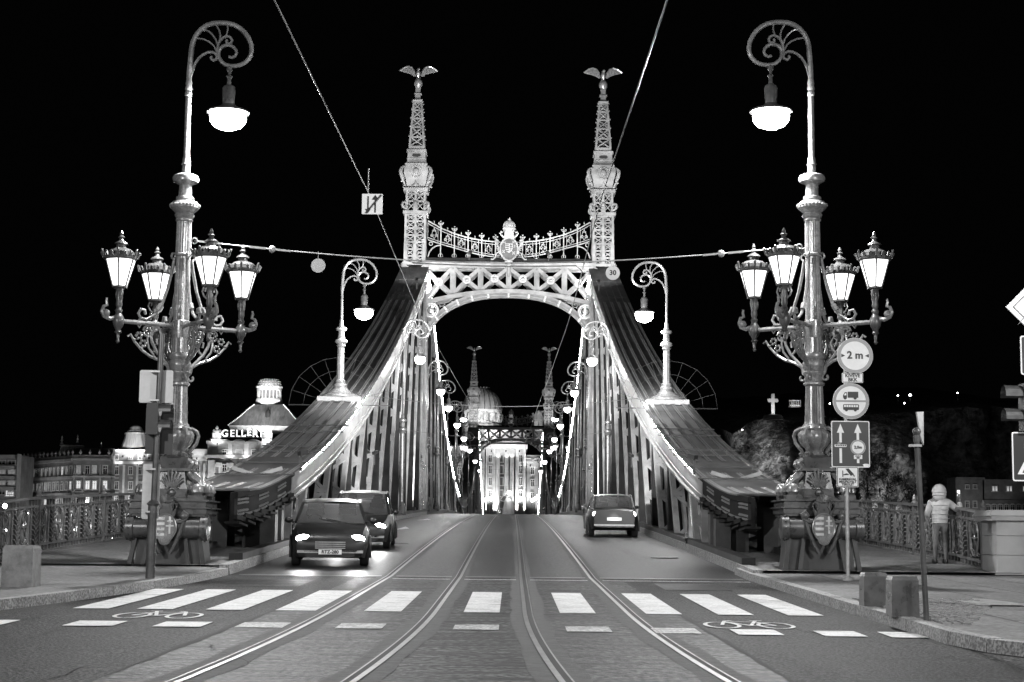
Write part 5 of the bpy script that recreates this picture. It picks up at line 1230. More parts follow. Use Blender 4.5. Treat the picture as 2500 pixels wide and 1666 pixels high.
# ================================================================== RAILINGS, WALL
def railing(label, X, y0, y1, sg):
    L = y1 - y0; root = thing('iron_railing', label, 'railing', (X, y0, zg(y0) + KH)); z = lambda y: zg(y) + (KH if y < 37 else .2)
    m = MB()
    for a, b in zip(lin(y0, y1, 12)[:-1], lin(y0, y1, 12)[1:]):
        for (h, w, t) in ((1.27, .13, .06), (1.08, .06, .045), (.2, .08, .06), (.03, .12, .06)): m.beam((X, a, z(a) + h), (X, b, z(b) + h), w, t)
    m.build('railing_rail', M['fence'], root)
    n = int(L / 1.45); prot = None
    for i in range(n):                                     # openwork panel: oval wheel with a rosette, leaf pilasters either side
        y = y0 + .72 + i * 1.45; zz = z(y)
        if prot is None:
            m = MB(); o = V((X, y, zz)); ov = lambda a_, k: (X, y + .33 * k * math.cos(a_), zz + .64 + .40 * k * math.sin(a_))
            for k, r in ((1, .028), (.8, .016)): m.tube([ov(2 * PI * t / 18, k) for t in range(19)], r, 5)
            for t in range(8): m.beam(ov(PI * t / 4, .25), ov(PI * t / 4, .95), .03, .03)
            m.sph((X, y, zz + .64), .075, 8, 5, sx=.6)
            for k in (-1, 1):
                m.tube([(X, y + k * (.28 + .08 * math.cos(t)), zz + 1.01 + .04 * math.sin(t)) for t in [.8 * j for j in range(9)]], .014, 4)
                m.tube([(X, y + k * (.28 + .08 * math.cos(t)), zz + .27 + .04 * math.sin(t)) for t in [.8 * j for j in range(9)]], .014, 4)
            prot = m.build('oval_panel', M['fence'], root); py = y
            m = MB(); yl = y + .725
            for q_ in (-.24, 0, .24): m.box(X - .03, X + .03, yl + q_ - .025, yl + q_ + .025, zz + .03, zz + 1.27)
            for j in range(7):
                for k in (-1, 1): m.beam((X - .06 * sg * 0 + .05 * -sg, yl, zz + .25 + j * .11), (X + .06 * -sg, yl + k * .2, zz + .36 + j * .11), .05, .03)
            m.fin([(-.05, 0), (.05, 0), (0, .16)], (X, yl, zz + 1.08), .04)
            pil = m.build('leaf_pilaster', M['fence'], root); px_ = yl
            m = MB()
            for k in range(5): m.box(X - .02, X + .02, y - .6 + .27 * k - .03, y - .6 + .27 * k + .03, zz + .05, zz + .2)
            bal = m.build('foot_baluster', M['fence'], root, kind='stuff')
        else:
            for src in (prot, pil, bal):
                c = src.copy(); COL.objects.link(c); c.parent = root; c.location = (0, y - py, zz - (zg(py) + (KH if py < 37 else .2)))
    for y in [y0 + 6.2 * k for k in range(int(L / 6.2) + 1)]:
        m = MB(); m.lathe([(.07, z(y) + 1.28), (.09, z(y) + 1.31), (.055, z(y) + 1.36), (.07, z(y) + 1.41), (.04, z(y) + 1.48), (.01, z(y) + 1.54)], 10, (X, y, 0)); m.box(X - .06, X + .06, y - .06, y + .06, z(y), z(y) + 1.29)
        m.build('railing_post', M['fence'], root, True)
    return root
railing('ornate iron railing with oval wheels along the left footway', -10.6, 33.0, 64.0, -1)
railing('ornate iron railing with oval wheels along the right footway', 10.6, 36.4, 64.0, 1)
wl = thing('parapet_pier', 'pale stone parapet pier at the right end of the iron railing', 'wall', (11.5, 35.5, zg(35.5) + KH))
zz = zg(35.5) + KH
for i, (h0, h1) in enumerate(((0.06, .40), (.41, .80), (.81, 1.12))):
    for k in range(3):
        x0 = 10.5 + .75 * k + (.2 if i % 2 and k else 0); x1 = 10.5 + .75 * (k + 1) + (.2 if i % 2 else 0)
        MB().box(x0 + .004, x1 - .004, 35.1, 36.2, zz + h0, zz + h1).build('stone_block', M['stone'], wl)
MB().box(10.44, 13.0, 35.04, 36.3, zz, zz + .06).build('pier_foot', M['stone'], wl); m = MB(); m.box(10.38, 13.0, 35.0, 36.34, zz + 1.12, zz + 1.22); m.frustum(11.7, 35.67, zz + 1.22, zz + 1.34, 1.36, .70, 1.28, .6); m.build('coping', M['stone'], wl)

# ================================================================== PERSON WITH A PHONE
PX, PY = P(2295, 1300, 38.5).x, 38.5; pz0 = zg(PY) + .2
person = thing('person', 'person in pale hooded jacket at the right railing holding up a phone', 'person', (PX, PY, pz0))
def skin(name, joints, edges, m, parent, sub=2, root=0):
    me = bpy.data.meshes.new(name); me.from_pydata([j[0] for j in joints], edges, []); o = bpy.data.objects.new(name, me); COL.objects.link(o)
    md = o.modifiers.new('s', 'SKIN'); md.use_smooth_shade = True
    for i, j in enumerate(joints):
        v = me.skin_vertices[0].data[i]; v.radius = j[1] if isinstance(j[1], tuple) else (j[1], j[1]); v.use_root = (i == root)
    sb = o.modifiers.new('u', 'SUBSURF'); sb.levels = sub; sb.render_levels = sub
    bpy.context.view_layer.update(); me2 = bpy.data.meshes.new_from_object(o.evaluated_get(bpy.context.evaluated_depsgraph_get())); bpy.data.objects.remove(o)
    me2.name = name; me2.materials.clear(); me2.materials.append(m)
    for p in me2.polygons: p.use_smooth = True
    q = bpy.data.objects.new(name, me2); COL.objects.link(q); q.parent = parent; return q
J = [((0, 0, .95), (.16, .12)), ((0, 0, 1.12), (.15, .11)), ((0, -.01, 1.32), (.19, .12)), ((0, -.01, 1.45), (.10, .09)), ((0, .0, 1.52), .055), ((0, .02, 1.62), (.085, .10)), ((0, .02, 1.7), (.07, .085)),
     ((-.1, 0, .88), .105), ((-.11, .02, .5), .07), ((-.12, -.02, .1), .048), ((-.12, .1, .05), .045), ((.1, 0, .88), .105), ((.12, .02, .5), .07), ((.12, -.02, .1), .048), ((.12, .1, .05), .045),
     ((-.2, -.01, 1.4), .065), ((-.26, .05, 1.14), .05), ((-.2, .26, 1.04), .038), ((.2, -.01, 1.4), .065), ((.47, .04, 1.2), .05), ((.50, .16, 1.44), .038), ((.50, .18, 1.52), (.034, .02))]
E = [(0, 1), (1, 2), (2, 3), (3, 4), (4, 5), (5, 6), (0, 7), (7, 8), (8, 9), (9, 10), (0, 11), (11, 12), (12, 13), (13, 14), (3, 15), (15, 16), (16, 17), (3, 18), (18, 19), (19, 20), (20, 21)]
body = skin('body', J, E, M['cloth'], person)
jk = skin('jacket', [((0, 0, .84), (.20, .16)), ((0, 0, 1.0), (.195, .16)), ((0, -.01, 1.2), (.20, .165)), ((0, -.01, 1.38), (.19, .15)), ((0, 0, 1.47), (.10, .10)), ((-.2, -.01, 1.38), .095), ((-.27, .05, 1.14), .08), ((-.22, .22, 1.05), .062), ((.2, -.01, 1.38), .095), ((.47, .04, 1.19), .085), ((.50, .15, 1.41), .062)],
          [(0, 1), (1, 2), (2, 3), (3, 4), (3, 5), (5, 6), (6, 7), (3, 8), (8, 9), (9, 10)], M['cloth_pale'], person)
m = MB(); 
m.lathe([(.05, pz0 + 1.42), (.13, pz0 + 1.45), (.15, pz0 + 1.50), (.142, pz0 + 1.52), (.165, pz0 + 1.56), (.155, pz0 + 1.59), (.17, pz0 + 1.63), (.155, pz0 + 1.66), (.155, pz0 + 1.70), (.135, pz0 + 1.73), (.12, pz0 + 1.76), (.06, pz0 + 1.80), (.01, pz0 + 1.81)], 18, (PX, PY + .0, 0), sy=1.05); m.build('hood', M['cloth_pale'], person, True)
m = MB()
for z in (.92, 1.02, 1.12, 1.22, 1.32): m.tube([(PX + (.212 if z < 1.1 else .208) * math.cos(t), PY - .01 + .175 * math.sin(t), pz0 + z) for t in [2 * PI * k / 20 for k in range(21)]], .009, 4)
m.build('jacket_seam', M['signback'], person)
hx, hy, hz = PX + .50, PY + .19, pz0 + 1.55; m = MB(); m.sph((hx, hy, hz), .05, 10, 8, sx=.55, sz=1.1)
for k in range(4): m.tube([(hx - .02 + .0 * k, hy + .03, hz - .03 + .024 * k), (hx + .045, hy + .055, hz - .03 + .026 * k), (hx + .05, hy + .02, hz - .028 + .026 * k)], .011, 6, .008)
m.tube([(hx - .01, hy - .01, hz + .02), (hx - .03, hy + .03, hz + .06), (hx - .02, hy + .055, hz + .085)], .012, 6, .009); m.build('hand', M['skin'], person, True)
for s in (-1, 1): MB().lathe([(.05, pz0), (.062, pz0 + .03), (.055, pz0 + .08), (.045, pz0 + .11)], 12, (PX + s * .12, PY + .05, 0), sy=2.3).build('shoe', M['black'], person, True)
ph = thing('phone', 'smartphone held up by the person at the right railing', 'phone', (hx + .005, hy + .04, hz + .03)); m = MB().fin(rrect(.075, .155, .01), (hx + .0, hy + .045, hz + .06), .009); m.build('phone_case', M['black'], ph); m = MB().fin(rrect(.066, .14, .004), (hx, hy + .0355, hz + .06), .001); m.build('phone_screen', M['screen'], ph)

# ================================================================== CARS
def car(label, X, Y, heading, lights, plate=None, tall=0.0):
    """body lofted from cross-sections; local +y is the nose, then turned"""
    root = thing('car', label, 'car', (0, 0, 0), 'cars on the bridge roadway')
    st = [  # y, half width, sill z, belt z, hood/shoulder z
        (2.10, .62, .34, .52, .56), (2.05, .76, .24, .58, .66), (1.85, .84, .20, .64, .76), (1.4, .88, .20, .68, .86), (.8, .90, .20, .72, .95), (-.6, .90, .20, .74, .97), (-1.5, .89, .22, .76, .98), (-1.95, .84, .26, .76, .97), (-2.1, .72, .34, .74, .92)]
    m = MB(); rows = []
    for (y, w, z0, zb, zt_) in st:
        ring = [(-w * .92, z0), (-w, zb * .75), (-w * .985, zb), (-w * .88, zt_), (-w * .4, zt_ + .035), (w * .4, zt_ + .035), (w * .88, zt_), (w * .985, zb), (w, zb * .75), (w * .92, z0)]
        rows.append([V((x, y, z)) for x, z in ring])
    b = 0; n = 10; m.v = [v for r in rows for v in r]
    for i in range(len(rows) - 1):
        for k in range(n): m.f.append((i * n + k, i * n + (k + 1) % n, (i + 1) * n + (k + 1) % n, (i + 1) * n + k))
    m.f.append(tuple(range(n))); m.f.append(tuple((len(rows) - 1) * n + k for k in range(n))); m.build('car_body', M['car'], root, True)
    T = tall; gh = [(1.0, .80, .95, .80, .97), (.25, .82, .96, .66, 1.40 + T), (-.5, .82, .97, .66, 1.47 + T), (-1.3, .81, .97, .64, 1.43 + T), (-1.85, .78, .95, .70, 1.02 + T * .6)]
    m = MB()
    for (y, w, z, w2, z2) in gh: m.v += [V((-w, y, z)), V((-w2, y, z2)), V((w2, y, z2)), V((w, y, z))]
    for i in range(4):
        for k in (0, 2): m.f.append((i * 4 + k, i * 4 + k + 1, i * 4 + k + 5, i * 4 + k + 4))
        if i in (0, 3): m.f.append((i * 4 + 1, i * 4 + 2, i * 4 + 6, i * 4 + 5))
    m.build('car_glass', M['car_glass'], root)
    m = MB(); m.add([(-w2 * s, y, z2 + dz) for (y, w, z, w2, z2) in gh[1:4] for s, dz in ((1.01, .005), (.5, .045), (-.5, .045), (-1.01, .005))], [(i * 4 + k, i * 4 + k + 1, i * 4 + k + 5, i * 4 + k + 4) for i in range(2) for k in range(3)])
    for s in (-1, 1):
        for i in range(4):
            (ya, wa, za, ua, va), (yb, wb, zb_, ub, vb) = gh[i], gh[i + 1]; m.beam((s * ua * 1.01, ya, va), (s * ub * 1.01, yb, vb), .06, .05)
        m.beam((s * .825, -.45, .95), (s * .665, -.5, 1.45 + T), .07, .04, (1, 0, 0))
    m.build('car_roof', M['car'], root, True)
    m = MB()                                              # dashboard, steering wheel and seats seen through the glass
    m.box(-.74, .74, .55, .95, .80, .93); m.build('dashboard', M['interior'], root)
    MB().tube([(.38 + .17 * math.cos(t), .42 + .06 * math.sin(t), .95 + .16 * math.sin(t)) for t in [2 * PI * k / 14 for k in range(15)]], .018, 5).build('steering_wheel', M['interior'], root)
    for sx_ in (-.38, .38):
        for sy_ in (-.25, -1.15):
            m = MB(); m.frustum(sx_, sy_, .6, 1.16, .25, .09, .20, .06); m.frustum(sx_, sy_ - .02, 1.19, 1.36, .13, .05, .10, .04); m.build('seat', M['interior'], root)
    for (wx, wy) in ((-.78, 1.32), (.78, 1.32), (-.78, -1.3), (.78, -1.3)):
        w_ = node('wheel', root, (wx, wy, .31)); m = MB(); prof = [(.20, -.1), (.29, -.1), (.315, -.07), (.315, .07), (.29, .1), (.20, .1)]; n = 20
        for (r, xx) in prof:
            for k in range(n): a_ = 2 * PI * k / n; m.v.append(V((wx + xx, wy + r * math.cos(a_), .315 + r * math.sin(a_))))
        for i in range(5):
            for k in range(n): m.f.append((i * n + k, i * n + (k + 1) % n, (i + 1) * n + (k + 1) % n, (i + 1) * n + k))
        m.build('tyre', M['tyre'], w_, True); m = MB(); s = 1 if wx > 0 else -1
        for k in range(5): a_ = 2 * PI * k / 5; m.beam((wx + s * .09, wy, .315), (wx + s * .09, wy + .2 * math.cos(a_), .315 + .2 * math.sin(a_)), .05, .03, (1, 0, 0))
        m.build('rim', M['galv'], w_)
    for s in (-1, 1):
        hl = MB().sph((s * .60, 2.0, .63), .13, 14, 8, sy=.55, sz=.75, sx=1.35); hl.build('headlight', M['head'] if lights == 'front' else M['glass'], root, True)
        MB().sph((s * .66, -2.04, .80), .12, 12, 8, sy=.4, sz=.9).build('tail_light', M['tail'] if lights == 'rear' else M['grey'], root, True)
        m = MB(); m.sph((s * .98, .72, 1.02), .10, 10, 6, sy=.5, sz=.75); m.beam((s * .86, .72, .96), (s * .95, .72, 1.0), .05, .05); m.build('mirror', M['car'], root, True)
        for (ya, yb) in ((.75, -.45), (-.5, -1.35)): MB().box(s * .905 - .01, s * .905 + .01, yb + .12, yb + .3, .76, .79).build('door_handle', M['galv'], root)
    m = MB()
    for k in range(4): m.box(-.34, .34, 2.09, 2.12, .42 + k * .045, .44 + k * .045)
    m.build('grille', M['galv'], root); MB().beam((-.74, 2.07, .35), (.74, 2.07, .35), .06, .06).build('bumper_trim', M['galv'], root); MB().beam((-.72, -2.08, .42), (.72, -2.08, .42), .06, .06).build('bumper_trim', M['galv'], root)
    MB().box(-.55, .55, 2.03, 2.095, .235, .33).build('air_intake', M['ink'], root)
    for s in (-1, 1):
        MB().sph((s * .66, 2.04, .40), .07, 10, 6, sy=.4).build('fog_lamp', M['glass'], root, True)
        for wy in (1.32, -1.3): MB().tube([(s * .905, wy + .36 * math.cos(t), .315 + .36 * math.sin(t)) for t in [PI * (k - 1) / 10 for k in range(13)]], .028, 6).build('wheel_arch', M['ink'], root, True)
        for yy in (.82, -.48, -1.42): MB().beam((s * .903, yy, .28), (s * .905, yy, .93), .012, .012).build('door_seam', M['ink'], root)
        MB().beam((s * .08 - .3, 1.05, .965), (s * .08 + .2, .86, 1.06), .02, .015).build('wiper', M['ink'], root)
    MB().beam((-.80, 1.02, .955), (.80, 1.02, .955), .05, .02).build('cowl', M['ink'], root)
    MB().box(-.26, .26, 2.11, 2.125, .29, .40).build('number_plate', M['white'], root); MB().box(-.26, .26, -2.135, -2.12, .58, .69).build('number_plate', M['white'], root)
    if plate: text(plate, .105, M['ink'], root, (0, 2.13, .345), rot=(R(90), 0, PI), bold=.003)
    root.location = (X, Y, zg(Y)); root.rotation_euler = (math.atan((zg(Y + 2) - zg(Y - 2)) / 4) * (1 if abs(heading) < .1 else -1), 0, heading)
    if lights == 'front':
        for s in (-1, 1): lamp_light('headlight_beam', root, (0, 0, 0), 110, .06, 'SPOT', None, 70, .8)
        ls = [c_ for c_ in root.children if c_.type == 'LIGHT']
        for s, l in zip((-1, 1), ls): l.location = (s * .6, 2.2, .63); l.rotation_euler = (R(86), 0, 0)
    if lights == 'rear':
        l = lamp_light('tail_glow', root, (0, 0, 0), 4, .15); l.location = (0, -2.3, .7)
    return root
car('dark car with headlights and number plate, nearest the crossing', -3.88, 40.2, PI + .10, 'front', 'RTZ-280')
car('taller dark car with headlights half hidden behind the plated car', -3.95, 49.5, PI + .02, 'front', None, .12)
car('dark car with glowing tail lights driving away over the bridge', 4.05, 62.0, 0, 'rear')

# ================================================================== FAR BANK
def rect(m, x0, y0, x1, y1, Y, dep, proud=0.0):
    a, b = P(x0, y1, Y), P(x1, y0, Y); return m.box(a.x, b.x, Y - proud, Y + dep, a.z, b.z)
class Facade:
    """a building read off the photograph in pixels at depth Y; every window is a part with its pane"""
    def __init__(s, name, label, Y, x0, x1, cat='building', group=None):
        s.Y = Y; a, b = P(x0, 1312, Y), P(x1, 1312, Y); s.root = thing(name, label, cat, ((a.x + b.x) / 2, Y, .3), group); s.cache = {}
    def blk(s, name, x0, y0, x1, y1, m='stone', dep=12, proud=0.0, mb=None):
        return rect(MB(), x0, y0, x1, y1, s.Y, dep, proud).build(name, M[m], s.root)
    def many(s, name, rects, m='stone', dep=.5, proud=.3):
        for r in rects: s.blk(name, *r, m=m, dep=dep, proud=proud)
    def win(s, cx, cy, w, h, kind='glass', arched=False, pr=0.0, rot=None):
        """cx, cy, w, h in pixels"""
        k = (round(w, 1), round(h, 1), arched); px = s.Y / F; W, H = w * px, h * px; c = P(cx, cy, s.Y)
        if k not in s.cache:
            o0 = (0, 0, 0); m = MB(); t = .22
            for (x0, x1, z0, z1) in ((-W / 2 - t, -W / 2, -H / 2, H / 2), (W / 2, W / 2 + t, -H / 2, H / 2), (-W / 2 - t, W / 2 + t, H / 2, H / 2 + t * 1.2), (-W / 2 - t * 1.5, W / 2 + t * 1.5, -H / 2 - t, -H / 2)): m.box(x0, x1, -.25, .02, z0, z1)
            m.box(-.06, .06, -.14, .02, -H / 2, H / 2); m.box(-W / 2, W / 2, -.14, .02, H * .18, H * .18 + .1)
            if arched: m.lathe if False else m.tube([((W / 2 + .1) * math.cos(a), -.12, H / 2 + (W / 2) * math.sin(a) * .8) for a in [PI * i / 8 for i in range(9)]], .12, 5)
            fr = m.build('window', M['stone_pale'], None); pn = MB()
            pts = [(-W / 2, -H / 2), (W / 2, -H / 2), (W / 2, H / 2)] + ([(W / 2 * math.cos(a), H / 2 + W / 2 * .8 * math.sin(a)) for a in [PI * i / 8 for i in range(1, 8)]] if arched else []) + [(-W / 2, H / 2)]
            pn.fin(pts, (0, -.04, 0), .03); pane = pn.build('pane', M['glass'], None)
            s.cache[k] = (fr.data, pane.data); bpy.data.objects.remove(fr); bpy.data.objects.remove(pane)
        fd, pd_ = s.cache[k]
        if kind != 'glass':
            kk = k + (kind,)
            if kk not in s.cache: d = pd_.copy(); d.materials.clear(); d.materials.append(M[kind]); s.cache[kk] = d
            pd_ = s.cache[kk]
        f = bpy.data.objects.new('window', fd); COL.objects.link(f); f.parent = s.root; f.location = V((c.x, s.Y - pr, c.z)) - s.root.location
        if rot: f.location = rot(V((c.x, s.Y - pr, c.z))) - s.root.location; f.rotation_euler = (0, 0, -TH)
        p = bpy.data.objects.new('pane', pd_); COL.objects.link(p); p.parent = f
        return f
    def spot(s, px, py, tx, ty, power, cone=70, dy=6.0):
        a = P(px, py, s.Y - dy); b = P(tx, ty, s.Y); n_ = node('facade_floodlight', s.root, a)
        d = (b - a).normalized(); MB().beam(a - d * .6, a - d * .15, .35, .35).build('floodlight_housing', M['black'], n_); lamp_light('floodlight_lamp', n_, a, power, .3, 'SPOT', b, cone, .7)
YB_ = 430.0
# ---- hotel wing with the big lettering and the tall pyramid roof
hw_ = Facade('hotel_wing', 'floodlit hotel corner with glowing sign letters, pyramid roof and round lantern', YB_, 275, 760)
h = hw_
h.blk('lower_wall', 505, 1118, 760, 1322, 'stone_dark', 18); h.blk('attic_wall', 507, 1083, 700, 1114, 'stone', 16); h.blk('main_cornice', 500, 1113, 745, 1119, 'stone_pale', 18, .9); h.blk('attic_cornice', 505, 1079, 702, 1083, 'stone', 16.5, .7)
m = MB()
for cx in (548, 584, 620):
    a, b = P(cx - 18, 1085, YB_), P(cx + 18, 1085, YB_)
    m.tube([((a.x + b.x) / 2 + (b.x - a.x) / 2 * math.cos(t), YB_ - .4, a.z + 1.1 * math.sin(t)) for t in [PI * i / 8 for i in range(9)]], .22, 5)
    m.fin([((b.x - a.x) / 2 * math.cos(t), 1.1 * math.sin(t)) for t in [PI * i / 8 for i in range(9)]], ((a.x + b.x) / 2, YB_ + .1, a.z), .4)
m.build('arched_gable', M['stone'], h.root)
for cx, k in ((548, 'glass'), (584, 'lit_dim'), (620, 'glass')): h.win(cx, 1106, 9 if cx != 584 else 15, 13, k, True)
h.many('pilaster', [(556, 1084, 568, 1113), (596, 1084, 608, 1113)], 'stone_pale', .6, .5); h.blk('corner_pier', 655, 1078, 671, 1113, 'stone_pale', 3, .8); h.blk('corner_pier', 507, 1078, 531, 1113, 'stone', 3, .6)
for cx in (528, 652):                                                          # crowned sculpture groups on the attic
    m = MB(); w = 12
    rect(m, cx - w, 1072, cx + w, 1078, YB_, 4, .5)
    for dx, dw, y0 in ((-7, 5, 1048), (7, 5, 1048), (0, 6, 1040)):
        c = P(cx + dx, 1072, YB_); t_ = P(cx + dx, y0, YB_); r = dw * YB_ / F
        m.lathe([(r * 1.1, c.z), (r, c.z + (t_.z - c.z) * .4), (r * 1.15, c.z + (t_.z - c.z) * .6), (r * .5, c.z + (t_.z - c.z) * .75), (r * .7, c.z + (t_.z - c.z) * .85), (r * .2, t_.z)], 8, (c.x, YB_ + .8, 0))
    m.build('sculpture_group', M['stone_pale'], h.root)
h.many('column', [(530, 1130, 540, 1322), (556, 1130, 568, 1322), (597, 1130, 609, 1322)], 'stone_pale', 1.2, .8); h.blk('rusticated_pier', 503, 1124, 527, 1322, 'stone', 2, .9); h.blk('white_pilaster', 491, 1132, 503, 1322, 'stone_pale', 1, .5)
h.many('capital', [(528, 1130, 542, 1140), (554, 1131, 570, 1141), (595, 1130, 611, 1141)], 'stone_pale', 1.4, 1.0)
for cx in (548, 583, 620, 640):
    for cy in (1145, 1180, 1215, 1250): h.win(cx, cy, 9, 18, 'lit_dim' if (cx, cy) in ((583, 1145), (620, 1215)) else 'glass')
# roof and round lantern
def frus_px(m, cx, ya, yb, wa, wb, yc_, da=1.0, n=4):
    c0, c1 = P(cx, ya, YB_), P(cx, yb, YB_); k = YB_ / F; m.lathe([(wa * k * (1.414 if n == 4 else 1), c0.z), (wb * k * (1.414 if n == 4 else 1), c1.z)], n, (c0.x, yc_, 0), ph=PI / 4 if n == 4 else 0); return m
YC = YB_ + 9
m = MB(); frus_px(m, 648, 1050, 1040, 86, 90, YC); m.build('roof_base', M['stone_dark'], h.root)
m = MB(); c = P(648, 1040, YB_); k = YB_ / F
ridge = [(90, 1040), (76, 1027), (64, 1015), (52, 1001), (42, 991), (35, 984)]
m.lathe([(r * k * 1.414, P(648, y, YB_).z) for r, y in ridge], 4, (c.x, YC, 0), ph=PI / 4); m.build('pyramid_roof', M['roof'], h.root)
m = MB()
for s1 in (-1, 1):
    for i in range(len(ridge) - 1):
        for j in range(5):
            t = j / 5; r = (ridge[i][0] + (ridge[i + 1][0] - ridge[i][0]) * t) * k; z = P(648, ridge[i][1] + (ridge[i + 1][1] - ridge[i][1]) * t, YB_).z
            m.sph((c.x + s1 * r, YC - r - .1, z + .1), .14, 5, 3)
m.build('roof_light_string', M['bead'], h.root)
MB().sph((P(650, 1020, YB_).x, YC - 6.2, P(650, 1018, YB_).z), 1.0, 8, 6, sz=2.2, sx=.8).build('roof_dormer', M['ink'], h.root)
lx = P(645, 960, YB_).x; zz = lambda y: P(645, y, YB_).z
m = MB(); m.lathe([(33.5 * k, zz(986)), (33.5 * k, zz(970)), (32 * k, zz(969)), (32 * k, zz(967))], 12, (lx, YC, 0)); m.build('lantern_base', M['stone_pale'], h.root)
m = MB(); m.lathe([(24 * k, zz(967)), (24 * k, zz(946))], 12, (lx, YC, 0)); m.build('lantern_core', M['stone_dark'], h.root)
for j in range(18):
    a = 2 * PI * j / 18; m = MB(); m.lathe([(.23, zz(967)), (.2, zz(947))], 8, (lx + 28 * k * math.cos(a), YC + 28 * k * math.sin(a), 0)); m.build('lantern_column', M['stone_pale'], h.root)
m = MB(); m.lathe([(31 * k, zz(947)), (31 * k, zz(940)), (29 * k, zz(939)), (29 * k, zz(933)), (28 * k, zz(931))], 20, (lx, YC, 0)); m.build('lantern_frieze', M['stone_pale'], h.root)
m = MB(); m.lathe([(28.5 * k, zz(933)), (27.5 * k, zz(926)), (23 * k, zz(920.5)), (14 * k, zz(917.5)), (1 * k, zz(917))], 20, (lx, YC, 0)); m.build('lantern_dome', M['stone'], h.root, True)
m = MB()
for j in range(22):
    a = 2 * PI * j / 22
    for r, y in ((28.8, 931), (27.6, 925), (23, 920)): m.sph((lx + r * k * math.cos(a), YC + r * k * math.sin(a), zz(y)), .16, 5, 3)
m.build('dome_stud', M['stone_pale'], h.root)
for j in range(24):
    a = 2 * PI * j / 24; 
    if math.sin(a) < .3: m = MB().sph((lx + 30 * k * math.cos(a), YC + 30 * k * math.sin(a), zz(938)), .35, 6, 4); m.build('mask_ornament', M['stone_pale'], h.root)
# letters on their frame
xs_ = [P(x, 1060, YB_).x for x in (550, 571, 586, 598, 611, 624, 638)]
tz = P(585, 1059, YB_).z - .1
for ch, xx in zip('GELLÉRT', (551, 569, 583, 596, 610, 625, 640)):
    sz = 2.5; text(ch, sz, M['neon'], h.root, (P(xx, 1060, YB_).x, YB_ - 1.2, tz + (.25 if ch == 'É' else 0)), 'sign_letter', .12, bold=.03)
m = MB(); a, b = P(541, 1068, YB_), P(650, 1070, YB_); m.box(a.x, b.x, YB_ - 1.0, YB_ - .9, a.z - .15, a.z); m.box(a.x, b.x, YB_ - 1.0, YB_ - .9, a.z + 1.6, a.z + 1.7); m.build('sign_frame', M['black'], h.root)
# lower wing to the left and the corner pavilion with its bell roof
h.blk('wing_wall', 385, 1108, 506, 1322, 'stone', 14); h.blk('wing_cornice', 380, 1120, 506, 1124, 'stone_pale', 14, .6)
a, b = P(380, 1096, YB_), P(508, 1066, YB_); m = MB().add([(a.x, YB_, a.z), (b.x, YB_, a.z), (b.x, YB_ + 6, b.z), (a.x, YB_ + 6, b.z), (a.x, YB_ + 14, a.z), (b.x, YB_ + 14, a.z)], [(0, 1, 2, 3), (3, 2, 5, 4), (0, 3, 4), (1, 5, 2)]); m.build('wing_roof', M['roof'], h.root)
h.many('dormer_wall', [(455, 1097, 506, 1112)], 'stone_pale', 3, .1)
for cx in (462, 496): h.win(cx, 1107, 6, 7)
for cx in (482, 460, 432, 408):
    for cy in (1145, 1180, 1215, 1250): h.win(cx, cy, 8, 18)
for cx in (470, 494, 446, 420): h.blk('white_pilaster', cx - 4, 1130, cx + 4, 1322, 'stone_pale', .6, .4)
h.blk('pavilion_wall', 272, 1102, 386, 1322, 'stone_dark', 14, .8); h.blk('pavilion_cornice', 268, 1128, 388, 1133, 'stone_pale', 14, 1.3); h.blk('eaves', 270, 1099, 372, 1102, 'stone_pale', 14, 1.2)
c = P(320, 1098, YB_); zz2 = lambda y: P(320, y, YB_).z
m = MB(); m.lathe([(40 * k, zz2(1099)), (36 * k, zz2(1092)), (28 * k, zz2(1070)), (25 * k, zz2(1058))], 16, (c.x + 0, YB_ + 4.5, 0), flute=.03); m.build('bell_roof', M['roof_pale'], h.root)
m = MB(); m.lathe([(26.5 * k, zz2(1058)), (26.5 * k, zz2(1055)), (21 * k, zz2(1054)), (21 * k, zz2(1050)), (16 * k, zz2(1046)), (15 * k, zz2(1042)), (10 * k, zz2(1037)), (3 * k, zz2(1034)), (.01, zz2(1034))], 20, (c.x, YB_ + 4.5, 0)); m.build('cap_dome', M['roof_pale'], h.root, True)
for px0, w in ((273, 7), (296, 12), (329, 12), (352, 10), (374, 9)): h.blk('white_pilaster', px0, 1136, px0 + w, 1322, 'stone_pale', .8, 1.3)
for cx in (287, 321, 344, 366):
    h.win(cx, 1117, 6, 10, 'glass', False, .85)
    for cy in (1150, 1186, 1221, 1254): h.win(cx, cy, 7, 17, 'lit_dim' if (cx + cy) % 5 == 0 else 'glass', False, .85)
    for cy in (1168, 1204, 1238): h.blk('spandrel', cx - 5, cy - 3, cx + 5, cy + 3, 'stone', .3, 1.0)
for (px_, py_, tx, ty, pw, cn) in ((300, 1290, 302, 1190, 5200, 60), (335, 1290, 335, 1190, 5200, 60), (276, 1285, 276, 1200, 3000, 60), (515, 1240, 515, 1160, 5000, 60), (497, 1240, 497, 1180, 4200, 50), (562, 1119, 562, 1096, 800, 80), (602, 1119, 602, 1096, 800, 80), (665, 1120, 663, 1096, 2600, 70), (536, 1250, 536, 1160, 4200, 50), (580, 1280, 580, 1140, 15000, 80), (620, 1280, 620, 1140, 12000, 80), (545, 1280, 560, 1140, 12000, 80)):
    h.spot(px_, py_, tx, ty, pw, cn, 3.0)
for px_ in (600, 690): h.spot(px_, 1075, px_ + (645 - px_) * .5, 1005, 42000, 46, 16.0)
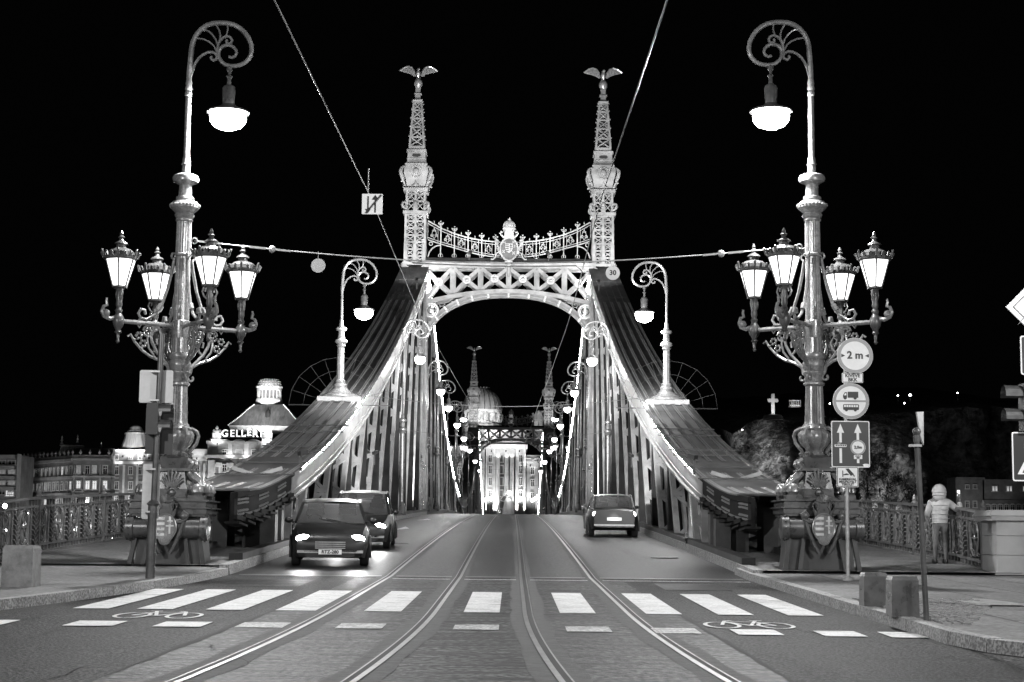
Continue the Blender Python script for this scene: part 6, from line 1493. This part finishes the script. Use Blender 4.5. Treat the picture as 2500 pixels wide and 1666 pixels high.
h.spot(600, 1060, 640, 948, 7000, 36, 14); h.spot(690, 1060, 650, 948, 7000, 36, 14); h.spot(300, 1112, 315, 1065, 7000, 90, 7); h.spot(352, 1112, 330, 1065, 7000, 90, 7); h.spot(480, 1118, 480, 1100, 600, 100, 3); h.spot(530, 1082, 530, 1058, 2200, 90, 4); h.spot(652, 1082, 652, 1058, 2200, 90, 4); h.spot(585, 1330, 585, 1100, 9000, 60, 22); h.spot(287, 1134, 287, 1112, 350, 110, 3); h.spot(335, 1134, 335, 1112, 350, 110, 3)

# ---- apartment blocks far left
ap = Facade('apartment_building', 'dim corner apartment house with rows of tall windows and a mansard roof', 425.0, 176, 272)
h = ap; TH = R(51.0); PIV = V((P(178, 1300, 425).x, 425.0, 0)); KA = 425 / F
def rotp(v): d = V(v) - PIV; return PIV + V((d.x * math.cos(TH) + d.y * math.sin(TH), -d.x * math.sin(TH) + d.y * math.cos(TH), d.z))
def side(name, x0, y0, x1, y1, m, dep=8, proud=0.0):            # px measured as if the receding side were unrolled to the left of the corner
    mb = rect(MB(), x0, y0, x1, y1, 425.0, dep, proud); mb.v = [rotp(v) for v in mb.v]; return mb.build(name, M[m], h.root)
XL_ = 178 - 33.4 / KA                                           # left end of the unrolled side
for (f_, x0, x1) in ((h.blk, 178, 272), (None, XL_, 178)):
    put = (lambda n, a, b, m, dep, pr: h.blk(n, x0, a, x1, b, m, dep, pr)) if f_ else (lambda n, a, b, m, dep, pr: side(n, x0, a, x1, b, m, dep, pr))
    put('wall', 1125, 1322, 'stone_dark', 10, 0); put('parapet', 1112, 1120, 'stone', 10, .5); put('top_cornice', 1120, 1124, 'stone', 10, 1.0); put('frieze', 1124, 1135, 'stone_dark', 10, .2); put('string_course', 1162, 1166, 'stone', 10, .7); put('sill_band', 1166, 1171, 'stone_dark', 10, .4); put('lower_course', 1203, 1206, 'stone_dark', 10, .5)
m = MB(); za, zb_ = P(200, 1112, 425).z, P(200, 1093, 425).z
q = [(PIV.x - .3, 425.2), (P(272, 1100, 425).x, 425.2), (P(272, 1100, 425).x, 436), (PIV.x + 3, 436)]; e = rotp((PIV.x - 33.4, 425.2, 0)); e2 = rotp((PIV.x - 33.4, 433, 0))
m.add([(q[0][0], q[0][1], za), (q[1][0], q[1][1], za), (q[1][0], q[1][1] + 2.5, zb_), (q[0][0] + .8, q[0][1] + 2.5, zb_), (q[1][0], q[1][1] + 11, za), (q[0][0] + 3, q[0][1] + 11, za), (e.x, e.y, za), (e.x + 1.8, e.y + .5, zb_), (e2.x, e2.y, za)],
      [(0, 1, 2, 3), (3, 2, 4, 5), (6, 0, 3, 7), (7, 3, 5, 8), (1, 4, 2)]); m.build('mansard_roof', M['roof'], h.root)
c = P(146, 1095, 425); m = MB(); m.lathe([(44 * KA, P(146, 1101, 425).z), (36 * KA, P(146, 1086, 425).z), (41 * KA, P(146, 1084, 425).z), (41 * KA, P(146, 1082, 425).z)], 4, (c.x, 437, 0), ph=PI / 4 + .2); m.build('roof_pavilion', M['roof_pale'], h.root)
m0 = None
for i in range(17):
    X_ = rotp((PIV.x - 1.5 - 2.55 * i, 424.8, 0)) if i < 13 else V((PIV.x + 1.2 + 2.4 * (i - 13), 424.8, 0)); z_ = P(180, 1112, 425).z
    m = MB().lathe([(.25, z_), (.15, z_ + .3), (.42, z_ + .8), (.2, z_ + 1.1), (.05, z_ + 1.5)], 8, (X_.x, X_.y, 0)); m.build('roof_urn', M['stone_pale'], h.root)
for x, y in ((128, 1060), (167, 1057), (226, 1075)):
    c = P(x, y + 14, 425); m = MB().lathe([(.4, c.z - .6), (.15, c.z), (.3, c.z + .4), (.1, c.z + .7), (.22, c.z + 1.0), (.02, c.z + 1.6)], 8, (c.x, 434, 0)); m.build('roof_finial', M['stone'], h.root)
rl_ = random.Random(8); rows_ = ((1148, 19), (1185, 19), (1221, 18), (1258, 18))
for i, cx in enumerate((192, 214, 231, 257)):
    for j, (cy, hh) in enumerate(rows_): h.win(cx, cy, 9, hh, 'lit' if (i, j) in ((0, 1), (2, 1), (3, 1), (1, 1), (1, 2)) else ('lit_dim' if rl_.random() < .3 else 'glass'))
for i in range(13):
    cx = 178 - (1.6 + 2.55 * i) / KA
    for j, (cy, hh) in enumerate(rows_):
        kd = 'lit_dim' if (j == 0 and 3 <= i <= 7) or rl_.random() < .35 else ('lit' if rl_.random() < .12 else 'glass')
        h.win(cx, cy, 11, hh, kd, False, .05, rotp)
    if i % 2: side('pilaster', cx + 9, 1171, cx + 13, 1322, 'stone_dark', .5, .4)
h.many('pilaster', [(177, 1135, 182, 1322), (202, 1135, 206, 1322), (241, 1135, 245, 1322)], 'stone', .5, .5)
m = MB(); c = P(192, 1200, 425); m.tube([(c.x + 1.2 * math.cos(t), 424.4, c.z + .6 * math.sin(t)) for t in [PI * i / 8 for i in range(9)]], .2, 5); m.box(c.x - 1.6, c.x + 1.6, 424.2, 425, c.z - .2, c.z); m.build('balcony_hood', M['stone'], h.root)
h.blk('balcony', 186, 1207, 199, 1212, 'stone', .3, 1.2)
for px_, pw in ((195, 2600), (250, 2000)): h.spot(px_, 1300, px_, 1165, pw, 110, 14)
for px_, pw in ((150, 2600), (110, 3000), (70, 2600)): a_ = P(px_, 1290, 425); n_ = node('facade_floodlight', h.root, (a_.x - 6, 428, a_.z)); MB().beam((a_.x - 6, 427.6, a_.z), (a_.x - 6, 428, a_.z), .35, .35).build('floodlight_housing', M['black'], n_); lamp_light('floodlight_lamp', n_, (a_.x - 6, 428, a_.z + .4), pw, .3, 'SPOT', (a_.x + 3, 440, a_.z + 13), 110, .7)
md = Facade('modern_block', 'plain modern block with balconies at the far left edge', 420.0, -30, 44)
h = md; h.blk('wall', -30, 1111, 45, 1322, 'stone_dark', 14)
for y in (1112, 1138, 1163, 1189): h.blk('balcony_front', -30, y, 38, y + 8, 'stone', .3, 1.4)
for y in (1130, 1153, 1180, 1203):
    for x in (5, 29): h.win(x, y, 16, 9, 'lit_dim' if (x + y) % 3 == 0 else 'glass')
h.blk('side_pier', 38, 1109, 46, 1322, 'stone', 2, 1.2); h.win(24, 1205, 20, 13, 'lit'); h.spot(15, 1300, 15, 1180, 900, 110, 16)

# ---- bath house straight ahead behind the far gateway
YM = 445.0
bh = Facade('bath_building', 'brightly floodlit columned bath building with ribbed dome behind the far gateway', YM, 1085, 1330)
h = bh; km = YM / F
h.blk('centre_wall', 1184, 1095, 1284, 1322, 'stone_pale', 20); h.blk('attic', 1184, 1050, 1284, 1086, 'stone_pale', 16); h.blk('entablature', 1180, 1086, 1288, 1096, 'stone_pale', 18, 1.4); h.blk('left_wall', 1085, 1095, 1184, 1322, 'stone', 18); h.blk('right_wall', 1284, 1112, 1345, 1322, 'stone', 18); h.blk('left_cornice', 1085, 1090, 1184, 1097, 'stone_pale', 18, .6); h.blk('right_cornice', 1284, 1126, 1345, 1130, 'stone', 18, .6)
h.blk('pier', 1184, 1096, 1190, 1322, 'stone_pale', 2, 1.2); h.blk('pier', 1203, 1096, 1210, 1322, 'stone_pale', 2, 1.2); h.blk('pier', 1257, 1096, 1266, 1322, 'stone_pale', 2, 1.2); h.blk('pier', 1276, 1096, 1284, 1322, 'stone_pale', 2, 1.2)
h.blk('porch_shade', 1210, 1110, 1257, 1322, 'roof', 1, .15)  # dark panel on the wall, the porch's shade given as colour
for cx in (1215, 1236, 1249):
    c = P(cx, 1210, YM); m = MB(); m.lathe([(.62, .3), (.6, P(cx, 1260, YM).z), (.5, P(cx, 1118, YM).z), (.75, P(cx, 1112, YM).z), (.8, P(cx, 1108, YM).z)], 14, (c.x, YM - 1.0, 0), flute=.06); m.build('column', M['stone_pale'], h.root)
for cx in (1197, 1271, 1224):
    for cy, hh in ((1120, 16), (1147, 18), (1176, 18), (1205, 14)): h.win(cx, cy, 7, hh)
for cx in (1100, 1122, 1145, 1165, 1300, 1320):
    for cy in (1150, 1180, 1212): h.win(cx, cy, 7, 16)
h.blk('right_pillar', 1304, 1140, 1314, 1322, 'stone_pale', 1.5, 1.0)
m = MB()
for cx in (1290, 1312): c = P(cx, 1128, YM); m.tube([(c.x + 1.3 * math.cos(t), YM - .4, c.z + 1.0 * math.sin(t)) for t in [PI * i / 8 for i in range(9)]], .25, 5)
m.build('curved_gable', M['stone'], h.root)
zc_ = lambda y: P(1175, y, YM).z; xc_ = P(1175, 980, YM).x
m = MB(); m.lathe([(50 * km, zc_(1080)), (50 * km, zc_(1030)), (46 * km, zc_(1028))], 20, (xc_, YM + 12, 0)); m.build('dome_podium', M['stone'], h.root)
m = MB(); m.lathe([(42 * km, zc_(1030)), (42 * km, zc_(1012)), (46 * km, zc_(1004)), (50 * km, zc_(998)), (50 * km, zc_(994))], 20, (xc_, YM + 12, 0)); m.build('drum', M['stone_pale'], h.root)
for j in range(14):
    a = 2 * PI * j / 14; MB().sph((xc_ + 45 * km * math.cos(a), YM + 12 + 45 * km * math.sin(a), zc_(1012)), .9, 8, 6, sz=1.7).build('drum_buttress', M['stone_pale'], h.root)
m = MB(); prof = [(50, 994), (47, 978), (41, 963), (32, 951), (20, 943), (19, 941)]
m.lathe([(r * km, zc_(y)) for r, y in prof], 32, (xc_, YM + 12, 0)); m.build('ribbed_dome', M['roof_pale'], h.root, True)
m = MB()
for j in range(22):
    a = 2 * PI * j / 22; m.tube([(xc_ + (r + .5) * km * math.cos(a), YM + 12 + (r + .5) * km * math.sin(a), zc_(y)) for r, y in prof[:-1]], .13, 4)
m.lathe([(19 * km, zc_(941)), (18 * km, zc_(939))], 20, (xc_, YM + 12, 0))
for j in range(14): a = 2 * PI * j / 14; m.sph((xc_ + 18 * km * math.cos(a), YM + 12 + 18 * km * math.sin(a), zc_(938)), .25, 5, 3)
m.build('dome_rib', M['roof'], h.root)
xs3 = P(1317, 1010, YM).x; m = MB(); m.lathe([(12 * km, zc_(1080)), (12 * km, zc_(1030)), (13 * km, zc_(1018))], 14, (xs3, YM + 8, 0)); m.build('turret', M['stone_pale'], h.root)
m = MB(); m.lathe([(13 * km, zc_(1018)), (12 * km, zc_(1008)), (7 * km, zc_(999)), (1 * km, zc_(995))], 16, (xs3, YM + 8, 0)); m.build('turret_dome', M['roof_pale'], h.root, True)
for px_, pw in ((1187, 6500), (1206, 9000), (1218, 6500), (1243, 6500), (1262, 9500), (1280, 8000)): h.spot(px_, 1262, px_ + 1, 1160, pw, 50, 2.6)
for px_ in (1200, 1235, 1268): h.spot(px_, 1100, px_, 1070, 1000, 120, 6)
for px_ in (1110, 1150): h.spot(px_, 1270, px_, 1130, 7000, 80, 10)
h.spot(1310, 1260, 1310, 1170, 3500, 80, 8); h.spot(1175, 1060, 1175, 1005, 9000, 130, 7); h.spot(1130, 1060, 1150, 985, 9000, 90, 9); h.spot(1215, 1060, 1200, 985, 9000, 90, 9); h.spot(1317, 1060, 1317, 1015, 1600, 80, 6); h.spot(1295, 1135, 1295, 1115, 800, 120, 4)
# fountain canopy with curved glazed stair at the square
YQ = 405.0; fq = thing('fountain_canopy', 'pale domed fountain canopy with a lamp on the square before the bath building', 'fountain', (P(1238, 1300, YQ).x, YQ, .3)); c = P(1238, 1300, YQ)
m = MB(); kq = YQ / F; m.lathe([(17 * kq, .3), (17 * kq, P(1238, 1243, YQ).z), (15 * kq, P(1238, 1225, YQ).z), (9 * kq, P(1238, 1211, YQ).z), (2 * kq, P(1238, 1205, YQ).z)], 8, (c.x, YQ, 0), flute=.2); m.build('canopy', M['stone_pale'], fq)
m = MB().sph((P(1243, 1203, YQ).x, YQ - .5, P(1243, 1203, YQ).z), .45, 10, 6); m.build('globe_lamp', M['bulb_far'], fq, True); lamp_light('globe_light', fq, (P(1243, 1203, YQ).x, YQ - 2.0, P(1243, 1203, YQ).z), 500, .4)
st_ = thing('curved_canopy', 'dark curved glazed roof on the square left of the fountain canopy', 'shelter', (P(1220, 1300, YQ).x, YQ, .3))
pts = [P(x, y, YQ - 1) for x, y in ((1213, 1312), (1215, 1240), (1220, 1222), (1229, 1210), (1240, 1203))]; pt2 = [p + V((1.3, .0, -.3)) for p in pts]; m = MB()
m.tube(pts, .14, 6); m.tube(pt2, .14, 6)
for p, q in zip(pts, pt2): m.beam(p, q, .15, .15)
m.build('canopy_rib', M['galv'], st_); m = MB()
for i in range(4): m.add([pts[i] + V((0, .1, 0)), pts[i + 1] + V((0, .1, 0)), pt2[i + 1] + V((0, .1, 0)), pt2[i] + V((0, .1, 0)), pts[i] + V((0, .16, 0)), pts[i + 1] + V((0, .16, 0)), pt2[i + 1] + V((0, .16, 0)), pt2[i] + V((0, .16, 0))], [(0, 1, 2, 3), (7, 6, 5, 4), (0, 4, 5, 1), (2, 6, 7, 3)])
m.build('canopy_glass', M['car_glass'], st_)

# ---- street lamps of the far bank
def far_lamp(label, px, py, Y, foot, r=.42, pw=160, group='street lamps on the far bank'):
    c = P(px, py, Y); o = thing('far_lamp', label, 'street lamp', (c.x, Y, foot), group)
    MB().tube([(c.x, Y, foot), (c.x, Y, c.z)], .08, 6).build('lamp_post', M['pole'], o); MB().sph(c, r, 10, 6).build('lamp_globe', M['bulb_far'], o, True)
    if pw: lamp_light('lamp_light', o, (c.x, Y - .9, c.z), pw, .3)
for i, (x, y, w) in enumerate(((12, 1236, 'leftmost big lamp above the railing top before the modern block'), (28, 1248, 'big lamp just under the railing top before the modern block'), (92, 1250, 'bright lamp under the railing top, left part of the apartment house'), (125, 1240, 'very bright lamp between the railing bars below the apartment house'), (160, 1236, 'bright lamp at the railing top below the corner of the apartment house'), (212, 1226, 'starry lamp just above the railing before the apartment house'), (74, 1252, 'smaller bright lamp under the railing top near the modern block'), (270, 1240, 'bright lamp behind the railing beside the hotel pavilion'))):
    far_lamp(w, x, y, 399.0, .3, .4 if i % 2 else .55, 260, 'bright lamps behind the left railing')
for (x, y, w) in ((240, 1272, 'brightest quay lamp seen through an oval of the left railing'), (75, 1278, 'quay lamp high in an oval near the stone block'), (182, 1292, 'quay lamp in the middle of the left railing'), (14, 1296, 'quay lamp at the far left end of the railing'), (162, 1318, 'low quay lamp near the middle of the left railing'), (272, 1316, 'low quay lamp beside the traffic signal'), (60, 1330, 'lowest quay lamp above the stone block')):
    far_lamp(w, x, y, 394.0, -6.2, .33, 90, 'quay lamps behind the left railing')
for (x, y, lab) in ((1198, 1219, 'bright globe lamp on the square left of the curved canopy'), (1184, 1221, 'slim globe lamp just inside the far gateway on the left'), (1299, 1222, 'bright globe lamp inside the far gateway on the right'), (1306, 1218, 'globe lamp beside the right post of the far gateway'), (1314, 1212, 'upper globe lamp by the right post of the far gateway')):
    far_lamp(lab, x, y, 398.0, .3, .4, 220, None)

# ---- hill, cliff, cross, lookout
HY = 520.0
rh = random.Random(21)
from mathutils import noise as NZ
m = MB(); nx, ny = 90, 34
x0, x1 = P(1600, 1200, HY).x, P(2560, 1200, HY).x
prof_ = [(1600, 1300), (1700, 1270), (1762, 1232), (1778, 1120), (1790, 1062), (1810, 1045), (1850, 1026), (1870, 1018), (1905, 1018), (1940, 1030), (2060, 1020), (2150, 1010), (2300, 1000), (2560, 990)]
def top_y(px):
    for (a, ya), (b, yb) in zip(prof_[:-1], prof_[1:]):
        if a <= px <= b: return ya + (yb - ya) * (px - a) / (b - a)
    return 1000
for j in range(ny + 1):
    for i in range(nx + 1):
        px = 1600 + 960 * i / nx; zt_ = P(px, top_y(px), HY).z; X_ = P(px, 1200, HY).x; t = j / ny
        n1 = NZ.noise(V((X_ * .06, t * 2.2, 0))); n2 = NZ.noise(V((X_ * .22, t * 7, 5))); n3 = NZ.noise(V((X_ * .7, t * 18, 9)))
        z = .3 + (zt_ - .3) * t + (n2 * 2.0 + n3 * .7) * (t > .02) * (1 - .3 * t); y = HY - 26 + 26 * t ** 1.4 + n1 * 12 + n2 * 5 + n3 * 1.6
        m.v.append(V((X_, y, z)))
for j in range(ny):
    for i in range(nx): a = j * (nx + 1) + i; m.f.append((a, a + 1, a + nx + 2, a + nx + 1))
b = len(m.v)
for i in range(nx + 1): q = m.v[ny * (nx + 1) + i]; m.v.append(V((q.x, q.y + 160, q.z + 20)))
for i in range(nx): a = ny * (nx + 1) + i; m.f.append((a, a + 1, b + i + 1, b + i))
hill = m.build('rocky_hill', M['rock'], None); hill['kind'] = 'structure'
fo = MB(); hv = [v for v in hill.data.vertices]; idx = [j * (nx + 1) + i for j in range(1, ny) for i in range(nx + 1) if 1765 < 1600 + 960 * i / nx < 2330]
for _ in range(520):                                       # shrubs clinging to the ledges
    q = hv[rh.choice(idx)].co
    if NZ.noise(V((q.x * .15, q.z * .15, 3))) < -.05: continue
    for l in range(26):
        p = q + V((rh.gauss(0, .9), rh.gauss(-.8, .5), rh.gauss(0, .8))); sz_ = rh.uniform(.18, .5); d1 = V((rh.gauss(0, 1), rh.gauss(0, 1), rh.gauss(0, 1))).normalized(); d2 = d1.orthogonal().normalized()
        fo.add([p - d1 * sz_, p + d2 * sz_ * .6, p + d1 * sz_, p - d2 * sz_ * .6], [(0, 1, 2, 3)])
fo.build('hillside_foliage', M['leaf'], None, kind='stuff')
def hill_spot(px, py, tx, ty, power, cone, Y=470.0):
    a = P(px, py, Y); b = P(tx, ty, 510.0); n_ = node('cliff_floodlight', hill, a); d = (b - a).normalized(); MB().beam(a - d * .7, a - d * .2, .4, .4).build('floodlight_housing', M['black'], n_); lamp_light('floodlight_lamp', n_, a, power, .3, 'SPOT', b, cone, .9)
hill_spot(1880, 1262, 1884, 1100, 420000, 10, 430); hill_spot(1800, 1262, 1792, 1080, 360000, 6, 430); hill_spot(1840, 1262, 1850, 1140, 260000, 12, 430); hill_spot(1900, 1262, 1897, 1172, 300000, 6, 430)
cr_ = thing('hill_cross', 'pale stone cross on a lit platform on the dark hill', 'cross', (P(1887, 1012, 500).x, 500, pz(1014, 500))); c = P(1887, 1012, 500); kc = 500 / F
m = MB(); m.box(c.x - 4.2 * kc, c.x + 4.2 * kc, 499.6, 500.4, c.z, P(1887, 962, 500).z); m.box(c.x - 13 * kc, c.x + 13 * kc, 499.55, 500.45, P(1887, 982, 500).z, P(1887, 974, 500).z); m.build('cross_beam', M['stone_pale'], cr_)
m = MB(); m.lathe([(24 * kc, c.z - 1.6), (25 * kc, c.z - 1.3), (22 * kc, c.z - .3), (8 * kc, c.z), (5 * kc, c.z + .2)], 16, (c.x, 500, 0)); m.build('cross_platform', M['stone'], cr_)
a = V((c.x - .5, 494.5, c.z + .2)); lamp_light('cross_lamp', cr_, a, 1500, .2, 'SPOT', (c.x, 500, c.z + 3), 75, .6)
lo = thing('lookout', 'small lit lookout terrace on the hill right of the cross', 'building', (P(1940, 988, 505).x, 505, pz(992, 505))); c = P(1940, 988, 505)
m = MB(); m.box(c.x - 14 * kc, c.x + 14 * kc, 504, 506, c.z - .9, c.z - .2); m.build('terrace_wall', M['stone_pale'], lo); m = MB(); m.box(c.x - 14 * kc, c.x + 14 * kc, 504, 506, c.z + 1.1, c.z + 1.3)
for j in range(6): m.box(c.x + (-13 + 5.2 * j) * kc - .1, c.x + (-13 + 5.2 * j) * kc + .1, 504.1, 504.3, c.z - .2, c.z + 1.1)
m.build('pergola', M['stone_pale'], lo); m = MB()
for j in range(5): m.sph((c.x + (-11 + 5 * j) * kc, 503.8, c.z - .35), .13, 6, 4)
m.build('terrace_lamp', M['bead'], lo); lamp_light('terrace_light', lo, (c.x, 502.5, c.z + .5), 120, .3)
for (x, y, w) in ((2192, 966, 'tiny hillside lamp left of the brightest one'), (2222, 965, 'brightest small lamp high on the dark hill'), (2208, 985, 'tiny hillside lamp just below the brightest one'), (2026, 986, 'tiny hillside lamp beside the lower round sign'), (2338, 960, 'tiny lamp farthest right on the dark hill'), (1812, 1050, 'tiny lamp on the cliff edge below the cross')):
    far_lamp(w, x, y, 503.0, pz(y, 503) - 2, .2 if x != 2222 else .35, 0, 'tiny lamps on the dark hill')

# ---- trees at the foot of the hill
def tree(label, px, ytop, ybase, w, Y, seed, group='trees at the foot of the hill'):
    r = random.Random(seed); c = P(px, ybase, Y); zt_ = pz(ytop, Y, px); z0 = .3; k = Y / F; o = thing('tree', label, 'tree', (c.x, Y, z0), group); H = zt_ - z0
    m = MB(); m.tube([(c.x, Y, z0), (c.x + .2, Y, z0 + H * .3), (c.x - .1, Y, z0 + H * .62)], .38, 8, .16)
    for j in range(6): a = r.uniform(0, 6.3); zz_ = z0 + H * r.uniform(.3, .55); m.tube([(c.x, Y, zz_), (c.x + 1.6 * math.cos(a), Y + 1.6 * math.sin(a), zz_ + 1.3), (c.x + 2.8 * math.cos(a), Y + 2.8 * math.sin(a), zz_ + 3.0)], .14, 5, .04)
    m.build('trunk', M['bark'], o); m = MB()
    for cl_ in range(46):
        a, u = r.uniform(0, 6.3), r.random(); rr_ = w * k * .5 * math.sqrt(r.random()) * (1 - .55 * max(0, u - .4)); cc = V((c.x + rr_ * math.cos(a), Y + rr_ * math.sin(a), z0 + H * (.25 + .73 * u)))
        for l in range(34):
            p = cc + V((r.gauss(0, .75), r.gauss(0, .75), r.gauss(0, .6))); s = r.uniform(.14, .34); d1 = V((r.gauss(0, 1), r.gauss(0, 1), r.gauss(0, 1))).normalized(); d2 = d1.orthogonal().normalized()
            m.add([p - d1 * s, p + d2 * s * .6, p + d1 * s, p - d2 * s * .6], [(0, 1, 2, 3)])
    m.build('crown', M['leaf'], o)
for i, (px, yt_, w, lab) in enumerate(((2150, 1108, 70, 'tall leafy tree right of the sign post, nearest the signs'), (2120, 1095, 40, 'narrow leafy tree partly behind the lane sign'), (2190, 1150, 60, 'middling leafy tree right of the sign post'), (2225, 1185, 46, 'low leafy tree farthest right of the sign post'), (1900, 1180, 60, 'leafy tree at the cliff foot left of the right lantern lamp'), (1830, 1195, 60, 'low leafy tree at the cliff foot above the right truss'))): tree(lab, px, yt_, 1300, w, 452.0 + i, i)
for (px, tx, ty, pw, cn) in ((2140, 2150, 1160, 260000, 18), (2190, 2195, 1190, 200000, 14), (1900, 1895, 1220, 40000, 24)): hill_spot(px, 1300, tx, ty, pw, cn, 424)
# ---- far right: old tower block and a long low building
tb_ = Facade('stone_tower_building', 'square stone tower house with small windows on the far bank at the right', 440.0, 2336, 2402); h = tb_
h.blk('wall', 2336, 1168, 2402, 1322, 'stone_dark', 9); h.blk('parapet', 2334, 1166, 2404, 1172, 'stone_dark', 9.3, .3)
for x in (2361, 2380):
    for y in (1189, 1232, 1268): h.win(x, y, 7, 8 if y < 1200 else 14)
h.spot(2365, 1300, 2368, 1200, 2600, 80, 14)
lb = Facade('low_arcade_building', 'long low dark building with two lit windows at the far right edge', 440.0, 2402, 2560); h = lb
h.blk('wall', 2402, 1172, 2560, 1322, 'stone_dark', 9); h.blk('arcade_band', 2402, 1222, 2560, 1227, 'stone_dark', 9.2, .3)
for x in (2425, 2432, 2460, 2467, 2500): h.win(x, 1194, 4, 11, 'lit')
for x in range(2412, 2560, 15): h.win(x, 1240, 9, 12, 'glass', True)
print('objects', len(bpy.data.objects), 'tris', sum(len(o.data.polygons) for o in bpy.data.objects if o.type == 'MESH'))
